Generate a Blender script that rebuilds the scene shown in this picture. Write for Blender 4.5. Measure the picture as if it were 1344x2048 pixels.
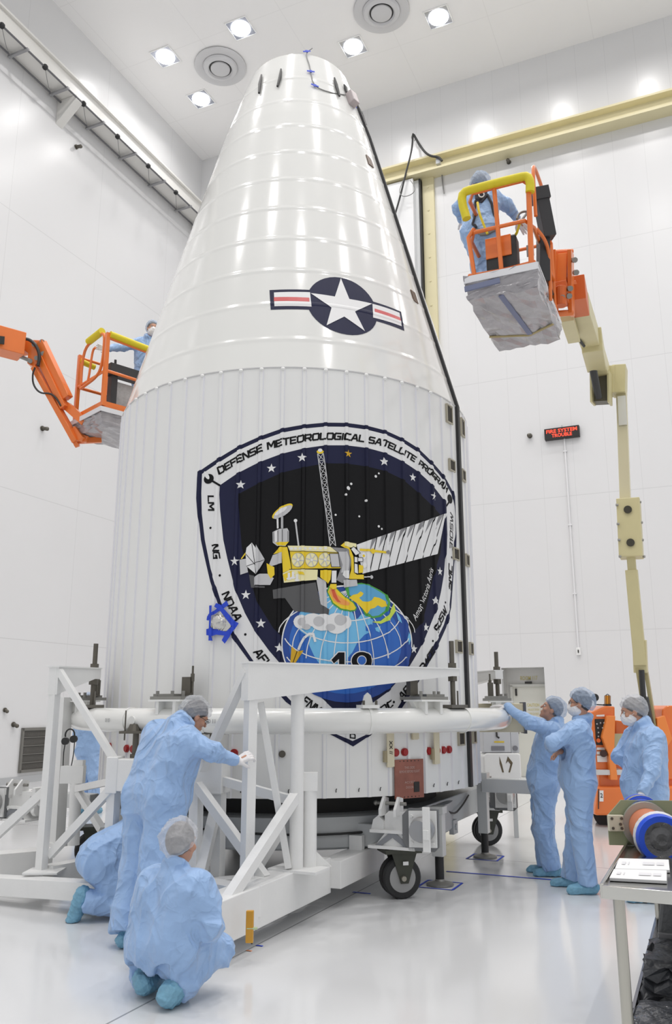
import bpy, bmesh, math, random
import numpy as np
from math import sin, cos, pi, radians, atan2, sqrt, hypot
from mathutils import Vector, Matrix

random.seed(7)
S = bpy.context.scene
COL = S.collection
for o in list(bpy.data.objects):
    bpy.data.objects.remove(o)

# ---------------------------------------------------------------- camera
FPX, PITCH, EYE = 1640.0, radians(13.3), 1.66
cam_d = bpy.data.cameras.new('camera')
cam = bpy.data.objects.new('camera', cam_d)
COL.objects.link(cam)
cam.location = (0, 0, EYE)
cam.rotation_euler = (pi / 2 + PITCH, 0, 0)
cam_d.sensor_fit = 'VERTICAL'
cam_d.sensor_height = 36.0
cam_d.lens = 36.0 * FPX / 2048.0
cam_d.clip_end = 200
S.camera = cam

# ---------------------------------------------------------------- view + world
S.view_settings.view_transform = 'Standard'
S.view_settings.look = 'None'
S.view_settings.exposure = 0.07
S.view_settings.gamma = 1.0
S.view_settings.use_curve_mapping = False
S.cycles.max_bounces = 8
S.cycles.diffuse_bounces = 5
S.cycles.glossy_bounces = 4
S.cycles.transparent_max_bounces = 12
S.cycles.caustics_reflective = False
S.cycles.caustics_refractive = False
S.cycles.sample_clamp_indirect = 4.0
world = bpy.data.worlds.new('hall_air')
S.world = world
world.use_nodes = True
world.node_tree.nodes['Background'].inputs[0].default_value = (0.985, 0.99, 1.0, 1)
world.node_tree.nodes['Background'].inputs[1].default_value = 0.69
LAMP_W = 43.0       # watts of a seen ceiling lamp; the added front rows get more
LAMP_COL = (1.0, 0.975, 0.96)

# room axes: D runs along the left wall, N points from it into the room
YAW = radians(24)
DV = Vector((sin(YAW), cos(YAW), 0))
NV = Vector((cos(YAW), -sin(YAW), 0))
NL, DB, CEIL = -14.07, 20.42, 19.7      # left wall, back wall, ceiling height
ROOM = Matrix(((NV.x, DV.x, 0, 0), (NV.y, DV.y, 0, 0), (0, 0, 1, 0), (0, 0, 0, 1)))
def rm(n, d, z=0.0):
    return NV * n + DV * d + Vector((0, 0, z))

# fairing axis
AX, AY, RC = -0.50, 9.73, 2.10
PROF = [(0.86, 2.10), (4.95, 2.10), (7.0, 1.545), (8.8, 1.055), (9.6, 0.80), (9.95, 0.68)]
def prof(z):
    if z <= PROF[0][0]: return PROF[0][1]
    for (z0, r0), (z1, r1) in zip(PROF, PROF[1:]):
        if z <= z1:
            return r0 + (r1 - r0) * (z - z0) / (z1 - z0)
    return PROF[-1][1]

# measured sight lines: where a photographed point lies in the place
def ray(x, y):
    u = (x - 672) / FPX; v = (1024 - y) / FPX
    return Vector((u, cos(PITCH) - v * sin(PITCH), sin(PITCH) + v * cos(PITCH)))
CAMP = Vector((0, 0, EYE))
def PY(x, y, Y):
    d = ray(x, y); return CAMP + d * (Y / d.y)
def PZ(x, y, z):
    d = ray(x, y); return CAMP + d * ((z - EYE) / d.z)
def PW(x, y, n=None, d=None):
    r = ray(x, y)
    if n is not None:
        return CAMP + r * ((n - CAMP.dot(NV)) / r.dot(NV))
    return CAMP + r * ((d - CAMP.dot(DV)) / r.dot(DV))
def PF(x, y, off=0.0):
    """point on the fairing skin -> (theta, z)"""
    d = ray(x, y)
    lo = None
    t0 = 5.0
    for i in range(400):
        t = 5.0 + i * 0.03
        p = CAMP + d * t
        if hypot(p.x - AX, p.y - AY) < prof(p.z) + off:
            lo = t; break
    if lo is None:
        t = -((CAMP.x - AX) * d.x + (CAMP.y - AY) * d.y) / (d.x ** 2 + d.y ** 2)
        p = CAMP + d * t
        return (atan2(p.x - AX, -(p.y - AY)), p.z)
    a, b = lo - 0.03, lo
    for i in range(25):
        m = (a + b) / 2; p = CAMP + d * m
        if hypot(p.x - AX, p.y - AY) < prof(p.z) + off: b = m
        else: a = m
    p = CAMP + d * b
    return (atan2(p.x - AX, -(p.y - AY)), p.z)
def pol(th, r, z):
    return Vector((AX + r * sin(th), AY - r * cos(th), z))

# ---------------------------------------------------------------- materials
MATS = {}
def mat(name, col, rough=0.5, metal=0.0, var=0.0, vscale=3.0, bump=0.0, bscale=40.0, emit=None, estr=1.0,
        alpha=None, coat=0.0, spec=None, sheen=0.0, aniso=None):
    if name in MATS: return MATS[name]
    m = bpy.data.materials.new(name); m.use_nodes = True
    nt = m.node_tree; b = nt.nodes['Principled BSDF']
    b.inputs['Base Color'].default_value = (*col, 1)
    b.inputs['Roughness'].default_value = rough
    b.inputs['Metallic'].default_value = metal
    if spec is not None: b.inputs['Specular IOR Level'].default_value = spec
    if coat: b.inputs['Coat Weight'].default_value = coat; b.inputs['Coat Roughness'].default_value = 0.05
    if sheen: b.inputs['Sheen Weight'].default_value = sheen
    if emit is not None:
        b.inputs['Emission Color'].default_value = (*emit, 1); b.inputs['Emission Strength'].default_value = estr
    if alpha is not None: b.inputs['Alpha'].default_value = alpha
    if var or bump:
        tc = nt.nodes.new('ShaderNodeTexCoord')
        mp = nt.nodes.new('ShaderNodeMapping')
        if aniso: mp.inputs['Scale'].default_value = aniso
        nt.links.new(tc.outputs['Object'], mp.inputs['Vector'])
    if var:
        n = nt.nodes.new('ShaderNodeTexNoise'); n.inputs['Scale'].default_value = vscale; n.inputs['Detail'].default_value = 4
        nt.links.new(mp.outputs[0], n.inputs['Vector'])
        mx = nt.nodes.new('ShaderNodeMix'); mx.data_type = 'RGBA'
        mx.inputs[6].default_value = (*[max(0, c * (1 - var)) for c in col], 1)
        mx.inputs[7].default_value = (*[min(1, c * (1 + var)) for c in col], 1)
        nt.links.new(n.outputs['Fac'], mx.inputs[0]); nt.links.new(mx.outputs[2], b.inputs['Base Color'])
    if bump:
        n2 = nt.nodes.new('ShaderNodeTexNoise'); n2.inputs['Scale'].default_value = bscale; n2.inputs['Detail'].default_value = 3
        nt.links.new(mp.outputs[0], n2.inputs['Vector'])
        bp = nt.nodes.new('ShaderNodeBump'); bp.inputs['Strength'].default_value = bump; bp.inputs['Distance'].default_value = 0.02
        nt.links.new(n2.outputs['Fac'], bp.inputs['Height']); nt.links.new(bp.outputs[0], b.inputs['Normal'])
    MATS[name] = m
    return m

def panel_mat(name, col, rough, ax_u, per_u, off_u, per_v, off_v, line=0.82, wu=0.012, wv=0.02, soft=0.0):
    """painted sheet panels with thin joints; ax_u: unit vector in world xy along the wall; per_v: height of a sheet"""
    m = bpy.data.materials.new(name); m.use_nodes = True
    nt = m.node_tree; b = nt.nodes['Principled BSDF']; L = nt.links.new
    b.inputs['Roughness'].default_value = rough
    g = nt.nodes.new('ShaderNodeNewGeometry')
    def stripe(vec, per, off, w):
        dp = nt.nodes.new('ShaderNodeVectorMath'); dp.operation = 'DOT_PRODUCT'; dp.inputs[1].default_value = vec
        L(g.outputs['Position'], dp.inputs[0])
        a = nt.nodes.new('ShaderNodeMath'); a.operation = 'SUBTRACT'; a.inputs[1].default_value = off - w / 2; L(dp.outputs['Value'], a.inputs[0])
        f = nt.nodes.new('ShaderNodeMath'); f.operation = 'FLOORED_MODULO'; f.inputs[1].default_value = per; L(a.outputs[0], f.inputs[0])
        c = nt.nodes.new('ShaderNodeMath'); c.operation = 'LESS_THAN'; c.inputs[1].default_value = w; L(f.outputs[0], c.inputs[0])
        return c
    s1 = stripe(ax_u[0], per_u, off_u, wu); s2 = stripe(ax_u[1], per_v, off_v, wv)
    mxm = nt.nodes.new('ShaderNodeMath'); mxm.operation = 'MAXIMUM'; L(s1.outputs[0], mxm.inputs[0]); L(s2.outputs[0], mxm.inputs[1])
    n = nt.nodes.new('ShaderNodeTexNoise'); n.inputs['Scale'].default_value = 0.5; n.inputs['Detail'].default_value = 3
    L(g.outputs['Position'], n.inputs['Vector'])
    m1 = nt.nodes.new('ShaderNodeMix'); m1.data_type = 'RGBA'
    m1.inputs[6].default_value = (*[c * 0.97 for c in col], 1); m1.inputs[7].default_value = (*[min(1, c * 1.02) for c in col], 1)
    L(n.outputs['Fac'], m1.inputs[0])
    m2 = nt.nodes.new('ShaderNodeMix'); m2.data_type = 'RGBA'; m2.inputs[7].default_value = (*[c * line for c in col], 1)
    L(mxm.outputs[0], m2.inputs[0]); L(m1.outputs[2], m2.inputs[6]); L(m2.outputs[2], b.inputs['Base Color'])
    MATS[name] = m
    return m

WHITE = mat('white_paint', (0.80, 0.80, 0.79), 0.35, var=0.03, vscale=6)
STEELW = mat('white_steel_paint', (0.77, 0.77, 0.76), 0.4, var=0.04, vscale=8, bump=0.05, bscale=60)
FAIRW = mat('fairing_paint', (0.79, 0.79, 0.775), 0.45, var=0.02, vscale=2)
NAVY = mat('navy_ink', (0.014, 0.016, 0.048), 0.5, spec=.2, var=0.12, vscale=3)
BLACK = mat('black_ink', (0.006, 0.006, 0.007), 0.5, spec=.18, var=0.1, vscale=3)
DKSTEEL = mat('dark_steel', (0.13, 0.12, 0.10), 0.45, 0.6, var=0.2, vscale=12)
MSTEEL = mat('machined_steel', (0.28, 0.275, 0.255), 0.4, 0.5, var=0.15, vscale=15)
GREYP = mat('grey_paint', (0.50, 0.515, 0.52), 0.45, var=0.05, vscale=5)
RUBBER = mat('black_rubber', (0.018, 0.018, 0.019), 0.6, var=0.2, vscale=10)
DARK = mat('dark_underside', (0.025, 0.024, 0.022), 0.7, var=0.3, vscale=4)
ORANGE = mat('orange_lift_paint', (0.76, 0.18, 0.03), 0.32, var=0.06, vscale=5, coat=0.3)
CREAM = mat('cream_boom_paint', (0.58, 0.52, 0.29), 0.4, var=0.06, vscale=4)
YELLOW = mat('yellow_foam', (0.70, 0.58, 0.02), 0.6, var=0.08, vscale=14, bump=0.1)
BEAMY = mat('yellow_beam_paint', (0.66, 0.60, 0.38), 0.45, var=0.05, vscale=2)
BLUETAPE = mat('blue_tape', (0.012, 0.055, 0.56), 0.5, var=0.15, vscale=30, bump=0.15)
FOIL = mat('silver_foil', (0.62, 0.61, 0.58), 0.3, 0.85, var=0.2, vscale=20, bump=0.7, bscale=22)
def cloth_mat(name, col):
    m = mat(name, col, 0.52, sheen=0.2, spec=.35); nt = m.node_tree; L = nt.links.new; b = nt.nodes['Principled BSDF']
    tc = nt.nodes.new('ShaderNodeTexCoord'); prev = None
    for sc, dis, dist, wgt in ((2.6, 1.6, 0.055, .65), (7.0, 1.2, 0.016, .5), (26.0, .4, 0.003, .25)):
        n = nt.nodes.new('ShaderNodeTexNoise'); n.inputs['Scale'].default_value = sc; n.inputs['Detail'].default_value = 1.5; n.inputs['Distortion'].default_value = dis
        L(tc.outputs['Object'], n.inputs['Vector'])
        s = nt.nodes.new('ShaderNodeMath'); s.operation = 'SUBTRACT'; s.inputs[1].default_value = .5; L(n.outputs['Fac'], s.inputs[0])
        a = nt.nodes.new('ShaderNodeMath'); a.operation = 'ABSOLUTE'; L(s.outputs[0], a.inputs[0])
        q = nt.nodes.new('ShaderNodeMath'); q.operation = 'MULTIPLY'; q.inputs[1].default_value = -4.0; L(a.outputs[0], q.inputs[0])
        e = nt.nodes.new('ShaderNodeMath'); e.operation = 'EXPONENT'; L(q.outputs[0], e.inputs[0])
        bp = nt.nodes.new('ShaderNodeBump'); bp.inputs['Strength'].default_value = wgt; bp.inputs['Distance'].default_value = dist
        L(e.outputs[0], bp.inputs['Height'])
        if prev is not None: L(prev.outputs[0], bp.inputs['Normal'])
        prev = bp
    L(prev.outputs[0], b.inputs['Normal'])
    return m
CLOTH = cloth_mat('blue_coverall_cloth', (0.30, 0.455, 0.72))
SKIN = mat('skin', (0.50, 0.26, 0.17), 0.5, var=0.1, vscale=25)
GLOVE = mat('white_glove', (0.74, 0.72, 0.72), 0.5, var=0.05, vscale=30, bump=0.2)
SHOEC = mat('blue_shoe_cover', (0.17, 0.37, 0.51), 0.55, var=0.28, vscale=22, bump=0.6, bscale=34)
SHOEB = mat('black_shoe', (0.02, 0.02, 0.025), 0.5)
HAIRD = mat('dark_hair', (0.06, 0.05, 0.045), 0.7, var=0.3, vscale=40)
HAIRG = mat('grey_hair', (0.16, 0.145, 0.135), 0.7, var=0.3, vscale=40)
STAINL = mat('stainless_sheet', (0.60, 0.60, 0.57), 0.2, 1.0, var=0.06, vscale=4)
RED = mat('red_plug', (0.33, 0.012, 0.012), 0.4, var=0.1, vscale=20)
BEIGE = mat('beige_bracket_paint', (0.66, 0.60, 0.44), 0.5, var=0.05)
PAPER = mat('white_paper', (0.80, 0.80, 0.80), 0.7)
WIRE = mat('black_cable', (0.02, 0.02, 0.02), 0.5)
GREYW = mat('grey_cable', (0.22, 0.22, 0.22), 0.5)

# ---------------------------------------------------------------- mesh builder
def perp(v):
    v = v.normalized()
    a = Vector((0, 0, 1)) if abs(v.z) < 0.95 else Vector((1, 0, 0))
    x = v.cross(a).normalized(); return x, x.cross(v).normalized()   # side, up
class MB:
    def __init__(s): s.v = []; s.f = []; s.m = []; s.mi = 0; s.cuts = []
    def add(s, vs, fs):
        b = len(s.v); s.cuts.append((b, len(s.f))); s.v += [Vector(v) for v in vs]; s.f += [tuple(b + i for i in f) for f in fs]; s.m += [s.mi] * len(fs)
        return s
    def box(s, c, size, R=None):
        c = Vector(c); hx, hy, hz = [q / 2 for q in size]
        vs = [Vector((x, y, z)) for z in (-hz, hz) for y in (-hy, hy) for x in (-hx, hx)]
        if R is not None: vs = [R @ v for v in vs]
        return s.add([c + v for v in vs], [(0, 2, 3, 1), (4, 5, 7, 6), (0, 1, 5, 4), (2, 6, 7, 3), (0, 4, 6, 2), (1, 3, 7, 5)])
    def rbox(s, c, size):               # box aligned with the room axes (size: n, d, z)
        return s.box(c, size, ROOM.to_3x3())
    def beam(s, a, b, w, h, up=None, w2=None, h2=None):
        a = Vector(a); b = Vector(b); d = (b - a).normalized()
        if up is None:
            x, y = perp(d)
        else:
            x = d.cross(Vector(up)).normalized(); y = x.cross(d).normalized()
        w2 = w if w2 is None else w2; h2 = h if h2 is None else h2
        vs = []
        for p, ww, hh in ((a, w, h), (b, w2, h2)):
            vs += [p - x * ww / 2 - y * hh / 2, p + x * ww / 2 - y * hh / 2, p + x * ww / 2 + y * hh / 2, p - x * ww / 2 + y * hh / 2]
        return s.add(vs, [(3, 2, 1, 0), (4, 5, 6, 7), (0, 1, 5, 4), (1, 2, 6, 5), (2, 3, 7, 6), (3, 0, 4, 7)])
    def cyl(s, a, b, r, r2=None, n=20, caps=True):
        a = Vector(a); b = Vector(b); r2 = r if r2 is None else r2; x, y = perp(b - a)
        vs = []
        for p, q in ((a, r), (b, r2)):
            vs += [p + (x * cos(t) + y * sin(t)) * q for t in (2 * pi * i / n for i in range(n))]
        fs = [(i, (i + 1) % n, n + (i + 1) % n, n + i) for i in range(n)]
        if caps: fs += [tuple(range(n - 1, -1, -1)), tuple(range(n, 2 * n))]
        return s.add(vs, fs)
    def tube(s, pts, r, n=8, closed=False, smooth=0):
        pts = [Vector(p) for p in pts]
        for _ in range(smooth):
            q = []
            m = len(pts)
            for i in range(m if closed else m - 1):
                a, b = pts[i], pts[(i + 1) % m]
                q += [a * .75 + b * .25, a * .25 + b * .75]
            if not closed: q = [pts[0]] + q + [pts[-1]]
            pts = q
        m = len(pts); rings = []
        px = None
        for i, p in enumerate(pts):
            if closed: t = pts[(i + 1) % m] - pts[i - 1]
            else: t = pts[min(i + 1, m - 1)] - pts[max(i - 1, 0)]
            t.normalize()
            if px is None: x, y = perp(t)
            else:
                x = (px - t * px.dot(t))
                if x.length < 1e-5: x, y = perp(t)
                x.normalize(); y = x.cross(t)
            px = x
            rr = r[i] if isinstance(r, (list, tuple)) else r
            rings.append([p + (x * cos(a) + y * sin(a)) * rr for a in (2 * pi * k / n for k in range(n))])
        vs = [v for R in rings for v in R]; fs = []
        for i in range(m if closed else m - 1):
            j = (i + 1) % m
            for k in range(n):
                l = (k + 1) % n
                fs.append((i * n + k, i * n + l, j * n + l, j * n + k))
        if not closed: fs += [tuple(range(n - 1, -1, -1)), tuple((m - 1) * n + k for k in range(n))]
        return s.add(vs, fs)
    def prism(s, pts, thick):            # planar polygon extruded by the vector thick
        pts = [Vector(p) for p in pts]; t = Vector(thick); n = len(pts)
        return s.add(pts + [p + t for p in pts], [tuple(range(n - 1, -1, -1)), tuple(range(n, 2 * n))] + [(i, (i + 1) % n, n + (i + 1) % n, n + i) for i in range(n)])
    def ball(s, c, r, seg=14, R=None):
        c = Vector(c); r = (r, r, r) if not isinstance(r, (tuple, list)) else r
        rings = seg // 2; vs = []; fs = []
        for i in range(1, rings):
            a = pi * i / rings
            for k in range(seg):
                b = 2 * pi * k / seg
                v = Vector((r[0] * sin(a) * cos(b), r[1] * sin(a) * sin(b), r[2] * cos(a)))
                vs.append(c + (R @ v if R is not None else v))
        top = Vector((0, 0, r[2])); top = R @ top if R is not None else top
        vs += [c + top, c - top]; T = len(vs) - 2; B = T + 1
        for i in range(rings - 2):
            for k in range(seg):
                l = (k + 1) % seg; fs.append((i * seg + k, (i + 1) * seg + k, (i + 1) * seg + l, i * seg + l))
        for k in range(seg):
            l = (k + 1) % seg; fs.append((T, k, l)); fs.append((B, (rings - 2) * seg + l, (rings - 2) * seg + k))
        return s.add(vs, fs)
    def lathe(s, c, prf, n=32, axis=None, x=None):   # prf: (r, h) list along axis
        c = Vector(c); ax = Vector(axis or (0, 0, 1)).normalized(); X, Y = perp(ax)
        vs = []
        for r, h in prf: vs += [c + ax * h + (X * cos(2 * pi * k / n) + Y * sin(2 * pi * k / n)) * r for k in range(n)]
        fs = []
        for i in range(len(prf) - 1):
            for k in range(n):
                l = (k + 1) % n; fs.append((i * n + k, i * n + l, (i + 1) * n + l, (i + 1) * n + k))
        return s.add(vs, fs)
    def each(s, name, mats, parent=None, **k):      # every shape added becomes an object of its own
        out = []; cs = s.cuts + [(len(s.v), len(s.f))]
        for (v0, f0), (v1, f1) in zip(cs, cs[1:]):
            q = MB(); q.v = s.v[v0:v1]; q.f = [tuple(i - v0 for i in f) for f in s.f[f0:f1]]; q.m = s.m[f0:f1]
            out.append(q.build(name, mats, parent, **k))
        return out
    def build(s, name, mats, parent=None, smooth=False, bevel=0.0, recalc=True, org=None):
        me = bpy.data.meshes.new(name)
        o0 = world_loc(parent) if parent is not None else (Vector(org) if org is not None else Vector((0, 0, 0)))
        me.from_pydata([tuple(v - o0) for v in s.v], [], s.f)
        for m in (mats if isinstance(mats, (list, tuple)) else [mats]): me.materials.append(m)
        if any(s.m): me.polygons.foreach_set('material_index', s.m)
        if recalc:
            bm = bmesh.new(); bm.from_mesh(me); bmesh.ops.recalc_face_normals(bm, faces=bm.faces); bm.to_mesh(me); bm.free()
        if smooth: 
            me.polygons.foreach_set('use_smooth', [True] * len(me.polygons))
            try: me.set_sharp_from_angle(angle=radians(38))
            except Exception: pass
        o = bpy.data.objects.new(name, me); COL.objects.link(o)
        if parent is not None: o.parent = parent
        else: o.location = o0
        if bevel:
            md = o.modifiers.new('bevel', 'BEVEL'); md.width = bevel; md.segments = 2; md.limit_method = 'ANGLE'
        return o
def world_loc(o):
    p = Vector((0, 0, 0))
    while o is not None: p = p + o.location; o = o.parent
    return p
def thing(name, label, cat, loc, group=None):
    o = bpy.data.objects.new(name, None); COL.objects.link(o); o.location = loc; o.empty_display_size = 0.1
    o['label'] = label; o['category'] = cat
    if group: o['group'] = group
    return o
def tag(o, label, cat, group=None, kind=None):
    if label: o['label'] = label
    if cat: o['category'] = cat
    if group: o['group'] = group
    if kind: o['kind'] = kind
    return o
def struct(o, label=None):
    o['kind'] = 'structure'
    if label: o['label'] = label
    return o
def dup(root, delta, label=None):
    r = root.copy(); COL.objects.link(r); r.location = root.location + Vector(delta)
    if label: r['label'] = label
    for ch in list(root.children):
        c = ch.copy(); COL.objects.link(c); c.parent = r
        for g in list(ch.children):
            d = g.copy(); COL.objects.link(d); d.parent = c
    return r

# flat lettering as 2-D triangles (built-in typeface)
_TC = {}
def letters(txt, bold=0.0, shear=0.0, space=1.0):
    k = (txt, bold, shear, space)
    if k in _TC: return _TC[k]
    cu = bpy.data.curves.new('t', 'FONT'); cu.body = txt; cu.size = 1.0; cu.offset = bold; cu.shear = shear
    cu.space_character = space; cu.resolution_u = 3; cu.fill_mode = 'FRONT'
    ob = bpy.data.objects.new('t', cu); COL.objects.link(ob)
    bpy.context.view_layer.update()
    me = bpy.data.meshes.new_from_object(ob.evaluated_get(bpy.context.evaluated_depsgraph_get()))
    v = [(p.co.x, p.co.y) for p in me.vertices]; f = [tuple(p.vertices) for p in me.polygons]
    bpy.data.objects.remove(ob); bpy.data.curves.remove(cu); bpy.data.meshes.remove(me)
    x0 = min(p[0] for p in v); x1 = max(p[0] for p in v); y0 = min(p[1] for p in v); y1 = max(p[1] for p in v)
    r = ([(p[0] - x0, p[1] - y0) for p in v], f, x1 - x0, y1 - y0)
    _TC[k] = r
    return r
def flat_text(mb, txt, c, right, up, height, width=None, bold=0.0, shear=0.0, lift=0.002):
    v, f, w, h = letters(txt, bold, shear); right = Vector(right).normalized(); up = Vector(up).normalized(); nrm = right.cross(up)
    sy = height / h; sx = sy if width is None else width / w
    mb.add([Vector(c) + right * ((x - w / 2) * sx) + up * ((y - h / 2) * sy) + nrm * lift for x, y in v], f)

# block letters drawn as strokes (wide sans capitals), box 1 high
_SG = {'A': (.95, [[(0, 0), (.40, 1), (.60, 1), (.92, 0)], [(.17, .33), (.76, .33)]]), 'C': (.85, [[(.85, 1), (.12, 1), (0, .86), (0, .14), (.12, 0), (.85, 0)]]),
 'D': (.88, [[(0, 0), (0, 1), (.70, 1), (.86, .84), (.86, .16), (.70, 0), (0, 0)]]), 'E': (.78, [[(.76, 1), (0, 1), (0, 0), (.76, 0)], [(0, .5), (.68, .5)]]),
 'F': (.76, [[(.76, 1), (0, 1), (0, 0)], [(0, .5), (.66, .5)]]), 'G': (.88, [[(.86, 1), (.12, 1), (0, .86), (0, .14), (.12, 0), (.86, 0), (.86, .48), (.46, .48)]]),
 'I': (.12, [[(.05, 0), (.05, 1)]]), 'L': (.72, [[(0, 1), (0, 0), (.72, 0)]]), 'M': (1.05, [[(0, 0), (0, 1), (.14, 1), (.52, .30), (.90, 1), (1.04, 1), (1.04, 0)]]),
 'N': (.88, [[(0, 0), (0, 1), (.12, 1), (.76, 0), (.88, 0), (.88, 1)]]), 'O': (.90, [[(.12, 0), (0, .14), (0, .86), (.12, 1), (.76, 1), (.88, .86), (.88, .14), (.76, 0), (.12, 0)]]),
 'P': (.82, [[(0, 0), (0, 1), (.70, 1), (.82, .88), (.82, .54), (.70, .42), (0, .42)]]), 'R': (.86, [[(0, 0), (0, 1), (.70, 1), (.82, .88), (.82, .56), (.70, .44), (0, .44)], [(.46, .44), (.84, 0)]]),
 'S': (.84, [[(.82, 1), (.10, 1), (0, .90), (0, .62), (.10, .52), (.72, .50), (.83, .40), (.83, .10), (.72, 0), (0, 0)]]), 'T': (.82, [[(0, 1), (.82, 1)], [(.41, 1), (.41, 0)]]),
 'W': (1.2, [[(0, 1), (.26, 0), (.38, 0), (.60, .85), (.82, 0), (.94, 0), (1.2, 1)]]), 'V': (.9, [[(0, 1), (.38, 0), (.52, 0), (.9, 1)]]),
 '0': (.88, [[(.12, 0), (0, .14), (0, .86), (.12, 1), (.74, 1), (.86, .86), (.86, .14), (.74, 0), (.12, 0)]]), '1': (.3, [[(0, .8), (.25, 1), (.25, 0)]]),
 '3': (.8, [[(0, 1), (.8, 1), (.8, 0), (0, 0)], [(.2, .5), (.8, .5)]]), '5': (.8, [[(.8, 1), (0, 1), (0, .54), (.7, .54), (.8, .44), (.8, .1), (.7, 0), (0, 0)]]), ' ': (.36, [])}
def block(txt, wt=.2, shear=.15, gap=.30):
    V = []; F = []; x = 0
    for ch in txt:
        w, st = _SG[ch]
        for s in st:
            for a, b in zip(s, s[1:]):
                dx, dy = b[0] - a[0], b[1] - a[1]; L = hypot(dx, dy); ex, ey = dx / L * wt * .42, dy / L * wt * .42; nx, ny = -dy / L * wt / 2, dx / L * wt / 2
                k = len(V)
                for px, py in ((a[0] - ex + nx, a[1] - ey + ny), (b[0] + ex + nx, b[1] + ey + ny), (b[0] + ex - nx, b[1] + ey - ny), (a[0] - ex - nx, a[1] - ey - ny)):
                    V.append((x + px * 1.12 + py * shear, py))
                F.append((k + 3, k + 2, k + 1, k))
        x += w * 1.12 + gap
    x0 = min(v[0] for v in V); y0 = min(v[1] for v in V); x1 = max(v[0] for v in V); y1 = max(v[1] for v in V)
    return [(a - x0, b - y0) for a, b in V], F, x1 - x0, y1 - y0
# ================================================================ ceiling lights of the hall, seen and added
def lamp(n, d, power=LAMP_W, size=0.5):
    l = bpy.data.lights.new('ceiling_area_light', 'AREA'); l.shape = 'DISK'; l.size = size; l.energy = power; l.spread = radians(140); l.color = LAMP_COL
    o = bpy.data.objects.new('ceiling_area_light', l); COL.objects.link(o)
    o.location = rm(n, d, CEIL - 0.06)
    return o
SEEN = [(-12.5, 16.1), (-12.5, 17.94), (-10.02, 16.1), (-7.46, 17.94), (-4.97, 17.94)]
LR = [(-12.5 + 2.5 * i, dd, 1.0) for dd in (17.94, 16.1) for i in range(9)] + [(-10 + 5 * i, dd, 3.2) for dd in (11.0, 6.0, 1.0) for i in range(4)]
for n, d, k in LR:
    if not any(abs(n - a) < 0.2 and abs(d - b) < 0.2 for a, b in SEEN):
        lamp(n, d, LAMP_W * k)  # unseen light without a fixture, added to light the hall

# ================================================================ room shell
WALLM = panel_mat('wall_panels_left', (0.70, 0.70, 0.705), 0.26, ((DV.x, DV.y, 0), (0, 0, 1)), 3.05, 12.6, 3.33, 13.1, 0.86)
WALLB = panel_mat('wall_panels_back', (0.70, 0.70, 0.705), 0.26, ((NV.x, NV.y, 0), (0, 0, 1)), 0.779, -0.23, 3.355, 3.39, 0.88, wu=0.010)
CEILM = panel_mat('ceiling_panels', (0.87, 0.865, 0.86), 0.45, ((NV.x, NV.y, 0), (DV.x, DV.y, 0)), 2.5, -11.25, 2.45, 16.0, 0.93, wu=0.02)
FLOORM = panel_mat('epoxy_floor', (0.66, 0.665, 0.67), 0.13, ((NV.x, NV.y, 0), (DV.x, DV.y, 0)), 6.1, -3.12, 9.2, 0.4, 0.45, wu=0.014, wv=0.014)
D0, N1 = -6.0, 9.5
m = MB(); m.rbox(rm((NL + N1) / 2, (D0 + DB) / 2, -0.1), (N1 - NL + .6, DB - D0 + .3, 0.2)); struct(m.build('floor', FLOORM))
m = MB(); m.rbox(rm(NL - 0.15, (D0 + DB) / 2, CEIL / 2), (0.3, DB - D0, CEIL)); struct(m.build('wall_left', WALLM))
DRN0, DRN1, DRZ = -4.64, -3.60, 2.57         # recess of the personnel door
m = MB()
m.rbox(rm((NL + DRN0) / 2, DB + 0.15, CEIL / 2), (DRN0 - NL, 0.3, CEIL))
m.rbox(rm((DRN1 + N1) / 2, DB + 0.15, CEIL / 2), (N1 - DRN1, 0.3, CEIL))
m.rbox(rm((DRN0 + DRN1) / 2, DB + 0.15, (CEIL + DRZ) / 2), (DRN1 - DRN0, 0.3, CEIL - DRZ))
struct(m.build('wall_back', WALLB))
m = MB(); m.rbox(rm((NL + N1) / 2, (D0 + DB) / 2, CEIL + 0.15), (N1 - NL + .6, DB - D0 + .3, 0.3))
struct(m.build('ceiling', CEILM))
BASEG = mat('grey_cove_base', (0.46, 0.47, 0.48), 0.35)
m = MB(); m.rbox(rm(NL + 0.012, (D0 + DB) / 2, 0.075), (0.024, DB - D0, 0.15)); struct(m.build('baseboard_left', BASEG))
m = MB(); m.rbox(rm((DRN1 + N1) / 2, DB - 0.012, 0.075), (N1 - DRN1, 0.024, 0.15)); m.rbox(rm((NL + DRN0) / 2, DB - 0.012, 0.075), (DRN0 - NL, 0.024, 0.15))
struct(m.build('baseboard_back', BASEG))

# crane girder ledge along the left wall, with its brackets
LEDGE = mat('ledge_paint', (0.72, 0.71, 0.68), 0.4, var=0.03)
m = MB()
m.rbox(rm(NL + 0.20, (D0 + DB) / 2, 17.30), (0.40, DB - D0, 0.55))
m.rbox(rm(NL + 0.24, (D0 + DB) / 2, 17.60), (0.48, DB - D0, 0.06))
m.rbox(rm(NL + 0.26, (D0 + DB) / 2, 17.00), (0.52, DB - D0, 0.05))
for dd in (1.5, 7.7, 13.9, 20.1):
    p = rm(NL, dd, 0)
    m.prism([rm(NL, dd - .12, 16.97), rm(NL + .62, dd - .12, 16.97), rm(NL + .62, dd - .12, 16.85), rm(NL, dd - .12, 16.3)], DV * 0.24)
struct(m.build('trim_1', LEDGE, bevel=0.01))
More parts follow.
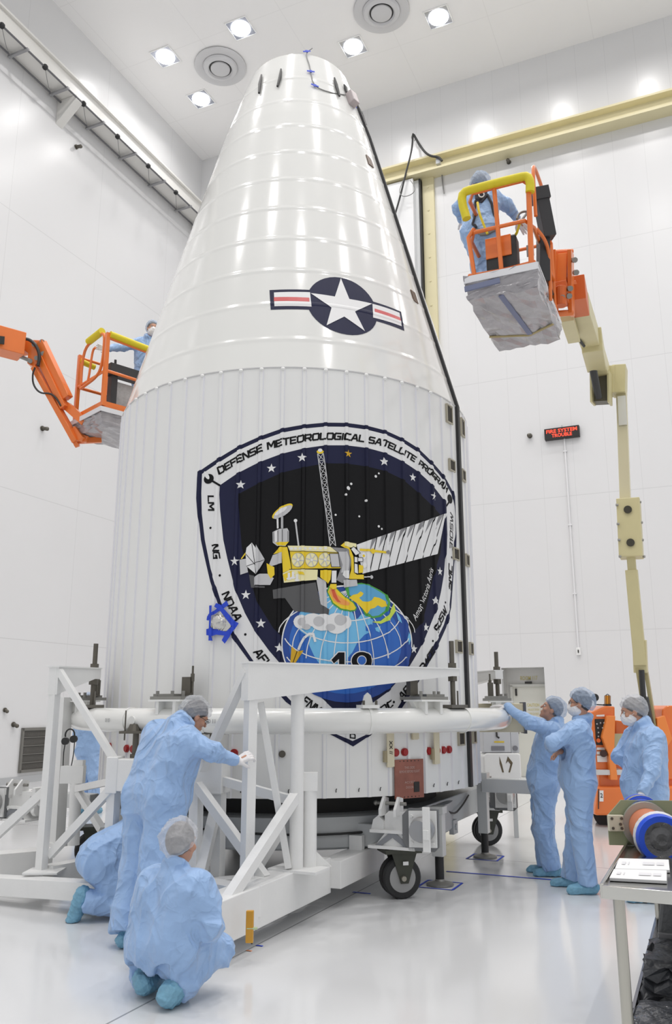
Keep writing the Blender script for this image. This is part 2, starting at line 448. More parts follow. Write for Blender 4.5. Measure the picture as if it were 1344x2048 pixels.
# conductor rods under the ledge
t = thing('conductor_rail', 'pair of dark conductor rods with cross ties under the left wall ledge', 'rail', rm(NL + 0.52, 12, 16.9))
for off in (0.12, 0.62):
    m = MB(); m.cyl(rm(NL + off, 8, 16.90), rm(NL + off, DB - 0.1, 16.90), 0.025, n=8); m.build('rod', mat('rod_steel', (0.16, 0.16, 0.17), 0.4, 0.5), t)
for i in range(9):
    dd = 9.3 + i * 1.38
    m = MB(); m.rbox(rm(NL + 0.37, dd, 16.88), (0.62, 0.07, 0.05)); m.build('cross_tie', mat('tie_grey', (0.30, 0.30, 0.31), 0.5), t)
    m = MB(); m.ball(rm(NL + 0.62, dd + 0.62, 16.90), 0.075, 10); m.build('hanger_ball', RUBBER, t, smooth=True)
for i in range(8):
    dd = 9.3 + i * 1.38 + 0.62
    a = rm(NL + .62, dd, 16.88); b = rm(NL + .14, dd + .76, 16.86); c = (a + b) / 2 + Vector((0, 0, -.14))
    m = MB(); m.tube([a, c, b], 0.008, 5, smooth=2); m.build('festoon_wire', GREYW, t)

# yellow door-track beam along the back wall, its post and the big white door leaf
t = MB()
BN0, BN1 = -9.6, N1
def prof_beam(m, n0, n1):
    P = [(0, 16.66), (-.42, 16.66), (-.42, 16.72), (-.16, 16.80), (-.16, 17.12), (-.34, 17.16), (-.34, 17.22), (0, 17.22)]
    m.prism([rm(n0, DB + a, z) for a, z in P], NV * (n1 - n0))
prof_beam(t, BN0, BN1)
struct(t.build('trim_2', BEAMY))
m = MB(); m.rbox(rm(-6.12, DB - 0.05, 8.33), (0.34, 0.10, 16.66))
for k in range(22):
    m.cyl(rm(-6.12, DB - .10, .6 + k * .75), rm(-6.12, DB - .115, .6 + k * .75), 0.03, n=8)
struct(m.build('trim_3', BEAMY))
m = MB(); m.rbox(rm(-8.1, DB - 0.17, 8.3), (3.2, 0.34, 16.6)); struct(m.build('door_1', mat('door_white', (0.76, 0.765, 0.77), 0.35)))
m = MB(); m.rbox(rm(-6.42, DB - 0.10, 8.3), (0.16, 0.2, 16.6)); struct(m.build('trim_4', mat('door_edge_white', (0.66, 0.67, 0.67), 0.4)))
m = MB(); m.rbox(rm(-6.33, DB - 0.12, 8.3), (0.05, 0.24, 16.6)); struct(m.build('trim_5', RUBBER))  # black strip stands in for the shaded gap between door leaf and post

# personnel door in its recess
m = MB()
nn = (DRN0 + DRN1) / 2
m.rbox(rm(nn, DB + 0.55, 1.3), (1.3, 0.1, 2.75))
m.rbox(rm(DRN0 - .05, DB + 0.38, 1.3), (0.1, 0.34, 2.75)); m.rbox(rm(DRN1 + .05, DB + 0.38, 1.3), (0.1, 0.34, 2.75))
m.rbox(rm(nn, DB + 0.38, DRZ + .05), (1.3, 0.34, 0.1))
struct(m.build('wall_recess', mat('recess_paint', (0.62, 0.62, 0.60), 0.4)))
dp = mat('personnel_door_paint', (0.64, 0.64, 0.58), 0.4)
dr = MB(); dr.rbox(rm(nn + .08, DB + 0.47, 1.06), (0.86, 0.05, 2.12)); dr = struct(dr.build('door_2', dp))
fr = MB(); fr.mi = 0
for a in (-.38, .54): fr.rbox(rm(nn + a, DB + .46, 1.08), (0.06, 0.10, 2.16))
fr.rbox(rm(nn + .08, DB + .46, 2.15), (0.98, 0.10, 0.06)); fr.build('door_frame', mat('door_frame_paint', (0.58, 0.58, 0.54), 0.4), dr)
m = MB(); m.rbox(rm(nn - .27, DB + .43, 1.99), (0.04, 0.05, 0.17)); m.build('door_closer', DARK, dr)
m = MB(); m.rbox(rm(nn + .05, DB + .40, 2.22), (0.17, 0.04, 0.05)); m.build('door_sensor', DARK, dr)
m = MB(); m.rbox(rm(nn - .30, DB + .42, 1.02), (0.10, 0.06, 0.05)); m.build('door_handle', DKSTEEL, dr)
TXTY = mat('faded_yellow_letters', (0.60, 0.53, 0.22), 0.6)
m = MB(); flat_text(m, 'ROOM 117', rm(nn + .05, DB + .49, 2.33), NV, (0, 0, 1), 0.10, 0.42, bold=0.01); m.build('room_number', TXTY, dr, recalc=False)
m = MB(); flat_text(m, 'CAUTION', rm(nn + .13, DB + .44, 1.68), NV, (0, 0, 1), 0.075, 0.30, bold=0.015)
flat_text(m, 'AIRLOCK DOOR', rm(nn + .13, DB + .44, 1.57), NV, (0, 0, 1), 0.05, 0.28)
flat_text(m, 'KEEP CLOSED', rm(nn + .13, DB + .44, 1.47), NV, (0, 0, 1), 0.05, 0.26); m.build('caution_lettering', TXTY, dr, recalc=False)

# return-air grille low on the left wall
GRL = mat('grille_dark', (0.085, 0.08, 0.072), 0.6, var=0.3, vscale=50); GRF = mat('grille_frame', (0.17, 0.165, 0.15), 0.5)
t = thing('return_air_grille', 'dark louvred return air grille low on the left wall', 'vent', rm(NL, 14.83, 0.25))
m = MB(); m.rbox(rm(NL + .012, 14.83, 0.70), (0.02, 0.80, 0.88)); m.build('mesh_panel', GRL, t)
m = MB()
for a, b, c, e in ((14.41, .70, .05, .96), (15.25, .70, .05, .96)): m.rbox(rm(NL + .03, a, b), (0.05, c, e))
for z in (.25, 1.15): m.rbox(rm(NL + .03, 14.83, z), (0.05, .88, .06))
m.build('frame', GRF, t)
for z in (.43, .61, .79, .97):
    m = MB(); m.rbox(rm(NL + .035, 14.83, z), (0.03, .80, .014)); m.build('louvre_rail', GRF, t)
# small fittings on the walls
def nub(q, wall, label, r=.045, L=.16, m0=DKSTEEL):
    p = PW(*q, n=NL) if wall == 'L' else PW(*q, d=DB)
    out = NV if wall == 'L' else -DV
    m = MB(); m.cyl(p, p + out * .03, r * 1.4, n=12); m.cyl(p + out * .03, p + out * L - Vector((0, 0, .03)), r, n=12)
    m.ball(p + out * L - Vector((0, 0, .03)), r * 1.15, 10)
    o = m.build('wall_nozzle', m0, None, smooth=True, org=p); tag(o, label, 'nozzle', 'dark nozzles on the walls')
nub((152, 294), 'L', 'small dark nozzle high on left wall just under the ledge')
nub((84, 857), 'L', 'small dark nozzle on left wall below the orange boom')
nub((9, 1420), 'L', 'round metal nozzle on left wall at far left edge, upper of the low pair', .035, .08)
nub((26, 1449), 'L', 'short dark nozzle on left wall directly above the return air grille', .04, .12)
nub((1018, 325), 'R', 'small dark nozzle right under the yellow beam')
nub((1060, 872), 'R', 'small dark nozzle left of the red message sign')

# red message sign with its conduit
p0 = PW(1125, 868, d=DB)
t = thing('message_sign', 'black LED sign with red words on the back wall', 'sign', p0)
ux = NV; 
m = MB(); m.rbox(p0 - DV * .07, (0.86, .13, .29)); m.build('housing', mat('sign_black', (0.012, 0.01, 0.01), 0.4), t, bevel=.008)
LED = mat('led_red', (0.5, 0.02, 0.01), 0.5, emit=(1.0, 0.07, 0.03), estr=1.5)
m = MB(); flat_text(m, 'FIRE SYSTEM', p0 - DV * .138 + Vector((0, 0, .058)), NV, (0, 0, 1), 0.095, 0.76, bold=0.02)
flat_text(m, 'TROUBLE', p0 - DV * .138 - Vector((0, 0, .058)), NV, (0, 0, 1), 0.095, 0.50, bold=0.02); m.build('lit_letters', LED, t, recalc=False)
m = MB(); m.cyl(p0 + Vector((0, 0, .14)) - DV * .03, p0 + Vector((0, 0, .22)) - DV * .03, .02, n=8); m.build('mount', GREYP, t)
m = MB(); q0 = p0 - DV * .03 + NV * .04; m.cyl(q0 - Vector((0, 0, .14)), Vector((q0.x, q0.y, 3.0)), 0.022, n=10)
for z in (7.9, 6.0, 4.3): m.rbox(Vector((q0.x, q0.y, z)), (.09, .05, .03))
o = m.build('conduit', mat('conduit_white', (0.74, 0.74, 0.75), 0.35), None, org=q0); tag(o, 'thin white conduit running down from the red message sign', 'conduit')
p1 = Vector((q0.x, q0.y, 2.92))
t = thing('switch_box', 'small white switch box at the bottom of the wall conduit', 'switch', p1)
m = MB(); m.rbox(p1, (.10, .08, .17)); m.build('box', WHITE, t, bevel=.006); m = MB(); m.rbox(p1 - DV * .045, (.025, .02, .07)); m.build('toggle', DARK, t)

# hanging hook line and black cable above the door leaf
def cable(name, pts, r, m0, label, cat, smooth=3):
    m = MB(); m.tube(pts, r, 8, smooth=smooth); o = m.build(name, m0, None, smooth=True, org=pts[0]); tag(o, label, cat); return o
W = lambda x, y, off=.45: PW(x, y, d=DB - off)
cable('hanging_cable', [W(826, 268, .2), W(824, 300), W(812, 345), W(800, 395), W(789, 432)], .028, WIRE, 'straight black cable hanging diagonally in front of the white door leaf', 'cable')
cable('power_cable', [W(828, 270, .2), W(843, 297), W(858, 312), W(878, 314), W(884, 322)], .034, WIRE, 'sagging black power cable running to the yellow beam', 'cable')
cable('hook_loop', [W(826, 282, .2), W(822, 274, .2), W(827, 267, .2), W(832, 273, .2), W(829, 282, .2)], .012, GREYW, 'thin loop where the two black cables hang from the wall', 'hook')
cable('cable_loop', [W(806, 361, .5), W(798, 382, .5), W(803, 393, .5), W(818, 392, .5), W(830, 383, .5), W(829, 372, .5), W(821, 361, .5)], .012, GREYW, 'thin grey cable looped on the top of the white door leaf', 'cable')
p = W(877, 323, .35); m = MB(); m.rbox(p, (.13, .12, .2)); tag(m.build('junction_box', GREYP, None, bevel=.008, org=p), 'small grey junction box on the yellow beam at the cable end', 'box')
cable('hanging_rod', [W(884, 350, .05), W(886, 372, .05), W(888, 387, .05)], .018, GREYW, 'short grey rod hanging just right of the yellow post', 'rod', 1)

# ================================================================ visible ceiling fixtures
LENS = mat('lamp_lens', (1, 1, 1), 0.4, emit=(0.97, 0.985, 1.0), estr=14)
REFL = mat('lamp_reflector', (0.42, 0.44, 0.50), 0.25, 0.7)
names = ['square ceiling lamp left of the round air diffuser beside the cone tip', 'square ceiling lamp below the left round air diffuser', 'square ceiling lamp above and left of the cone tip',
         'square ceiling lamp just right of the cone tip', 'rightmost square ceiling lamp, right of the upper air diffuser']
order = [(-12.5, 16.1), (-12.5, 17.94), (-10.02, 16.1), (-7.46, 17.94), (-4.97, 17.94)]
for (n, d), lb in zip(order, names):
    c = rm(n, d, CEIL)
    t = thing('ceiling_lamp', lb, 'ceiling lamp', c, 'square lamps in the ceiling')
    m = MB(); h = .32
    for s in (-1, 1):
        m.rbox(c + NV * (s * h) - Vector((0, 0, .012)), (.03, .67, .025)); m.rbox(c + DV * (s * h) - Vector((0, 0, .012)), (.61, .03, .025))
    m.build('trim_frame', WHITE, t)
    m = MB(); m.rbox(c - Vector((0, 0, .006)), (.61, .61, .012)); m.build('reflector', REFL, t)
    m = MB(); m.ball(c - Vector((0, 0, .03)), (.265, .265, .035), 28); m.build('lens', LENS, t, smooth=True)
    o = lamp(n, d, LAMP_W, .5); o.location.z = CEIL - .09
for (n, d), lb in (((-11.25, 17.04), 'round ceiling air diffuser left of the cone tip'), ((-6.29, 17.1), 'round ceiling air diffuser cut by the top edge of the photo')):
    c = rm(n, d, CEIL)
    t = thing('air_diffuser', lb, 'air diffuser', c, 'round air diffusers in the ceiling')
    VP = mat('diffuser_paint', (0.60, 0.60, 0.61), 0.5); c = c - Vector((0, 0, .02))
    m = MB(); m.lathe(c, [(.74, 0), (.74, -.03), (.62, -.06), (.50, -.03), (.49, 0)], 48); m.build('outer_ring', VP, t, smooth=True)
    m = MB(); m.lathe(c, [(.50, -.04), (.46, -.10), (.36, -.13), (.32, -.08), (.33, -.02)], 48); m.build('middle_ring', VP, t, smooth=True)
    m = MB(); m.lathe(c, [(.0, -.13), (.24, -.13), (.275, -.11), (.28, -.08), (.24, -.05)], 48); m.build('centre_disc', VP, t, smooth=True)
    m = MB(); m.lathe(c, [(.0, -.004), (.52, -.004)], 40); m.build('throat', mat('throat_grey', (.16, .16, .16), .6), t)
# ================================================================ payload fairing
NRIB = 62; RIBSTEP = 2 * pi / NRIB; RIB0 = radians(-0.75); RH = 0.016
RBK = [-.023 / RC, -.013 / RC, .013 / RC, .023 / RC]
THB = []                                                 # theta break points on the cylinder skin
for k in range(NRIB):
    c0 = RIB0 + k * RIBSTEP
    THB += [c0 + q for q in RBK]
    THB += [c0 + RBK[3] + (RIBSTEP + RBK[0] - RBK[3]) * f for f in (.25, .5, .75)]
def ribh(th):
    d = (th - RIB0 + RIBSTEP / 2) % RIBSTEP - RIBSTEP / 2
    d = abs(d) * RC
    return RH if d <= .0131 else max(0.0, RH * (.023 - d) / .010)
ZB = [4.95]; DZ = {4.95: 0.0}
zz = 5.30
k = 0
while zz < 9.85:
    for q, h in ((-.05, 0), (-.026, 0), (-.010, .0035), (.010, .0035), (.026, 0), (.05, 0), (.23, .0004 if k % 2 else -.0002)):
        if zz + q < 9.93: ZB.append(zz + q); DZ[zz + q] = h
    zz += 0.46; k += 1
for z in (7.0, 8.8, 9.6, 9.95):
    if z not in DZ: ZB.append(z); DZ[z] = 0.0
ZB.sort()
def skin_r(th, z):
    if z < 4.93: return RC + ribh(th)
    if z < 4.95: return RC
    for a, b in zip(ZB, ZB[1:]):
        if z <= b:
            f = (z - a) / (b - a); return (prof(a) + DZ[a]) * (1 - f) + (prof(b) + DZ[b]) * f
    return prof(z)
def onskin(th, z, off=0.0):
    return pol(th, skin_r(th, z) + off, z)

fair = thing('payload_fairing', 'tall white cone-topped payload fairing with a painted mission shield and star roundel', 'fairing', (AX, AY, 0.86))
# lower cylinder with external stringers
m = MB(); n = len(THB); vs = []; fs = []
ZS = [0.86, 4.93]
for z in ZS: vs += [pol(t, RC + ribh(t), z) for t in THB]
vs += [pol(t, RC, 4.931) for t in THB]; vs += [pol(t, RC, 4.95) for t in THB]
m.add(vs, [])
for r in range(3):
    for i in range(n):
        j = (i + 1) % n; md = (THB[i] + THB[j]) / 2
        m.f.append((r * n + i, r * n + j, (r + 1) * n + j, (r + 1) * n + i)); m.m.append(1 if (r == 0 and 0 < ribh(md if j else THB[i] + .001) < RH - 1e-5) else 0)
RIBM = mat('stringer_paint', (0.735, 0.735, 0.775), 0.5)
o = m.build('cylinder_skin', [FAIRW, RIBM], fair)
# cone
CONEW = mat('gloss_cone_paint', (0.745, 0.745, 0.72), 0.13, var=0.015, vscale=2, coat=0.3)
m = MB(); NS = 124; vs = []
for z in ZB: vs += [pol(2 * pi * i / NS, prof(z) + DZ[z], z) for i in range(NS)]
fs = [(r * NS + i, r * NS + (i + 1) % NS, (r + 1) * NS + (i + 1) % NS, (r + 1) * NS + i) for r in range(len(ZB) - 1) for i in range(NS)]
fs.append(tuple((len(ZB) - 1) * NS + i for i in range(NS)))
m.add(vs, fs); m.build('nose_cone', CONEW, fair, smooth=True)
m = MB(); m.lathe((AX, AY, 0), [(2.097, 4.936), (2.107, 4.940), (2.107, 4.952), (2.097, 4.958)], 124); m.build('joint_ring', mat('joint_grey', (0.55, 0.55, 0.55), 0.4), fair, smooth=True)
# small end caps of the stringers
for k in range(-9, 9):
    th = RIB0 + k * RIBSTEP
    p = pol(th, RC + .012, 4.925)
    m = MB(); m.ball(p, (.024, .024, .022), 8); m.build('stringer_cap', FAIRW, fair, smooth=True)

# ---- paint on the skin: flat shapes in (arc length, height), cut along the stringers and bent on
class Decal:
    def __init__(s): s.bm = bmesh.new(); s.mats = []
    def mi(s, m):
        if m not in s.mats: s.mats.append(m)
        return s.mats.index(m)
    def poly(s, pts, m, layer):
        i = s.mi(m)
        vs = [s.bm.verts.new((p[0], p[1], layer)) for p in pts]
        try: f = s.bm.faces.new(vs)
        except ValueError: return
        f.material_index = i
        return s
    def px(s, pts, m, layer):
        q = []
        for p in pts:
            th, z = PF(*p); q.append((th * RC, z))
        s.poly(q, m, layer)
    def line(s, pts, w, m, layer, isx=True):
        q = [(lambda a: (a[0] * RC, a[1]))(PF(*p)) for p in pts] if isx else pts
        for a, b in zip(q, q[1:]):
            d = Vector((b[0] - a[0], b[1] - a[1])); 
            if d.length < 1e-6: continue
            n = Vector((-d.y, d.x)).normalized() * w / 2; e = d.normalized() * w * .2
            s.poly([(a[0] - e.x + n.x, a[1] - e.y + n.y), (b[0] + e.x + n.x, b[1] + e.y + n.y), (b[0] + e.x - n.x, b[1] + e.y - n.y), (a[0] - e.x - n.x, a[1] - e.y - n.y)], m, layer)
    def disc(s, c, r, m, layer, r2=None, n=20, rot=0, isx=True):
        if isx: th, z = PF(*c); c = (th * RC, z)
        r2 = r if r2 is None else r2
        s.poly([(c[0] + r * cos(a) * cos(rot) - r2 * sin(a) * sin(rot), c[1] + r * cos(a) * sin(rot) + r2 * sin(a) * cos(rot)) for a in (2 * pi * k / n for k in range(n))], m, layer)
    def star(s, c, r, m, layer, rot=0.0, q=.40):
        th, z = PF(*c); c = (th * RC, z)
        s.poly([(c[0] + (r if k % 2 == 0 else r * q) * sin(rot + pi * k / 5), c[1] + (r if k % 2 == 0 else r * q) * cos(rot + pi * k / 5)) for k in range(10)], m, layer)
    def text(s, txt, path, h, m, layer, bold=.02, shear=0, centre=False, isx=True, width=None, rng=None):
        q = [(lambda a: Vector((a[0] * RC, a[1])))(PF(*p)) for p in path] if isx else [Vector(p) for p in path]
        L = [0]
        for a, b in zip(q, q[1:]): L.append(L[-1] + (b - a).length)
        v, f, w, hh = letters(txt, bold, shear) if txt[-1].islower() else block(txt, bold, shear)
        sx = (L[-1] if width is None else width) / w; sy = h / hh; i = s.mi(m)
        def at(u):
            u = min(max(u, -1), L[-1] + 1)
            for k in range(len(q) - 1):
                if u <= L[k + 1] or k == len(q) - 2:
                    t = (u - L[k]) / (L[k + 1] - L[k]); d = (q[k + 1] - q[k]).normalized()
                    t0 = (q[k] - q[k - 1]).normalized() if k > 0 else d
                    t1 = (q[k + 2] - q[k + 1]).normalized() if k < len(q) - 2 else d
                    tt = (((t0 + d) * (1 - t) + (t1 + d) * t)).normalized()
                    return q[k] + (q[k + 1] - q[k]) * t, Vector((-tt.y, tt.x))
        bv = []
        for x, y in v:
            p, nn = at(x * sx); yy = y * sy - (h / 2 if centre else 0)
            p = p + nn * yy
            bv.append(s.bm.verts.new((p.x, p.y, layer)))
        for ff in (f if rng is None else f[rng[0]:rng[1]]):
            try: g = s.bm.faces.new([bv[a] for a in ff]); g.material_index = i
            except ValueError: pass
    def build(s, name, parent, base=.0022, step=.0011):
        bm = s.bm
        bmesh.ops.delete(bm, geom=[v for v in bm.verts if not v.link_faces], context='VERTS')
        bmesh.ops.triangulate(bm, faces=[f for f in bm.faces if len(f.verts) > 4])
        xs = [v.co.x for v in bm.verts]; ys = [v.co.y for v in bm.verts]
        x0, x1, y0, y1 = min(xs), max(xs), min(ys), max(ys)
        cuts = []
        if y0 < 4.94:
            for t in THB:
                for w in (-2 * pi, 0):
                    a = (t + w) * RC
                    if x0 < a < x1: cuts.append(((a, 0, 0), (1, 0, 0)))
        else:
            for i in range(-NS, NS):
                a = 2 * pi * i / NS * RC
                if x0 < a < x1: cuts.append(((a, 0, 0), (1, 0, 0)))
            for z in ZB:
                if y0 < z < y1: cuts.append(((0, z, 0), (0, 1, 0)))
        for co, no in cuts:
            bmesh.ops.bisect_plane(bm, geom=bm.verts[:] + bm.edges[:] + bm.faces[:], plane_co=co, plane_no=no, dist=1e-6)
        o0 = world_loc(parent)
        if y0 >= 4.94:      # facets of the cone are chords: follow them
            def rad(th, z):
                st = 2 * pi / NS; k = math.floor(th / st); a, b = k * st, (k + 1) * st; f = (th - a) / st
                p = pol(a, skin_r(a, z), z) * (1 - f) + pol(b, skin_r(b, z), z) * f
                return p
        for v in bm.verts:
            th, z = v.co.x / RC, v.co.y; off = base + step * v.co.z
            if y0 >= 4.94:
                p = rad(th, z); d = Vector((p.x - AX, p.y - AY, 0)).normalized(); v.co = p + (d * .958 + Vector((0, 0, .28))) * off - o0
            else: v.co = onskin(th, z, off) - o0
        for f in bm.faces:
            c = f.calc_center_median() + o0
            f.normal_update()
            if f.normal.dot(Vector((c.x - AX, c.y - AY, 0))) < 0: f.normal_flip()
        me = bpy.data.meshes.new(name); bm.to_mesh(me); bm.free()
        for mm in s.mats: me.materials.append(mm)
        o = bpy.data.objects.new(name, me); COL.objects.link(o); o.parent = parent
        return o

WINK = mat('white_ink', (0.76, 0.76, 0.76), 0.5); GINK = mat('gold_ink', (0.62, 0.36, 0.01), 0.45)
YINK = mat('yellow_ink', (0.80, 0.58, 0.02), 0.45); YINK2 = mat('pale_yellow_ink', (0.82, 0.76, 0.42), 0.45)
LGI = mat('light_grey_ink', (0.52, 0.52, 0.53), 0.5); MGI = mat('mid_grey_ink', (0.24, 0.24, 0.25), 0.5); DGI = mat('dark_grey_ink', (0.085, 0.085, 0.088), 0.5)
BI1 = mat('deep_blue_ink', (0.012, 0.06, 0.30), 0.5); BI2 = mat('mid_blue_ink', (0.02, 0.13, 0.50), 0.5); BI3 = mat('sky_blue_ink', (0.16, 0.48, 0.76), 0.5)
TEAL = mat('teal_ink', (0.10, 0.36, 0.60), 0.5); GRN = mat('green_ink', (0.06, 0.33, 0.05), 0.5); LIME = mat('lime_ink', (0.55, 0.68, 0.08), 0.5)
REDI = mat('red_ink', (0.62, 0.09, 0.03), 0.5); ORI = mat('orange_ink', (0.80, 0.33, 0.08), 0.5)

OUT_T = [(397, 944), (435, 918), (478, 892), (520, 873), (565, 857), (608, 849.5), (650, 845.5), (692, 846), (733, 851.5), (770, 861), (803, 876), (835, 896), (860, 920), (880, 942), (893, 960), (905, 983), (908, 997)]
OUT_R = [(910, 1035), (910, 1075), (909, 1115), (906, 1160), (902, 1215), (892, 1255), (876, 1290), (858, 1325), (838, 1362), (803, 1417), (744, 1468)]
OUT_L = [(659, 1468), (572, 1404), (503, 1328), (465, 1276), (435, 1205), (420.5, 1163), (409, 1113), (402, 1080), (396.5, 1027), (393.5, 986)]
BIN_T = [(404.5, 948), (437, 926), (478, 900.5), (520, 881.5), (565, 865.5), (608, 857.5), (650, 853.5), (692, 854), (733, 859.5), (770, 869), (803, 884), (834, 904), (858, 927), (877, 948), (890, 966), (902, 988), (905, 1000)]
BIN_R = [(907.6, 1035), (907.8, 1075), (906.5, 1115), (903.5, 1160), (898, 1213), (887, 1250), (869, 1286), (851, 1320), (830, 1356), (794, 1417), (733, 1469), (705, 1482)]
BIN_L = [(672, 1468), (588, 1408), (511, 1328), (470, 1267), (442.5, 1205), (421.7, 1138), (410, 1080), (404, 1027), (403, 986)]
INN_T = [(440, 971), (475, 947), (518, 925), (563, 908), (608, 897), (650, 891), (692, 891), (733, 896), (770, 906), (805, 923), (835, 943), (862, 968), (884, 996), (891, 1004)]
INN_R = [(892, 1050), (890, 1110), (887, 1150), (881, 1185), (874, 1215), (862, 1245), (850, 1275), (835, 1305), (815, 1338), (776, 1383), (735, 1413), (700, 1440)]
INN_L = [(663, 1415), (642, 1395), (600, 1368), (563, 1330), (538, 1301), (509, 1261), (490, 1226), (470.6, 1180), (455, 1117), (447, 1080), (440.5, 1020), (439, 990)]
BLK = [(478, 988), (517.5, 967), (563, 946), (607, 935), (650, 927), (692, 927.5), (732, 933), (769, 942), (804.6, 959), (831.7, 982), (857, 1005), (880, 1030), (884, 1060), (880, 1105), (867, 1150), (844, 1245), (823, 1267), (800, 1310), (786, 1330), (700, 1375), (640, 1345), (567.5, 1276), (547, 1257), (515, 1205), (505, 1174), (484, 1095), (480, 1048), (478, 1010)]
E = Decal()
E.px(OUT_T + OUT_R + [(706, 1493)] + OUT_L, NAVY, 0)
E.px(BIN_T + BIN_R + BIN_L, WINK, 1)
E.px(INN_T + INN_R + INN_L, NAVY, 2)
E.px(BLK, BLACK, 3)
emb = E.build('mission_shield', fair)
T = Decal()
base = [(439, 951), (465, 935), (495, 918), (528, 903), (565, 893), (609, 885), (640, 881), (680, 881), (723, 885), (750, 890), (773, 896), (798, 908), (824, 923), (845, 939), (865, 957), (880, 973), (893, 989)]
FULL = 'DEFENSE METEOROLOGICAL SATELLITE PROGRAM'
f0 = 0
for wd in FULL.split(' '):
    nf = sum(sum(len(st) - 1 for st in _SG[ch][1]) for ch in wd)
    T = Decal(); T.text(FULL, base, .082, BLACK, 4, bold=.27, shear=.2, rng=(f0, f0 + nf)); T.build('arc_lettering', emb); f0 += nf

def word(t, a, b, h, ink=BLACK, bold=.25, shear=.15, layer=4):
    T = Decal(); T.text(t, [a, b], h, ink, layer, bold=bold, shear=shear, centre=True); T.build('side_lettering', emb)
word('LM', (422, 990), (423, 1023), .070); word('NG', (430, 1088), (435, 1119), .075)
word('NOAA', (450, 1184), (478, 1240), .085); word('AFWA', (512, 1299), (552, 1349), .085); word('FNMOC', (606, 1398), (662, 1440), .085)
word('D', (705, 1478), (705, 1466), .06); word('SMDC', (735, 1440), (785, 1404), .07)
word('AEROSPACE', (798, 1398), (868, 1297), .075); word('50SW', (870, 1262), (891, 1215), .085)
word('SMC', (898, 1180), (900.5, 1128), .09); word('310SW', (901.5, 1100), (902.5, 1025), .07, bold=.16)
for c in ((421.5, 1056), (440, 1151), (491, 1269), (585, 1375), (787, 1404), (865, 1282), (890, 1205), (902.5, 1115)):
    T = Decal(); T.disc(c, .012, BLACK, 4, n=10); T.build('separator_dot', emb)
T = Decal()
T.text('Amor Victoria Aeris', [(831, 1243), (845, 1213), (857, 1180), (866, 1139)], .065, WINK, 5, bold=0, shear=.3)
T.build('motto_lettering', emb)
for a, b, st in (((418, 958), (440, 971), 1), ((900, 1000), (892, 1012), -1)):
    T = Decal(); T.disc(a if st > 0 else (899, 998), .055, BLACK, 4, r2=.05); T.line([a, b], .02, BLACK, 4)
    if st > 0: T.disc((414, 951), .02, WINK, 5, r2=.05, rot=.6)
    T.build('corner_dish_emblem', emb)
G = Decal()
# stars and dots
for c in ((482, 970), (543, 937), (604, 916), (767, 924), (825, 955), (866, 993), (470, 1123), (492, 1190), (522, 1247), (559, 1296), (879, 1143), (869, 1202), (851, 1255), (827, 1298), (671, 1393), (738, 1391)):
    G = Decal(); G.star(c, .048, WINK, 4); G.build('painted_star', emb)
G = Decal(); G.star((696, 908), .042, GINK, 4); G.build('painted_star', emb)
G = Decal()
for x, y, r in ((702, 968, 2.5), (696, 977, 4), (691, 990, 2.4), (731, 1002, 2.5), (671, 1030, 2.1), (718, 1033, 2), (751, 953, 2.8), (757, 947, 2), (757, 1053, 2.5), (763, 1058, 2)): G.disc((x, y), r / 200, WINK, 4, n=12)
G.build('constellation_dots', emb); G = Decal()
# globe
def ell(cx, cy, rx, ry, n=36, a0=0, a1=2 * pi): return [(cx + rx * cos(a0 + (a1 - a0) * k / n), cy - ry * sin(a0 + (a1 - a0) * k / n)) for k in range(n + (0 if a1 - a0 > 6.28 else 1))]
G.px(ell(693, 1288, 130, 117), BI1, 5)
G.px(ell(690, 1288, 112, 100), BI2, 6)
G.px([(600, 1225), (640, 1195), (660, 1180), (700, 1200), (720, 1225), (745, 1240), (742, 1262), (728, 1270), (714, 1285), (704, 1305), (692, 1318), (690, 1345), (650, 1352), (640, 1330), (628, 1312), (618, 1290), (618, 1275), (600, 1262), (590, 1245)], BI3, 7)
G.px([(704, 1203), (716, 1212), (722, 1228), (716, 1236), (709, 1240), (706, 1228), (700, 1218)], BI1, 8)
G.px([(730, 1252), (742, 1248), (748, 1258), (742, 1265), (731, 1262)], BI2, 8); G.px([(749, 1256), (760, 1252), (758, 1265), (751, 1262)], BI3, 8)
G.px([(790, 1222), (799, 1234), (803, 1247), (795, 1240)], BI3, 8); G.px([(815, 1262), (822, 1275), (817, 1290), (811, 1280)], BI3, 8)
# graticule
for ry, cy, rx in ((36, 1206, 80), (58, 1228, 108), (62, 1262, 126), (50, 1302, 122)):
    G.line(ell(692, cy, rx, ry, 26, pi + .25, 2 * pi - .25), .010, WINK, 9)
G.line(ell(693, 1288, 129, 116, 30, -.05, 2.0), .014, WINK, 9); G.line(ell(693, 1288, 129, 116, 20, 2.3, 3.5), .012, WINK, 9)
for k in (-5, -4, -3, -2, -1, 0, 1, 2, 3, 4, 5):
    x1 = 693 + k * 27
    pts = []
    for j in range(12):
        f = j / 11.0; pts.append((698 + (x1 - 698) * sin(f * pi / 2 * 1.0) ** .9 * (1.0), 1180 + f * (165 - 3.2 * k * k)))
    G.line(pts, .009, WINK, 9)
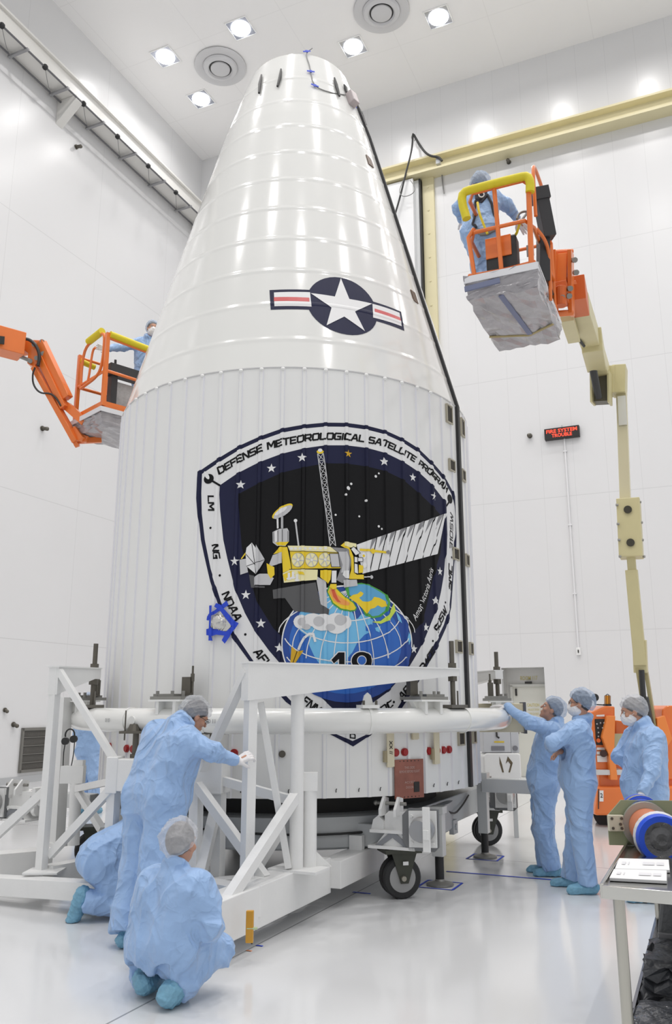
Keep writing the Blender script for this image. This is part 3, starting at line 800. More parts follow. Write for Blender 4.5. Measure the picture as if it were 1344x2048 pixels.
# heat maps
G.px([(653, 1183), (657, 1172), (668, 1172), (680, 1184), (690, 1194), (706, 1204), (713, 1216), (710, 1222), (698, 1224), (680, 1220), (664, 1208)], GRN, 10)
G.px([(655, 1184), (659, 1174), (668, 1174), (680, 1186), (690, 1196), (705, 1206), (711, 1216), (708, 1220), (698, 1221), (681, 1217), (666, 1206)], YINK, 11)
G.px([(658, 1184), (662, 1176), (668, 1176), (674, 1190), (688, 1200), (699, 1208), (694, 1212), (680, 1209), (667, 1202)], ORI, 12)
G.px([(662, 1180), (667, 1178), (671, 1188), (676, 1199), (681, 1205), (674, 1204), (666, 1194)], REDI, 13)
G.px([(689, 1177), (705, 1168), (722, 1166), (738, 1170), (758, 1180), (772, 1190), (778, 1205), (774, 1222), (760, 1234), (744, 1237), (730, 1232), (722, 1216), (706, 1200), (693, 1192)], GRN, 10)
G.px([(695, 1176), (712, 1169), (728, 1169), (745, 1176), (768, 1190), (773, 1206), (768, 1222), (756, 1231), (744, 1233), (734, 1227), (730, 1215), (712, 1200), (698, 1190)], TEAL, 11)
G.px([(697, 1196), (705, 1190), (714, 1188), (720, 1183), (726, 1187), (723, 1192), (717, 1196), (724, 1203), (734, 1204), (742, 1201), (747, 1194), (757, 1196), (770, 1203), (772, 1213), (762, 1215), (754, 1211), (748, 1216), (738, 1219), (732, 1228), (724, 1218), (714, 1208)], YINK, 12)
G.px([(786, 1206), (790, 1222), (778, 1240), (760, 1248), (742, 1244), (760, 1242), (775, 1230), (782, 1216)], LIME, 11)
G.build('painted_globe', emb); G = Decal()
# cloud, arrow, swoosh
for x, y, rx, ry, k in ((602, 1244, 15, 14, 0), (625, 1240, 20, 13, 0), (645, 1245, 24, 17, 0), (672, 1247, 23, 21, 0), (690, 1245, 12, 13, 0), (603, 1244, 8, 8, 1), (612, 1254, 9, 6, 1), (637, 1243, 11, 10, 1), (680, 1240, 12, 11, 1), (660, 1255, 10, 7, 1)):
    G.px(ell(x, y, rx, ry, 18), LGI if k else WINK, 12 + k)
G.build('painted_cloud', emb); G = Decal()
G.px([(583, 1293), (594, 1303), (607, 1301), (587, 1332), (580, 1334)], GINK, 12); G.line([(594, 1303), (584, 1331)], .006, BLACK, 13)
G.line([(597, 1299), (601, 1288), (608, 1276), (618, 1268), (626, 1268), (630, 1283)], .022, WINK, 13)
G.build('painted_arrowhead', emb); G = Decal()
# dark flap behind the satellite
G.px([(545.6, 1180), (631, 1165), (641, 1209), (658, 1219), (656.5, 1230), (588, 1222.6), (570, 1196.5), (547, 1198)], DGI, 11)
G.px([(631, 1152), (651, 1163), (653.5, 1217), (641, 1209)], LGI, 12)
G.build('painted_flap', emb); G = Decal()
# boom mast
a0, a1, b0, b1 = (635, 908), (646, 907), (660, 1092), (671, 1092)
G.line([a0, b0], .009, LGI, 5); G.line([a1, b1], .009, LGI, 5)
for k in range(13):
    f, g = k / 13, (k + 1) / 13
    L0 = (a0[0] + (b0[0] - a0[0]) * f, a0[1] + (b0[1] - a0[1]) * f); R0 = (a1[0] + (b1[0] - a1[0]) * f, a1[1] + (b1[1] - a1[1]) * f)
    L1 = (a0[0] + (b0[0] - a0[0]) * g, a0[1] + (b0[1] - a0[1]) * g); R1 = (a1[0] + (b1[0] - a1[0]) * g, a1[1] + (b1[1] - a1[1]) * g)
    G.line([L0, R1], .006, LGI, 5); G.line([R0, L1], .006, LGI, 5); G.line([L0, R0], .006, LGI, 5)
G.px(ell(640, 904, 7, 4, 14), YINK, 6); G.px(ell(640, 901, 4.5, 3.5, 12), WINK, 7)
G.build('painted_boom_mast', emb); G = Decal()
# solar panel
tp = lambda f: (712 + (889 - 712) * f, 1090 + (1027 - 1090) * f); bp = lambda f: (724 + (873 - 724) * f, 1148 + (1108 - 1148) * f)
G.px([tp(0), tp(.22), tp(1), bp(1), bp(0)], WINK, 12)
for k in range(1, 9):
    a = tp(.12 + k * .107); b = bp(k * .115 - .02)
    G.line([a, b], .009, BLACK, 14)
    c = tp(.12 + k * .107 - .055); G.px([a, c, (c[0] + (b[0] - a[0]) * .35, c[1] + (b[1] - a[1]) * .35)], MGI, 13)
G.build('painted_solar_panel', emb); G = Decal()
# satellite body
P = lambda pts, m, l: G.px(pts, m, l)
P([(480, 1120), (492.7, 1118), (497, 1145), (481.6, 1150)], LGI, 13); G.line([(484, 1118), (492, 1107), (494, 1113)], .012, YINK, 13)
P([(504.6, 1086), (530.7, 1120.6), (513.6, 1149.6), (494, 1133), (492, 1108), (494, 1096)], WINK, 14)
P([(513, 1090), (530.7, 1120.6), (513.6, 1149.6)], LGI, 15)
for a, b in (((494, 1133), (530, 1120)), ((492, 1108), (512, 1131)), ((504.6, 1088), (513.6, 1149)), ((530.7, 1120.6), (513.6, 1149.6))): G.line([a, b], .005, BLACK, 16)
P([(509, 1155.6), (520, 1148), (535, 1148), (548, 1157), (541, 1170.5), (509, 1170.5)], LGI, 15); P([(499, 1150), (509, 1152), (511, 1172), (530, 1173), (530, 1176), (503, 1176)], DGI, 13)
P([(533.7, 1127), (549, 1135), (549.5, 1150), (542, 1158), (536, 1148)], YINK, 15)
P([(560, 1094.6), (574.6, 1094.6), (583.5, 1139), (566, 1146), (564, 1105), (547, 1109)], YINK, 14)
P([(539, 1129), (546, 1111), (564, 1105), (564, 1127), (543, 1133)], LGI, 16)
P([(574.6, 1092), (660, 1094), (675, 1106), (579, 1103)], YINK2, 14)
P([(579, 1103), (675, 1106), (681, 1137), (583.5, 1139)], YINK, 14)
for x in (583, 591, 600, 610, 620, 630, 640, 650): P(ell(x, 1097.5, 3.4, 2.6, 10), WINK, 15)
for x in (596, 623, 649):
    P(ell(x, 1120.5, 12.8, 14.5, 22), MGI, 15); P(ell(x - .5, 1120.5, 11.8, 13.6, 22), YINK2, 16)
    for k in range(3):
        a = k * pi / 3 + .2; G.line([(x + 11 * cos(a), 1120.5 + 12.5 * sin(a)), (x - 11 * cos(a), 1120.5 - 12.5 * sin(a))], .010, LGI, 17)
    G.disc((x, 1120.5), .012, WINK, 18, n=10)
P([(565.6, 1147), (583, 1139), (635, 1140), (634, 1160), (568, 1166)], YINK2, 14); P([(565.6, 1150), (583, 1142), (590, 1150), (570, 1163)], YINK, 15)
for x, y in ((578, 1152), (586, 1150), (594, 1155)): P([(x - 2.5, y - 6), (x + 2.5, y - 6), (x + 2.5, y + 5), (x - 2.5, y + 5)], WINK, 16); P(ell(x, y + 6, 5, 2.4, 12), WINK, 17)
P([(595, 1143), (606, 1145), (609, 1151), (598, 1149)], YINK, 17)
G.line([(579, 1139.5), (681, 1138)], .006, BLACK, 17); G.line([(574.6, 1092), (579, 1103), (583.5, 1139)], .006, BLACK, 17); G.line([(579, 1103), (676, 1106)], .005, BLACK, 17)
P([(545.6, 1065), (555, 1060), (574.6, 1057), (578, 1063), (578, 1083), (571, 1093), (555, 1093), (546, 1086)], LGI, 15)
P([(551, 1086), (578, 1084), (571, 1092), (557, 1092)], YINK, 16); P([(549, 1065), (555, 1061), (556, 1083), (550, 1085)], WINK, 16)
for x in (548, 556, 565, 576): G.line([(x, 1060 + abs(x - 565) * .3), (x, 1084)], .005, DGI, 17)
G.line([(555, 1025), (556, 1057)], .018, WINK, 13); G.line([(564.6, 1035), (564.6, 1057)], .020, LGI, 13)
G.disc((565, 1023), .115, YINK, 14, r2=.042, rot=.62, n=24); G.disc((566, 1025), .105, LGI, 15, r2=.036, rot=.62, n=24); G.disc((562, 1023), .07, WINK, 16, r2=.02, rot=.62, n=20)
G.line([(591, 1043), (593, 1060), (597, 1091.6)], .015, LGI, 13); G.disc((591, 1042), .017, WINK, 14, n=12)
P([(661.4, 1095), (695, 1097.7), (701.6, 1121.8), (696, 1158), (684, 1167), (672, 1160.6), (680, 1138), (676, 1105.7)], MGI, 15)
P([(676, 1104), (692, 1104), (698, 1121), (694, 1145), (681, 1146), (684, 1130)], LGI, 16)
P([(658, 1107.7), (675.5, 1107.7), (679, 1134.5), (662, 1134.5)], LGI, 16); G.line([(658, 1107.7), (675.5, 1107.7), (679, 1134.5), (662, 1134.5), (658, 1107.7)], .005, BLACK, 17)
P([(680, 1092), (687, 1086), (696, 1095), (700, 1100), (705.6, 1114), (707, 1146), (712, 1150), (725.7, 1150), (726, 1159), (696, 1158.6), (701, 1140.5), (701, 1120), (695, 1100)], YINK, 17)
P([(688, 1084), (711, 1088), (711, 1095), (697, 1096), (688, 1092)], YINK2, 18)
for q in ([(700, 1099), (705.6, 1093.7), (719, 1107), (709.6, 1112)], [(707, 1113.7), (713.7, 1115), (713.7, 1125.8), (707, 1125.8)], [(714, 1115.8), (724, 1116.4), (724, 1123.8), (714, 1123.8)], [(707, 1127), (713.7, 1129), (715, 1148.6), (707, 1146)]):
    P(q, WINK, 19); G.line(q + [q[0]], .005, BLACK, 20)
P([(716, 1130), (725, 1132.5), (724, 1146), (715.7, 1147)], YINK, 19); G.disc((725.7, 1112.4), .026, WINK, 18, r2=.034); G.disc((725.7, 1112.4), .013, YINK, 19); G.disc((727.7, 1131), .02, WINK, 18, r2=.03)
G.line([(719, 1100), (772.6, 1105.7)], .022, YINK, 18); G.disc((744, 1103), .022, YINK, 19, r2=.026); G.disc((773, 1105.5), .02, MGI, 19)
P([(662.8, 1141.9), (672, 1141.9), (671.5, 1166), (662, 1166)], WINK, 18); P([(640, 1141), (662, 1141), (660, 1160), (655, 1168), (640, 1155)], YINK, 17); P([(660, 1168.6), (672, 1168.6), (672, 1177), (665, 1179.6), (658, 1174)], YINK, 18)
P([(685.5, 1160.6), (712, 1160), (713.7, 1172), (687, 1176)], LGI, 18); P([(687, 1142), (696, 1142), (696, 1158), (690, 1157), (684, 1150)], WINK, 17)
G.line([(727, 1154.6), (740, 1154.6)], .012, LGI, 16); G.disc((741, 1154.6), .018, LGI, 17)
G.build('painted_satellite', emb); G = Decal()
# number
G.px([(659, 1320), (675, 1303), (690, 1303), (690, 1352), (675, 1352), (675, 1321), (667, 1329)], WINK, 14)
G.px([(662, 1320), (676, 1305), (688, 1305), (688, 1350), (677, 1350), (677, 1318), (667, 1327)], BLACK, 15)
G.px(ell(722, 1322, 22, 20, 26), WINK, 14); G.px(ell(722, 1322, 20, 18, 26), BLACK, 15); G.px(ell(722, 1321, 9.5, 10, 20), WINK, 16); G.px(ell(722, 1321, 8, 8.5, 20), BI2, 17)
G.px([(730, 1325), (742, 1322), (738, 1350), (712, 1352), (712, 1343), (728, 1341)], BLACK, 16)
G.build('painted_number', emb)
# star roundel on the cone
R_ = Decal()
tips = [(681.4, 557), (743.8, 608), (729.5, 663), (652.9, 651.4), (621, 587)]
tp2 = [PF(*t) for t in tips]
def rs(th, z): return (th * RC, z)
cth = sum(t[0] for t in tp2) / 5; cz = sum(t[1] for t in tp2) / 5; kr = prof(cz) / RC
Rr = sum(hypot((t[0] - cth) * prof(cz), (t[1] - cz) / .963) for t in tp2) / 5 * 1.06
def rp(u, v): return ((cth + u / prof(cz + v)) * RC, cz + v * .963)
R_.poly([rp(Rr * cos(a), Rr * sin(a)) for a in (2 * pi * k / 40 for k in range(40))], NAVY, 1)
R_.px([(539, 580.5), (620, 580), (625, 620), (541.4, 619.8)], NAVY, 0); R_.px([(745, 603), (802, 623.8), (808.6, 662), (748, 641)], NAVY, 0)
R_.px([(548, 585.5), (620, 585), (623, 613.8), (549, 613)], WINK, 2); R_.px([(744.5, 608), (798.5, 626), (803, 653), (746, 635.5)], WINK, 2)
R_.px([(548, 595), (618.5, 596), (619, 604), (548, 603)], mat('bar_red', (0.60, 0.10, 0.10), .35), 3); R_.px([(748.8, 617.5), (799.5, 635.5), (801.5, 642.5), (749, 624)], mat('bar_red', (0.60, 0.10, 0.10)), 3)
st = []
for k in range(5):
    st.append(tips[k]); a, b = tips[k], tips[(k + 1) % 5]
    c = (sum(t[0] for t in tips) / 5, sum(t[1] for t in tips) / 5)
    md = ((a[0] + b[0]) / 2, (a[1] + b[1]) / 2); st.append((c[0] + (md[0] - c[0]) * .47, c[1] + (md[1] - c[1]) * .47))
R_.px(st, WINK, 4)
R_.build('star_roundel', fair)

# split line rail, vent windows, plugs, panel
ths = PF(923.5, 1150)[0]
m = MB()
for z0, z1, w in ((0.86, 4.95, .06), (4.95, 7.0, .045), (7.0, 8.8, .035), (8.8, 9.6, .03)):
    a, b = onskin(ths, z0 + .001, .016), onskin(ths, z1, .016); m.beam(a, b, w, .034, up=pol(ths, 1, 0) - Vector((AX, AY, 0)))
m.build('split_rail', mat('rail_black', (0.018, 0.018, 0.02), 0.5), fair)
VENTF = mat('vent_frame_bronze', (0.40, 0.37, 0.29), 0.5); VENTD = mat('vent_dark', (0.03, 0.024, 0.015), 0.6, var=.5, vscale=20)
def skinbox(mb, th, z, w, h, t, off=0.0):
    r = skin_r(th, z) if z > 4.95 else RC
    n = pol(th, 1, 0) - Vector((AX, AY, 0)); R = Matrix.Rotation(th, 3, 'Z'); c = pol(th, r + off, z)
    if z > 4.95: R = R @ Matrix.Rotation(-.27, 3, 'X')
    mb.box(c, (w, t, h), R)
for x0, y0, x1, y1, hh in ((890, 807, 903, 851, .2), (919.5, 837, 926.6, 875, .2), (894, 919, 910, 944, .12), (921, 939, 929, 964, .12), (902, 1096, 918, 1121, .12), (928, 1109, 937, 1133, .12), (908, 1283, 924, 1304, .12), (936, 1287, 945, 1308, .12), (913, 1465, 928, 1490, .12), (941, 1465, 952, 1482, .12)):
    th, z = PF((x0 + x1) / 2, (y0 + y1) / 2)
    w = .125
    m = MB(); skinbox(m, th, z, w * .9, hh * .85, .02, .006); d = m.build('vent_opening', VENTD, fair)
    m = MB(); 
    for dx, dz, a, b in ((0, hh / 2 + .0, w + .01, .014), (0, -hh / 2 - .0, w + .01, .014)): 
        R = th; skinbox(m, th, z + dz, a, b, .034, .008)
    for s in (-1, 1): skinbox(m, th + s * w / 2 / RC, z, .011, hh, .034, .008)
    m.build('vent_frame', VENTF, fair)
for x, y in ((739, 323), (828, 594)):
    th, z = PF(x, y); m = MB(); skinbox(m, th, z, .10, .16, .02, .0); m.build('vent_opening', mat('vent_brown', (0.10, 0.055, 0.03), .5), fair)
def plug(x, y, m0=RED, r=.036):
    th, z = PF(x, y); n = pol(th, 1, 0) - Vector((AX, AY, 0)); c = pol(th, RC, z)
    m = MB(); m.cyl(c, c + n * .02, r, n=20); m.cyl(c + n * .02, c + n * .028, r * .8, n=20); m.build('port_plug', m0, fair, smooth=True)
for x, y in ((221, 1493), (255, 1497), (267.5, 1498), (281, 1499), (469, 1506), (790, 1505), (808, 1504), (856, 1502), (873, 1501), (885, 1500), (896.5, 1499)): plug(x, y)
plug(564.5, 1508, DKSTEEL, .03)
th, z = PF(815.5, 1557); m = MB()
PNL = mat('brown_access_panel', (0.27, 0.095, 0.065), 0.45, var=.35, vscale=9)
skinbox(m, th, z, .34, .345, .012, .021); pa = m.build('access_panel', PNL, fair, bevel=.003)
m = MB()
for k in range(8):
    for s in (-1, 1):
        skinbox(m, th + s * .155 / RC, z - .15 + k * .043, .009, .009, .02, .021); skinbox(m, th + (-.15 + k * .043) / RC, z + s * .158, .009, .009, .02, .021)
m.build('panel_screw', DARK, pa)
m = MB(); c = pol(th, RC + .0285, z); rt = Vector((cos(th), sin(th), 0))
flat_text(m, 'THIS SIDE', c + Vector((0, 0, .10)), rt, (0, 0, 1), .022, .12); flat_text(m, 'REMOVE BEFORE FLIGHT', c + Vector((0, 0, .065)), rt, (0, 0, 1), .022, .24)
flat_text(m, 'ACCESS', c - Vector((0, 0, .03)), rt, (0, 0, 1), .02, .12); flat_text(m, 'DOOR', c - Vector((0, 0, .075)), rt, (0, 0, 1), .02, .09); m.build('panel_lettering', mat('faded_ink', (0.52, 0.36, 0.32), .6), pa, recalc=False)
m = MB(); skinbox(m, th + .08 / RC, z - .075, .065, .09, .006, .03); m.build('data_plate', DARK, pa)
for k in range(-7, 10):
    thk = RIB0 + (k + .5) * RIBSTEP; c = pol(thk, RC + .004, .91)
    m = MB(); m.tube([c, c + Vector((0, -.014, .02)), c + Vector((.006, -.016, .032))], .004, 6); m.build('lower_hook', DARK, fair)
# black straps hanging from the cone
for q in ([(525, 152), (522, 170), (520, 188)], [(563, 141), (561, 158), (556, 175)], [(667, 158), (671, 174), (677, 194)], [(686, 171), (689, 178), (691, 187)], [(713, 214), (720, 229), (729, 252)]):
    P3 = [onskin(*PF(*p), .022) for p in q]
    m = MB(); m.tube([P3[0] * 1.0] + P3[1:], [.012, .022, .014], 8); m.build('lifting_strap', WIRE, fair, smooth=True)
# instrument lead taped to the cone tip
q = [(624, 98), (613, 106), (613, 116), (619, 132), (622, 150), (627, 171), (640, 180), (664, 187), (690, 191)]
P3 = [onskin(*PF(*p), .012) for p in q]
o = MB().tube(P3, .007, 6, smooth=2).build('sensor_lead', GREYW, None, smooth=True, org=P3[0]); tag(o, 'thin grey lead taped down the tip of the cone', 'cable')
for x, y, a in ((613, 105, -.35), (621, 145, -.05), (629, 173, .3), (706, 212, 0)):
    th, z = PF(x, y); c = onskin(th, z, .022)
    m = MB(); R = Matrix.Rotation(th, 3, 'Z') @ Matrix.Rotation(-.3, 3, 'X') @ Matrix.Rotation(a, 3, 'Y')
    m.box(c, (.10, .006, .022), R); m.box(c, (.03, .008, .04), R)
    m.build('tape_strip', BLUETAPE, o)
th, z = PF(699, 201); m = MB(); c = onskin(th, z, .05); R = Matrix.Rotation(th, 3, 'Z') @ Matrix.Rotation(-.3, 3, 'X')
m.box(c, (.12, .10, .20), R); tag(m.build('sensor_box', mat('pinkish_grey_box', (0.42, 0.37, 0.37), .45), None, bevel=.01, org=c), 'small grey box on the side of the cone tip where the lead ends', 'box')

# foil patch under blue tape, left edge of the shield
th, z = PF(446, 1243); t = thing('foil_patch', 'crinkled silver foil patch held with blue tape beside the shield lettering', 'foil patch', onskin(th, z, .02))
F = Decal(); F.px([(444, 1222), (432, 1240), (424, 1258), (436, 1258), (447, 1263), (456, 1262), (466, 1252), (463, 1244), (458, 1238), (448, 1228)], FOIL, 26)
F.build('foil', t)
radv0 = lambda c: Vector((c.x - AX, c.y - AY, 0)).normalized()
cf = onskin(*PF(443, 1246), .045); m = MB(); m.ball(cf - radv0(cf) * .02, (.08, .03, .075), 16); 
bo = m.build('foil_bulge', FOIL, t, smooth=False)
rs_ = random.Random(3)
for v in bo.data.vertices: v.co += Vector((rs_.uniform(-.012, .012), rs_.uniform(-.016, .006), rs_.uniform(-.012, .012)))
for i, q in enumerate(([(456, 1202), (460, 1211), (425, 1234), (420, 1238), (420, 1229), (427, 1226)], [(422, 1212), (428.5, 1212), (426, 1260), (429, 1282), (420.5, 1282), (421, 1262), (422, 1236)],
          [(418, 1234), (424, 1225), (428, 1233), (421, 1242), (417, 1241)], [(436, 1207), (444, 1210), (463, 1232), (474, 1244), (480, 1247), (478, 1251), (466, 1253), (444, 1223), (432, 1214)],
          [(417, 1259), (430, 1256), (446, 1262), (455, 1264), (470, 1252), (480, 1248), (467, 1268), (453, 1288), (447, 1281), (452, 1272), (436, 1270), (428, 1273), (417, 1271)])):
    F = Decal(); F.px(q, BLUETAPE, 30 + i * 2); F.build('tape_strip', t)
# ================================================================ handling ring round the fairing
RR, RT, RZ = 2.36, 0.111, 1.53
ring = thing('handling_ring', 'white tubular ring girdling the lower fairing at head height', 'support ring', (AX, AY, RZ))
m = MB(); m.tube([pol(2 * pi * i / 96, RR, RZ) for i in range(96)], RT, 24, closed=True)
TUBEW = mat('gloss_tube_paint', (0.80, 0.80, 0.775), 0.2, var=.02, coat=.4)
m.build('ring_tube', TUBEW, ring, smooth=True)
def tang(th): return Vector((cos(th), sin(th), 0))
def radv(th): return Vector((sin(th), -cos(th), 0))
for px in (265, 413, 735, 922):
    th = {265: radians(-36.1), 413: radians(-15.9), 735: radians(19.4), 922: radians(46.3)}[px]
    c = pol(th, RR, RZ); m = MB(); m.cyl(c - tang(th) * .012, c + tang(th) * .012, RT + .008, n=32); m.build('flange', TUBEW, ring, smooth=True)
def mount(th, flip=1, tall=True):
    R = Matrix.Rotation(th, 3, 'Z'); c = pol(th, RR, RZ)
    m = MB(); up = Vector((0, 0, 1)); o = c + up * (RT + .035)
    m.prism([o - tang(th) * .17 + up * .03, o + tang(th) * .17 + up * .03, o + tang(th) * .10 - up * .08, o - tang(th) * .10 - up * .08], -radv(th) * .06)
    m.box(o + up * .03, (.34, .26, .016), R); m.box(o - up * .03 + tang(th) * .09, (.03, .2, .12), R); m.box(o - up * .03 - tang(th) * .09, (.03, .2, .12), R)
    b = m.build('saddle_bracket', TUBEW, ring)
    m = MB(); m.box(o + up * .052 - radv(th) * .04, (.33, .30, .028), R); m.box(o + up * .078 - radv(th) * .05 - tang(th) * .05 * flip, (.22, .24, .022), R)
    m.build('base_plate', MSTEEL, b)
    m = MB()
    for a, d in ((-.12, .06), (.04, .06), (.13, .02)): m.cyl(o + tang(th) * a + radv(th) * d + up * .06, o + tang(th) * a + radv(th) * d + up * .115, .016, n=6)
    m.each('bolt', MSTEEL, b)
    m = MB(); q = o - radv(th) * .10 - tang(th) * .09 * -flip
    m.box(q + up * .16, (.09, .06, .16), R); m.cyl(q + up * .1 + tang(th) * .05, q + up * .34 + tang(th) * .05, .010, n=8); m.cyl(q + up * .2 + tang(th) * .05, q + up * .27 + tang(th) * .05, .018, n=8)
    m.build('adjuster', DKSTEEL, b)
mount(radians(-24.4), 1); mount(radians(34.6), -1); mount(radians(-62), 1); mount(radians(82), 1); mount(radians(150)); mount(radians(-150))
# crane lug
th = radians(19.4); c = pol(th, RR, RZ); up = Vector((0, 0, 1)); R = Matrix.Rotation(th, 3, 'Z')
m = MB(); m.box(c + up * (RT + .012), (.16, .16, .03), R); t_ = tang(th); b_ = c + up * (RT + .02)
m.prism([b_ - t_ * .055, b_ + t_ * .055, b_ + t_ * .03 + up * .09, b_ + up * .115, b_ - t_ * .03 + up * .09], -radv(th) * .02)
lg = m.build('lifting_lug', TUBEW, ring); m = MB()
for s in (-1, 1): m.cyl(c + up * (RT + .02) + t_ * .06 * s + radv(th) * .05, c + up * (RT + .065) + t_ * .06 * s + radv(th) * .05, .012, n=8)
m.each('bolt', DKSTEEL, lg)
c = pol(radians(-33), RR, RZ) + radv(radians(-33)) * (RT - .012); m = MB(); m.cyl(c, c + radv(radians(-33)) * .02, .04, n=20); m.build('boss', TUBEW, ring, smooth=True)
m = MB()
for th, tx in ((radians(-41), '0110'), (radians(-13.5), 'D 11'), (radians(80), '0112')):
    flat_text(m, tx, pol(th, RR + RT + .004, RZ), tang(th), (0, 0, 1), .035, .07)
m.build('stencil', mat('stencil_grey', (0.16, 0.16, 0.18), .5), ring, recalc=False)
# beige square housing at the right-hand side of the ring, dark edge plate
th = radians(86); c = pol(th, RR, RZ); R = Matrix.Rotation(th, 3, 'Z')
m = MB(); m.box(c, (.26, .50, .31), R); b = m.build('end_housing', mat('beige_bracket_paint', (0, 0, 0)), ring, bevel=.008)
m = MB(); m.box(c + radv(th) * .262, (.28, .03, .34), R); m.build('edge_plate', mat('edge_dark', (.10, .10, .11), .5), b)
# beige hanging straps below the ring
for x0, x1, y1, tx in ((770, 781, 1533, 1), (858, 873, 1527, 0), (819, 831, 1478, 0)):
    th, zt = PF((x0 + x1) / 2, 1466); z1 = PF((x0 + x1) / 2, y1)[1]
    if tx or x0 == 858: z1 = z1
    m = MB(); n_ = radv(th); c0 = pol(th, RC + .045, 1.50); c1 = pol(th, RC + .045, z1)
    m.beam(c0, c1, .075, .012, up=n_); m.beam(c1 + up * .02, pol(th, RC + .01, z1 + .02), .05, .05, up=(0, 0, 1))
    b = m.build('hanger_strap', mat('beige_bracket_paint', (0, 0, 0)), ring)
    if tx:
        m = MB(); flat_text(m, 'XX //', pol(th, RC + .054, z1 + .17), (0, 0, -1), tang(th), .035, .12, bold=.01); m.build('strap_marking', BLACK, b, recalc=False)
    if y1 > 1500:
        m = MB(); m.box(pol(th, RC + .03, z1 + .09) - tang(th) * .05, (.03, .03, .10), Matrix.Rotation(th, 3, 'Z')); m.build('latch', mat('brass_latch', (0.34, 0.29, 0.18), .5), b)

# ================================================================ white steel support stand
st = thing('support_stand', 'large white welded steel stand with braces under the ring, in front of the fairing', 'support stand', (-1.4, 7.0, 0.1))
def P3(x, y, Y): return PY(x, y, Y)
def part(name, fn, m0=STEELW, par=None, **k):
    m = MB(); fn(m); return m.build(name, m0, par or st, **k)
A0 = Vector((-0.685, 6.60, 0)); TIP = pol(radians(43.2), RR, 0); dA = (TIP - A0); dA.z = 0; dA.normalize(); nA = Vector((dA.y, -dA.x, 0))
def arm(root, tip, zt, h0, h1, w=.10, name='lifting_arm'):
    d = (tip - root); d.z = 0; d.normalize(); n = Vector((d.y, -d.x, 0)); L = (tip - root).length
    e = tip + d * .045
    part(name, lambda m: (m.prism([Vector((root.x, root.y, zt)) - d * .04 + n * w / 2, Vector((e.x, e.y, zt + .01)) + n * w / 2, Vector((e.x, e.y, zt - h1)) + n * w / 2, Vector((tip.x, tip.y, zt - h1)) - d * .05 + n * w / 2, Vector((root.x, root.y, zt - h0)) - d * .04 + n * w / 2], -n * w),
        m.prism([Vector((root.x, root.y, zt)) - d * .05 + n * (w / 2 + .012), Vector((e.x, e.y, zt + .012)) + n * (w / 2 + .012), Vector((e.x, e.y, zt + .0)) + n * (w / 2 + .012), Vector((root.x, root.y, zt - .014)) - d * .05 + n * (w / 2 + .012)], -n * (w + .024))))
arm(A0, TIP, 2.00, .30, .065)
def rod(tip, z0, z1, zt):
    r = thing('threaded_rod', '', 'rod', (tip.x, tip.y, z0))
    return r
LT = pol(radians(-54.5), RR, 0); BT = pol(radians(88), RR, 0)
L0 = Vector((-2.60, 7.76, 0))
arm(L0, LT, 2.02, .26, .10, .10)
arm(Vector((1.15, 11.4, 0)), BT, 2.05, .30, .09, .10)
for tip, zt, hh in ((TIP, 2.01, .065), (LT, 2.02, .10), (BT, 2.05, .09)):
    c = Vector((tip.x, tip.y, 0)); rr = MB(); rr.cyl(c + up * 1.64, c + up * 2.27, .024, n=12)
    rd = rr.build('threaded_rod', DKSTEEL, st, smooth=True)
    m = MB(); m.cyl(c + up * (zt + .005), c + up * (zt + .05), .042, n=6); m.cyl(c + up * (zt - hh - .055), c + up * (zt - hh), .046, n=6); m.each('nut', DKSTEEL, rd)
    thx = atan2(tip.x - AX, -(tip.y - AY))
    m = MB(); m.box(c + up * 1.655, (.24, .16, .03), Matrix.Rotation(thx, 3, 'Z')); m.cyl(c + tang(thx) * .07 + up * 1.67, c + tang(thx) * .07 + up * 1.80, .008, n=8); m.build('clamp_plate', mat('clamp_bronze', (0.16, 0.15, 0.13), .5, .4), rd)
SQ = .078
# posts of the front half
A1 = A0 + dA * .02
part('square_post', lambda m: m.beam(Vector((A1.x, A1.y, .40)), Vector((A1.x, A1.y, 1.98)), SQ, SQ, up=nA))
B0 = Vector((-.315, 6.93, 0)); C0 = Vector((-.215, 7.02, 0))
part('round_post', lambda m: (m.cyl(Vector((B0.x, B0.y, .40)), Vector((B0.x, B0.y, 1.78)), .055, n=24), m.cyl(Vector((B0.x, B0.y, 1.77)), Vector((B0.x, B0.y, 1.80)), .075, n=24)), smooth=True)
part('short_round_post', lambda m: (m.cyl(Vector((C0.x, C0.y, .40)), Vector((C0.x, C0.y, 1.00)), .06, n=24), m.box((C0.x, C0.y, 1.06), (.13, .12, .14))), smooth=True)
K = dict()
part('diagonal_brace', lambda m: m.beam(P3(521, 1405, 6.72), P3(577, 1735, 6.88), .05, .05))
part('diagonal_brace', lambda m: m.beam(P3(590, 1594, 6.90), P3(456, 1800, 6.08), .075, .075))
part('diagonal_brace', lambda m: m.beam(P3(494, 1340, 6.60), P3(404, 1538, 7.2), .065, .065))
part('diagonal_brace', lambda m: m.beam(P3(394, 1570, 7.1), P3(530, 1757, 6.7), .07, .07))
part('diagonal_brace', lambda m: m.beam(P3(447, 1562, 7.25), P3(583, 1600, 6.95), .06, .07))
part('diagonal_brace', lambda m: m.beam(P3(436, 1600, 7.3), P3(398, 1760, 6.95), .085, .07))
part('diagonal_brace', lambda m: m.beam(P3(562, 1660, 7.3), P3(502, 1755, 7.1), .07, .06))
part('square_post', lambda m: m.beam(P3(393, 1585, 7.15), P3(388, 1775, 7.0), .085, .085, up=DV))
part('square_post', lambda m: m.beam(P3(439, 1585, 7.3), P3(435, 1756, 7.2), .085, .085, up=DV))
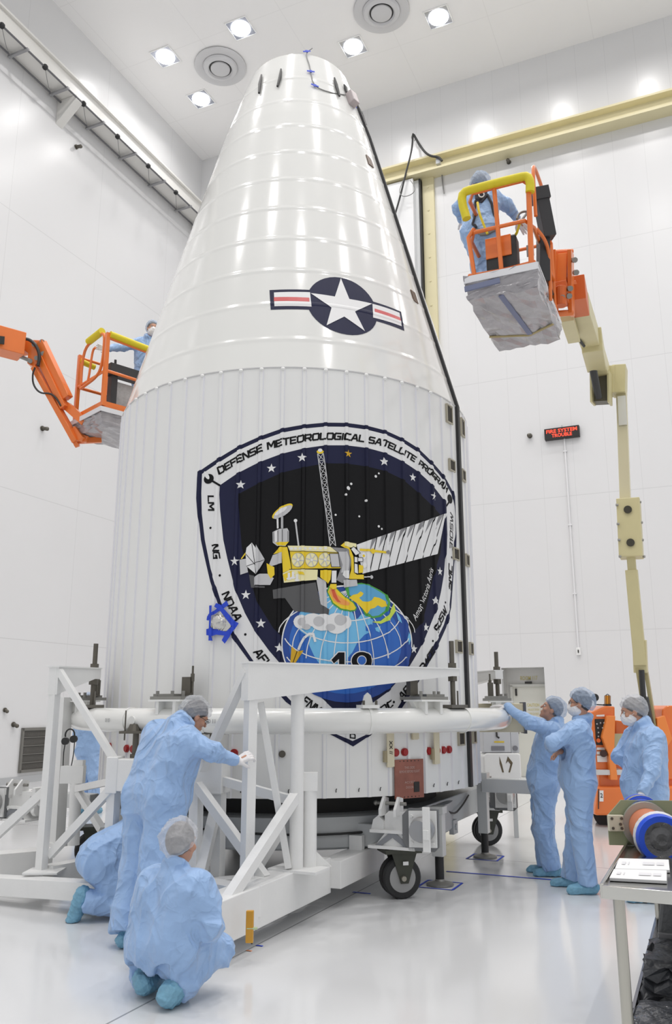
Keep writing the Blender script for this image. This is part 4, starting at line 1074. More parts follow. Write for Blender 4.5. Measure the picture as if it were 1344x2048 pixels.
# long box beam carrying the ring jacks
BX0, BX1 = P3(232, 1548, 7.55), P3(452, 1560, 7.28)
BX0.z = BX1.z = 1.075
part('box_beam', lambda m: (m.beam(BX0, BX1, .20, .265, up=(0, 0, 1)), m.box(BX0 + Vector((-.01, 0, 0)), (.10, .24, .30), None)), bevel=.006)
for q in (P3(271, 1490, 7.65), P3(425, 1490, 7.5)):
    part('jack_stud', lambda m: (m.cyl((q.x, q.y, 1.2), (q.x, q.y, 1.42), .028, n=12), m.box((q.x, q.y, 1.43), (.26, .2, .022)), m.cyl((q.x - .09, q.y - .05, 1.36), (q.x - .09, q.y - .05, 1.62), .007, n=6), m.cyl((q.x, q.y, 1.2), (q.x, q.y, 1.24), .045, n=12), m.cyl((q.x - .02, q.y, 1.43), (q.x - .02, q.y, 1.5), .07, .04, n=12)), DKSTEEL)
part('square_post', lambda m: m.beam(Vector((BX0.x - .01, BX0.y, .98)), Vector((BX0.x - .01, BX0.y, .22)), .085, .085, up=DV))
# floor beams
HB0, HB1 = Vector((-.735, 5.92, 0)), Vector((-.04, 7.50, 0)); dH = (HB1 - HB0).normalized(); nH = Vector((dH.y, -dH.x, 0))
def hb(m):
    e0 = HB0 - nH * .11
    pr = [(-.06, .40), (1.72, .40), (1.72, .12), (.04, .12), (-.06, .20)]
    m.prism([e0 + dH * a + up * z + nH * .11 for a, z in pr], -nH * .22)
part('floor_beam', hb, bevel=.006)
part('floor_beam', lambda m: (m.beam(HB0 + dH * 1.70 + up * .27, HB0 + dH * 2.75 + up * .27, .20, .22, up=(0, 0, 1)), m.box(HB0 + dH * 2.3 + up * .44, (.13, .07, .13), Matrix.Rotation(-.43, 3, 'Z'))), bevel=.005)
part('base_plate', lambda m: (m.box(B0 + Vector((.02, .03, .405)), (.42, .26, .02), Matrix.Rotation(-.43, 3, 'Z')), m.prism([C0 + Vector((.06, 0, .41)), C0 + Vector((.18, 0, .41)), C0 + Vector((.06, 0, .52))], Vector((0, .02, 0)))))
part('floor_beam', lambda m: m.beam(Vector((-.60, 6.30, .30)), P3(395, 1770, 7.0) + Vector((-.1, 0, -.03)), .16, .2, up=(0, 0, 1)))
part('floor_beam', lambda m: m.beam(P3(395, 1770, 7.0) + Vector((0, 0, -.04)), P3(560, 1762, 7.3), .14, .14, up=(0, 0, 1)))
part('floor_beam', lambda m: m.beam(P3(330, 1790, 7.0), P3(-30, 1768, 7.75), .16, .14, up=(0, 0, 1)))
part('floor_beam', lambda m: m.beam(P3(-40, 1735, 8.4), P3(92, 1722, 8.9), .25, .24, up=(0, 0, 1)))
part('floor_beam', lambda m: m.beam(P3(95, 1748, 7.8), P3(330, 1700, 9.0), .14, .14, up=(0, 0, 1)))
# left half
part('square_post', lambda m: m.beam(Vector((L0.x, L0.y, .22)), Vector((L0.x, L0.y, 2.01)), .075, .075, up=DV))
L2 = Vector((-3.0, 9.3, 0)); L2b = Vector((-2.62, 8.45, 0))
part('square_post', lambda m: (m.beam(P3(110, 1684, 8.6), P3(127, 1395, 8.6), .13, .13, up=DV), m.beam(P3(110, 1690, 8.6), P3(111, 1683, 8.6), .22, .22, up=DV)))
part('diagonal_brace', lambda m: m.beam(P3(118, 1341, 7.74), P3(229, 1520, 7.52), .055, .055))
part('gusset_box', lambda m: (m.box(P3(146, 1549, 8.3), (.22, .10, .16)), m.box(P3(159, 1529, 8.35), (.09, .1, .08))))
part('round_post', lambda m: m.cyl(P3(152, 1565, 8.3), P3(147, 1690, 8.3), .055, n=20), smooth=True)
part('diagonal_brace', lambda m: m.beam(P3(222, 1563, 7.6), P3(155, 1577, 8.2), .055, .06))
part('diagonal_brace', lambda m: m.beam(P3(226, 1574, 7.5), P3(100, 1710, 7.8), .055, .07))
part('diagonal_brace', lambda m: m.beam(P3(157, 1583, 8.2), P3(204, 1660, 7.9), .06, .06))
part('diagonal_brace', lambda m: m.beam(P3(90, 1582, 7.8), P3(-30, 1692, 8.0), .055, .075))
part('gusset_plate', lambda m: m.box(P3(89, 1742, 7.72), (.3, .25, .015)))
# level tool on the beam end
c = HB0 + nH * .125 + dH * .11 + up * .225
lv = thing('spirit_level', 'small amber level tool standing against the near end of the white floor beam', 'level', c - up * .12)
AMB = mat('amber_plastic', (0.62, 0.30, 0.015), .3, coat=.4)
m = MB(); m.box(c, (.052, .03, .20), Matrix.Rotation(-1.15 + pi / 2 - .43, 3, 'Z')); m.build('body', AMB, lv, bevel=.006)
m = MB(); m.cyl(c - up * .01 - Vector((.035, 0, 0)) + nH * .018, c - up * .01 + Vector((.035, 0, 0)) + nH * .018, .009, n=8); m.build('vial', mat('vial_green', (.5, .6, .35), .2), lv)
m = MB(); m.box(c - up * .08 + nH * .018, (.012, .012, .05)); m.build('slot_mark', DARK, lv)
# headset on the left post
c = P3(141, 1480, 8.35)
hs = thing('headset', 'black headset hanging with its cord on the left stand post', 'headset', c)
m = MB(); m.tube([c + Vector((.045 * cos(a), -.03, .05 + .055 * sin(a))) for a in [pi * k / 8 for k in range(-1, 10)]], .008, 6); m.build('headband', WIRE, hs)
m = MB(); m.cyl(c + Vector((-.04, -.05, -.01)), c + Vector((-.04, -.01, -.01)), .035, n=14); m.cyl(c + Vector((.04, -.05, .01)), c + Vector((.04, -.01, .01)), .035, n=14); m.each('ear_cup', WIRE, hs, smooth=True)
m = MB(); m.tube([c + Vector((.05, -.03, .0)), c + Vector((.05, -.03, -.15)), c + Vector((.02, -.03, -.33)), c + Vector((-.04, -.03, -.33)), c + Vector((-.05, -.03, -.12)), c + Vector((-.04, -.03, -.03))], .005, 6, smooth=2); m.build('cord', WIRE, hs)

# ================================================================ transporter under the fairing
NC = Vector((AX, AY, 0)).dot(NV); DC = Vector((AX, AY, 0)).dot(DV)
tr = thing('transporter', 'low grey wheeled transporter under the fairing with levelling outriggers', 'transporter', (AX, AY, 0))
def tp_(name, fn, m0=GREYP, par=None, **k):
    m = MB(); fn(m)
    if k.pop('each', 0): return m.each(name, m0, par or tr, **k)
    return m.build(name, m0, par or tr, **k)
tp_('turntable_ring', lambda m: m.lathe((AX, AY, 0), [(0, .38), (1.78, .38), (1.80, .40), (1.80, .66), (1.76, .68), (0, .68)], 72), smooth=True)
tp_('dark_infill', lambda m: m.lathe((AX, AY, 0), [(1.62, .67), (1.62, .90), (2.06, .905), (2.06, .885), (0, .88)], 72), DARK, smooth=True)  # black infill: the shade inside the fairing skirt is put into its colour
for s in (-1, 1):
    tp_('side_beam', lambda m: m.rbox(rm(NC + s * 1.62, DC + .47, .56), (.26, 2.9, .28)), bevel=.01)
for d in (-1.1, 1.9): tp_('cross_beam', lambda m: m.rbox(rm(NC, DC + d, .50), (3.2, .26, .20)), bevel=.01)
tp_('ground_cable', lambda m: m.tube([pol(a, 1.83, .56 - .04 * sin((a + .5) * 2.2)) for a in [(-1.0 + .1 * k) for k in range(18)]], .011, 6), WIRE)
tp_('label_patch', lambda m: m.rbox(rm(NC + 1.757, DC - .1, .60), (.006, .02, .16)), mat('yellow_label', (.7, .5, .02), .5))
tp_('side_cable', lambda m: m.tube([rm(NC + 1.77, DC - .75, .50), rm(NC + 1.80, DC - .4, .52), rm(NC + 1.77, DC - .1, .68), rm(NC + 1.80, DC + .25, .52), rm(NC + 1.78, DC + .7, .58), rm(NC + 1.77, DC + 1.0, .66)], .010, 6, smooth=2), WIRE)
for a in (-.55, .35): tp_('round_lug', lambda m: (m.rbox(rm(NC + 1.77, DC + a, .40), (.05, .16, .14)), m.cyl(rm(NC + 1.78, DC + a, .40), rm(NC + 1.81, DC + a, .40), .03, n=12)))
def caster(n, d, ang):
    c = rm(n, d, 0); R = Matrix.Rotation(ang, 3, 'Z'); X = R @ Vector((1, 0, 0)); Yv = R @ Vector((0, 1, 0)); r = .175
    f = tp_('caster_fork', lambda m: (m.box(c + up * .40, (.34, .26, .035), R), [m.prism([c + Yv * s * .085 + X * .13 + up * .38, c + Yv * s * .085 - X * .10 + up * .38, c + Yv * s * .085 - X * .02 + up * .13, c + Yv * s * .085 + X * .05 + up * .13], Yv * .012) for s in (-1.12, 1)]), mat('olive_fork', (.045, .048, .035), .5))
    for s in (-.045, .045) if False else (-.05, .05):
        w = tp_('wheel', lambda m: m.lathe(c + up * r + Yv * (s - .03), [(.0, 0), (.12, 0), (.135, -.0), (r - .012, .0), (r, .012), (r, .048), (r - .012, .06), (.0, .06)], 32, axis=Yv), RUBBER, f, smooth=True)
    tp_('wheel_rim', lambda m: (m.lathe(c + up * r - Yv * .082, [(0, 0), (.12, 0), (.125, .02)], 28, axis=Yv), m.lathe(c + up * r + Yv * .082, [(0, 0), (.12, 0), (.125, -.02)], 28, axis=Yv)), mat('rim_grey', (.33, .33, .33), .5, .3), f, smooth=True)
    tp_('axle', lambda m: (m.cyl(c + up * r - Yv * .125, c + up * r + Yv * .12, .022, n=12)), mat('axle_brass', (.35, .33, .28), .4, .5), f)
    tp_('caster_tag', lambda m: m.box(c + up * .30 - Yv * .112 + X * .02, (.05, .004, .03), R), WHITE, f)
NCT = NC + 1.745
for n, d, a in ((NCT - .02, DC - 1.24, .25), (NCT + .0, DC + 1.89, .1), (NC - 1.745, DC - 1.24, .3), (NC - 1.745, DC + 1.89, .2)): caster(n, d, a)
def leveller(n, d, s=1, arm_=0.0):
    """white levelling head over a caster: casting, clevis with pin, octagonal flange, jack leg with foot"""
    o = rm(n, d, 0)
    W = STEELW
    def head(m):
        Y0 = -DV * .15
        def pr(pts, d0=.15, d1=-.13): m.prism([o + NV * x + up * z - DV * d0 for x, z in pts], DV * (d0 - d1))
        pr([(-.23, .425), (.21, .425), (.21, .45), (-.23, .45)], .19, -.16)
        pr([(-.17, .45), (.16, .45), (.07, .555), (-.08, .555)])
        pr([(-.22, .555), (.14, .555), (.14, .58), (-.22, .58)], .17, -.13)
        pr([(-.10, .58), (.20, .58), (.20, .735), (-.06, .735), (-.10, .70)], .10, -.13)
        pr([(-.22, .58), (-.10, .58), (-.10, .65), (-.15, .70), (-.20, .66)], .13, -.02)
    b = tp_('levelling_head', head, W)
    tp_('gusset_rib', lambda m: (m.prism([o + NV * x + up * z - DV * .152 for x, z in ((-.17, .45), (-.11, .45), (-.005, .52), (.10, .45), (.16, .45), (.03, .555), (-.04, .555))], -DV * .012)), mat('gusset_grey', (.24, .25, .27), .5), b)
    tp_('clevis', lambda m: ([m.prism([o - DV * .20 + NV * (x) + up * .70, o + DV * .0 + NV * x + up * .70, o + DV * 0 + NV * x + up * .84, o - DV * .10 + NV * x + up * .86, o - DV * .20 + NV * x + up * .76], NV * .025) for x in (-.12, .02)]), W, b)
    tp_('clevis_pin', lambda m: (m.cyl(o - DV * .08 + NV * -.19 + up * .80, o - DV * .08 + NV * .10 + up * .80, .016, n=12), m.ball(o - DV * .08 + NV * -.19 + up * .80, .024, 10)), MSTEEL, b, smooth=True)
    q = o + NV * .26 * s - DV * .16
    F = -DV
    octp = [(-.16, -.12), (-.10, -.19), (.13, -.19), (.17, -.15), (.17, .16), (-.10, .16), (-.16, .10)]
    fl = tp_('octagon_flange', lambda m: m.prism([q + NV * a + up * (.62 + z) for a, z in octp], F * .03), mat('flange_dark', (.17, .175, .18), .5), b)
    tp_('square_flange', lambda m: (m.prism([q + F * .035 + NV * a + up * (.62 + z) for a, z in ((-.09, -.16), (.16, -.15), (.16, .15), (-.09, .14))], F * .025), [m.cyl(q + F * .06 + NV * a + up * (.62 + z), q + F * .08 + NV * a + up * (.62 + z), .014, n=6) for a, z in ((-.06, .10), (-.06, -.12), (.13, -.12))]), W, b)
    tp_('hub', lambda m: m.lathe(q + NV * .05 + up * .62, [(0, .0), (.10, .05), (.11, .12), (.10, .16), (.085, .17), (.085, .22), (0, .22)], 28, axis=F), mat('hub_grey', (.38, .38, .38), .3, .5), b, smooth=True)
    tp_('hub_strap', lambda m: (m.box(q + NV * .13 + F * .24 + up * .64, (.065, .02, .36), ROOM.to_3x3()), m.box(q + NV * .13 + F * .26 + up * .60, (.05, .02, .08), ROOM.to_3x3())), W, b, bevel=.004)
def jackleg(n, d, ht):
    o = rm(n, d, 0)
    j = tp_('jack_leg', lambda m: (m.rbox(o + up * (.26 + (ht - .26) / 2), (.11, .11, ht - .26)), m.rbox(o + up * (ht + .02), (.14, .14, .07))), mat('jack_grey', (.62, .63, .62), .4), bevel=.006)
    tp_('jack_screw', lambda m: m.cyl(o + up * .03, o + up * .30, .042, n=16), WIRE, j, smooth=True)
    tp_('jack_foot', lambda m: m.lathe(o, [(0, .004), (.13, .004), (.13, .02), (.05, .04), (.035, .07), (0, .07)], 32), MSTEEL, j, smooth=True)
    return o
leveller(NCT - .02, DC - 1.24); leveller(NCT, DC + 1.89)
j1 = Vector((.99, 8.41, 0)); j2 = Vector((1.68, 9.87, 0))
jackleg(j1.dot(NV), j1.dot(DV), .66); jackleg(j2.dot(NV), j2.dot(DV), .86)
def outarm(p, L, z, s=1):
    a = tp_('outrigger_arm', lambda m: (m.beam(p + up * z, p + NV * L * s + up * z, .15, .15, up=(0, 0, 1))), mat('arm_grey', (.62, .63, .63), .4), bevel=.01)
    e = p + NV * L * s
    tp_('arm_end_plate', lambda m: m.prism([e + DV * a_ + up * (z + b_) for a_, b_ in ((-.12, -.14), (-.08, -.18), (.12, -.18), (.15, -.1), (.15, .12), (-.12, .12))], NV * .05 * s), STEELW, a, bevel=.006)
    tp_('arm_hub', lambda m: m.lathe(e + NV * .05 * s + up * (z - .01), [(0, 0), (.10, 0), (.11, .03), (.09, .06), (.10, .09), (0, .10)], 24, axis=NV * s), mat('hub_grey', (.5, .5, .5)), a, smooth=True)
outarm(j2 + Vector((0, 0, 0)), .62, .78); outarm(rm(NC - 1.75, DC - 1.24, 0), .72, .66, -1)
leveller(NC - 1.745 - .98, DC - 1.24, -1)
# marking tape squares under the feet and the long blue line
def floor_tape(a, b, w, label, m0=BLUETAPE):
    a = Vector(a); b = Vector(b); d = (b - a).normalized(); n = Vector((-d.y, d.x, 0)) * w / 2
    m = MB(); m.add([a + n, a - n, b - n, b + n, a + n + up * .003, a - n + up * .003, b - n + up * .003, b + n + up * .003], [(0, 1, 2, 3), (4, 5, 6, 7), (0, 1, 5, 4), (2, 3, 7, 6)])
    return m
for j, lb in ((j1, 'blue tape square on the floor round the nearer jack foot'), (j2, 'blue tape square on the floor round the farther jack foot')):
    t = thing('tape_square', lb, 'floor tape', j, 'blue tape squares under the jack feet')
    for a, b in (((-1, -1), (1, -1)), ((1, -1), (1, 1)), ((1, 1), (-1, 1)), ((-1, 1), (-1, -1))):
        floor_tape(j + (NV * a[0] + DV * a[1]) * .17, j + (NV * b[0] + DV * b[1]) * .17, .022, '').build('tape_strip', BLUETAPE, t)
p0, p1 = PZ(893, 1743, 0), PZ(1130, 1762, 0)
tag(floor_tape(p0, p1, .035, '').build('tape_line', BLUETAPE, None, org=p0), 'long straight blue tape line on the floor right of the casters', 'floor tape')
p0 = PZ(722, 1786, 0); m = floor_tape(p0 - NV * .08, p0 + NV * .09, .03, ''); tag(m.build('tape_mark', BLUETAPE, None, org=p0), 'short dark blue tape mark at the end of the floor joint', 'floor tape')
p0 = PZ(519, 1892, 0); m = floor_tape(p0 - NV * .025, p0 + NV * .025, .02, ''); tag(m.build('tape_scrap', BLUETAPE, None, org=p0), 'tiny blue tape scrap on the floor joint', 'floor tape')
p0 = PZ(498, 1902, 0); m = floor_tape(p0 - NV * .02, p0 + NV * .02, .02, ''); tag(m.build('tape_scrap', mat('orange_tape', (.75, .3, .15), .5), None, org=p0), 'tiny orange tape scrap on the floor joint', 'floor tape')

# grey control unit and white canister behind the right side
c = PY(997, 1484, 11.3)
cu = thing('control_unit', 'grey control cabinet over a white canister, behind the right side of the fairing', 'control unit', (c.x, c.y, 0))
def cp(name, fn, m0=GREYP, par=None, **k):
    m = MB(); fn(m); return m.build(name, m0, par or cu, **k)
cb = cp('cabinet', lambda m: (m.box((c.x - .05, c.y, 1.215), (.36, .3, .30)), m.box((c.x + .19, c.y, 1.20), (.11, .26, .28))), mat('cabinet_grey', (.55, .56, .58), .4), bevel=.008)
cp('gauge_strip', lambda m: (m.box((c.x - .04, c.y - .155, 1.12), (.17, .012, .055)), m.cyl((c.x + .19, c.y - .13, 1.12), (c.x + .19, c.y - .15, 1.12), .032, n=14)), mat('gauge_grey', (.2, .2, .22), .4), cb)
cp('yellow_label', lambda m: m.box((c.x - .02, c.y - .153, 1.20), (.13, .006, .018)), mat('yellow_label', (.7, .6, .02)), cb)
cp('handle', lambda m: m.tube([(c.x - .05, c.y - .155, 1.33), (c.x - .05, c.y - .17, 1.27), (c.x - .02, c.y - .17, 1.25)], .012, 6), WIRE, cb)
ca = cp('canister', lambda m: (m.prism([(c.x - .22, c.y - .17, z) if 0 else (c.x + a, c.y - .17, z) for a, z in ((-.24, .80), (-.18, .72), (.20, .72), (.25, .76), (.25, 1.04), (.22, 1.06), (-.20, 1.06), (-.24, 1.02))], (0, .34, 0))), WHITE, bevel=.02)
cp('canister_mark', lambda m: (m.prism([(c.x + .08 + a, c.y - .174, .90 + z) for a, z in ((0, .12), (.06, .04), (.02, -.08), (0, -.08), (.03, .02), (0, .06), (-.03, .03))], (0, .003, 0)), m.prism([(c.x + .0 + a, c.y - .174, .90 + z) for a, z in ((-.03, .12), (.0, .02), (.02, -.08), (0, -.08), (-.03, .03))], (0, .003, 0))), mat('brown_mark', (.12, .09, .05), .5), ca)
for sx in (-.18, .18): cp('stand_leg', lambda m: m.box((c.x + sx, c.y, .37), (.05, .05, .74)), GREYP)
# ================================================================ boom lifts
def bp_(par):
    def f(name, fn, m0=ORANGE, p=None, **k):
        m = MB(); r = fn(m)
        if isinstance(r, list) and name not in ('wrap_tape',): return m.each(name, m0, p or par, **k)
        return m.build(name, m0, p or par, **k)
    return f
PLAST = mat('plastic_wrap', (0.36, 0.345, 0.36), 0.22, var=.35, vscale=5, bump=.9, bscale=9, aniso=(1, 1, .5), coat=.5)
WRAPT = mat('white_wrap_tape', (.72, .72, .74), .4)
def crinkle(o, a, seed):
    r = random.Random(seed)
    for v in o.data.vertices: v.co += Vector((r.uniform(-a, a), r.uniform(-a, a), r.uniform(-a, a)))
def grid_box(c, X, Yv, hx, hy, z0, z1, n=9, taper=0.0):
    m = MB()
    def face(f):
        vs = [f(i / n, j / n) for j in range(n + 1) for i in range(n + 1)]
        m.add(vs, [(j * (n + 1) + i, j * (n + 1) + i + 1, (j + 1) * (n + 1) + i + 1, (j + 1) * (n + 1) + i) for j in range(n) for i in range(n)])
    def P_(a, b, z):
        k = 1 - taper * (1 - z); return c + X * (hx * a * k) + Yv * (hy * b * k) + up * (z0 + (z1 - z0) * z)
    face(lambda u, v: P_(2 * u - 1, -1, v)); face(lambda u, v: P_(2 * u - 1, 1, v)); face(lambda u, v: P_(-1, 2 * u - 1, v)); face(lambda u, v: P_(1, 2 * u - 1, v)); face(lambda u, v: P_(2 * u - 1, 2 * v - 1, 0))
    return m
def weld(o):
    bm = bmesh.new(); bm.from_mesh(o.data); bmesh.ops.remove_doubles(bm, verts=bm.verts, dist=1e-4); bmesh.ops.recalc_face_normals(bm, faces=bm.faces); bm.to_mesh(o.data); bm.free()

# ---- right lift
lr = thing('boom_lift', 'cream and orange articulated boom lift on the right, basket raised high beside the cone', 'boom lift', (4.4, 12.3, 0))
P = bp_(lr)
BZ = 5.52; A_ = Vector((1.29, 7.16, 0)); X = NV; Yv = DV; HX, HY = .305, .61; BC = A_ + X * HX + Yv * HY
def bpt(a, b, z): return BC + X * (HX * a) + Yv * (HY * b) + up * (BZ + z)
bk = P('basket_floor', lambda m: m.box(BC + up * (BZ + .03), (HX * 2, HY * 2, .05), ROOM.to_3x3()), DKSTEEL)
P('toe_rim', lambda m: m.tube([bpt(-1, -1, .17), bpt(1, -1, .17), bpt(1, 1, .17), bpt(-1, 1, .17)], .022, 8, closed=True), ORANGE, bk)
def rails(P, pt, par):
    P('top_rail', lambda m: m.tube([pt(-1, 1, 1.05), pt(-1, -.8, 1.05), pt(-.8, -1, 1.05), pt(.8, -1, 1.05), pt(1, -.8, 1.05), pt(1, 1, 1.05), pt(-1, 1, 1.05)], .02, 10), ORANGE, par, smooth=True)
    P('mid_rail', lambda m: m.tube([pt(-1, 1, .6), pt(-1, -.8, .6), pt(-.8, -1, .62), pt(.8, -1, .62), pt(1, -.8, .6), pt(1, 1, .6)], .02, 10), ORANGE, par, smooth=True)
    for a, b in ((-1, 1), (1, 1), (-1, 0), (1, 0)): P('rail_post', lambda m: m.cyl(pt(a, b, .1), pt(a, b, 1.05), .02, n=10), ORANGE, par, smooth=True)
rails(P, bpt, bk)
P('rail_post', lambda m: m.cyl(bpt(0.0, -1, .12), bpt(-.1, -1, 1.05), .022, n=10), ORANGE, bk, smooth=True)
P('rail_post', lambda m: m.tube([bpt(-.86, -1, .16), bpt(-1.0, -1, .58), bpt(-.8, -1, .66)], .022, 10), ORANGE, bk, smooth=True)
P('rail_post', lambda m: m.cyl(bpt(.92, -1, .12), bpt(.98, -1, 1.02), .026, n=10), ORANGE, bk, smooth=True)
P('foam_pad', lambda m: m.tube([bpt(-1.02, -1.02, .78), bpt(-1.16, -1.03, .98), bpt(-1.10, -1.04, 1.07), bpt(-.8, -1.04, 1.08), bpt(.75, -1.04, 1.08), bpt(.98, -1.04, 1.07), bpt(1.05, -1.03, 1.0), bpt(1.02, -1.02, .90)], .043, 12, smooth=1), YELLOW, bk, smooth=True)
P('gate_hoop', lambda m: m.tube([bpt(1.08, -.8, .72), bpt(1.08, -.8, 1.25), bpt(1.08, -.62, 1.34), bpt(1.10, .1, 1.34), bpt(1.10, .3, 1.26), bpt(1.10, .3, .7)], .018, 8, smooth=2), ORANGE, bk, smooth=True)
P('gate_hoop', lambda m: m.tube([bpt(1.05, -.7, .62), bpt(1.25, -.5, .55), bpt(1.28, -.3, .45), bpt(1.2, -.2, .0)], .018, 8, smooth=2), ORANGE, bk, smooth=True)
P('tool_box', lambda m: (m.box(bpt(-.05, -.72, .36), (.30, .16, .42), ROOM.to_3x3())), mat('black_plastic', (.02, .02, .02), .4), bk, bevel=.02)
P('orange_plate', lambda m: m.box(bpt(-.12, -.86, .46), (.25, .015, .22), ROOM.to_3x3()), ORANGE, bk, bevel=.006)
P('control_console', lambda m: (m.beam(bpt(1.18, -.5, 1.02), bpt(1.3, -.35, .62), .16, .12), m.beam(bpt(1.16, -.55, 1.10), bpt(1.2, -.5, .98), .17, .15), m.beam(bpt(1.12, -.3, .66), bpt(1.0, -.2, .2), .16, .10), m.box(bpt(.55, -.5, .2), (.3, .2, .14), ROOM.to_3x3()), m.cyl(bpt(1.36, -.5, .98), bpt(1.40, -.4, .70), .012, n=8)), mat('console_dark', (.035, .035, .038), .45), bk, bevel=.012)
P('console_label', lambda m: m.box(bpt(.80, -.66, .42), (.07, .01, .12), ROOM.to_3x3()), mat('label_grey', (.3, .3, .3), .5), bk)
w = grid_box(BC, X, Yv, HX + .05, HY + .06, BZ - .10, BZ + .13, 10, .07); wo = w.build('plastic_wrap', PLAST, bk); weld(wo); crinkle(wo, .014, 5)
P('wrap_tape', lambda m: [m.beam(bpt(a, b, .10), bpt(c_, d_, .10), .012, .07, up=(0, 0, 1)) for a, b, c_, d_ in ((-1.13, -1.09, 1.13, -1.09), (1.14, -1.09, 1.14, 1.09), (-1.14, -1.09, -1.14, 1.09))], WRAPT, bk)
P('wrap_strap', lambda m: (m.beam(bpt(-1.08, .35, -.107), bpt(.2, .55, -.112), .03, .01, up=(0, 0, 1)), m.beam(bpt(.2, .55, -.112), bpt(1.08, .3, -.107), .03, .01, up=(0, 0, 1))), mat('ochre_strap', (.36, .29, .13), .5), bk)
P('wrap_strap', lambda m: (m.beam(bpt(-.05, -1.02, -.107), bpt(.25, .5, -.115), .05, .01, up=(0, 0, 1)), m.beam(bpt(-1.1, -1.17, -.02), bpt(0, -1.17, .0), .02, .05)), mat('blue_grey_strap', (.16, .18, .28), .5), bk)
# jib head
J = PY(1126, 565, 8.3)
P('jib_plate', lambda m: [m.beam(PY(x0, 504, 8.15), PY(x1, 630, 8.3), .045, .20, up=DV) for x0, x1 in ((1110, 1110), (1141, 1143))], ORANGE, bevel=.006)
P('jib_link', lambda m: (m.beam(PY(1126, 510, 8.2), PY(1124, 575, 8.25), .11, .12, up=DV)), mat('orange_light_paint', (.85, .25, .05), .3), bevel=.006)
P('jib_pivot', lambda m: (m.cyl(PY(1107, 628, 8.25), PY(1146, 625, 8.25), .035, n=12), m.cyl(PY(1107, 505, 8.2), PY(1146, 503, 8.2), .03, n=12)) and [0], ORANGE, bevel=.006)
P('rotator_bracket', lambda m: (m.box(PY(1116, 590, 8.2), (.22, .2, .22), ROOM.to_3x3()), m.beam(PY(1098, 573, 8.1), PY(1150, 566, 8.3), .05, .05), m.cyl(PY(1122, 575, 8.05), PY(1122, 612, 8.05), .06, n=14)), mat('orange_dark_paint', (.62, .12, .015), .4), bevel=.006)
P('basket_link', lambda m: (m.beam(PY(1075, 598, 8.0), PY(1112, 592, 8.15), .12, .14)), DKSTEEL)
P('jib_hose', lambda m: m.tube([PY(1078, 520, 7.7), PY(1080, 545, 7.8), PY(1095, 565, 7.9), PY(1104, 590, 8.0)], .022, 8, smooth=2), WIRE, smooth=True)
P('jib_pins', lambda m: [m.cyl(PY(x, y, 8.1), PY(x + 3, y, 8.0), .03, n=10) for x, y in ((1147, 520), (1150, 545), (1138, 577), (1136, 592), (1122, 595))], MSTEEL)
# booms
b0, b1 = PY(1150, 590, 8.6), PY(1199, 735, 11.6)
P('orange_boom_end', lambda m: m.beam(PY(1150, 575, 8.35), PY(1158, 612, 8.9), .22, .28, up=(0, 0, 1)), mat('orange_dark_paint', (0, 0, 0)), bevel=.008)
P('upper_boom', lambda m: (m.beam(PY(1157, 610, 8.9), PY(1204, 748, 12.0), .24, .28, up=(0, 0, 1)), m.beam(PY(1183, 680, 10.1), PY(1192, 722, 11.3), .27, .32, up=(0, 0, 1))), CREAM, bevel=.01)
P('cable_tray', lambda m: m.beam(PY(1134, 636, 8.75), PY(1148, 680, 9.6), .15, .08, up=(0, 0, 1)), CREAM, bevel=.006)
P('boom_hose', lambda m: m.tube([PY(1143, 634, 8.8), PY(1149, 650, 9.2), PY(1155, 675, 9.7), PY(1168, 692, 10)], .02, 8), WIRE)
P('elbow_box', lambda m: (m.beam(PY(1202, 745, 11.8), PY(1202, 806, 11.9), .24, .42, up=DV)), mat('elbow_dark', (.10, .09, .06), .5))
P('elbow_plate', lambda m: [m.beam(PY(x, 745, 11.7), PY(x + 1, 808, 11.8), .03, .44, up=DV) for x in (1185, 1219)], CREAM)
P('lift_cylinder', lambda m: (m.cyl(PY(1184, 728, 11.2), PY(1197, 795, 11.6), .055, n=16), m.cyl(PY(1183, 717, 11.15), PY(1184, 728, 11.2), .03, n=12)), mat('cylinder_black', (.03, .03, .03), .35), smooth=True)
P('joint_head', lambda m: (m.beam(PY(1225, 736, 12.0), PY(1223, 790, 12.05), .10, .3, up=DV), m.beam(PY(1240, 735, 12.0), PY(1239, 790, 12.05), .20, .36, up=DV)), CREAM, bevel=.008)
P('inner_mast', lambda m: m.beam(PY(1243, 786, 12.05), PY(1251, 1005, 12.15), .155, .16, up=DV), mat('mast_cream_gloss', (.66, .61, .42), .25, .2), bevel=.008)
P('mast_wear_plate', lambda m: m.beam(PY(1243, 792, 11.95), PY(1246, 850, 11.97), .12, .02, up=DV), mat('polished_wear_plate', (.75, .75, .72), .25, .6))
def holed(m):
    a, b = PY(1257, 1000, 12.0), PY(1263, 1116, 12.0); m.beam(a, b, .33, .30, up=DV)
P('slider_box', holed, CREAM, bevel=.01)
P('slider_hole', lambda m: [m.cyl(PY(x, y, 11.86), PY(x, y, 11.83), .058, n=20) for x, y in ((1255.5, 1019), (1261, 1085))], mat('hole_dark', (.05, .045, .03), .6))
P('slider_bolt', lambda m: [m.cyl(PY(x, y, 11.9), PY(x + s, y, 11.9), .02, n=8) for x, y, s in ((1236, 1010, -4), (1238, 1048, -4), (1240, 1080, -4), (1242, 1113, -4), (1278, 1004, 4), (1281, 1045, 4), (1283, 1080, 4), (1286, 1113, 4))], MSTEEL)
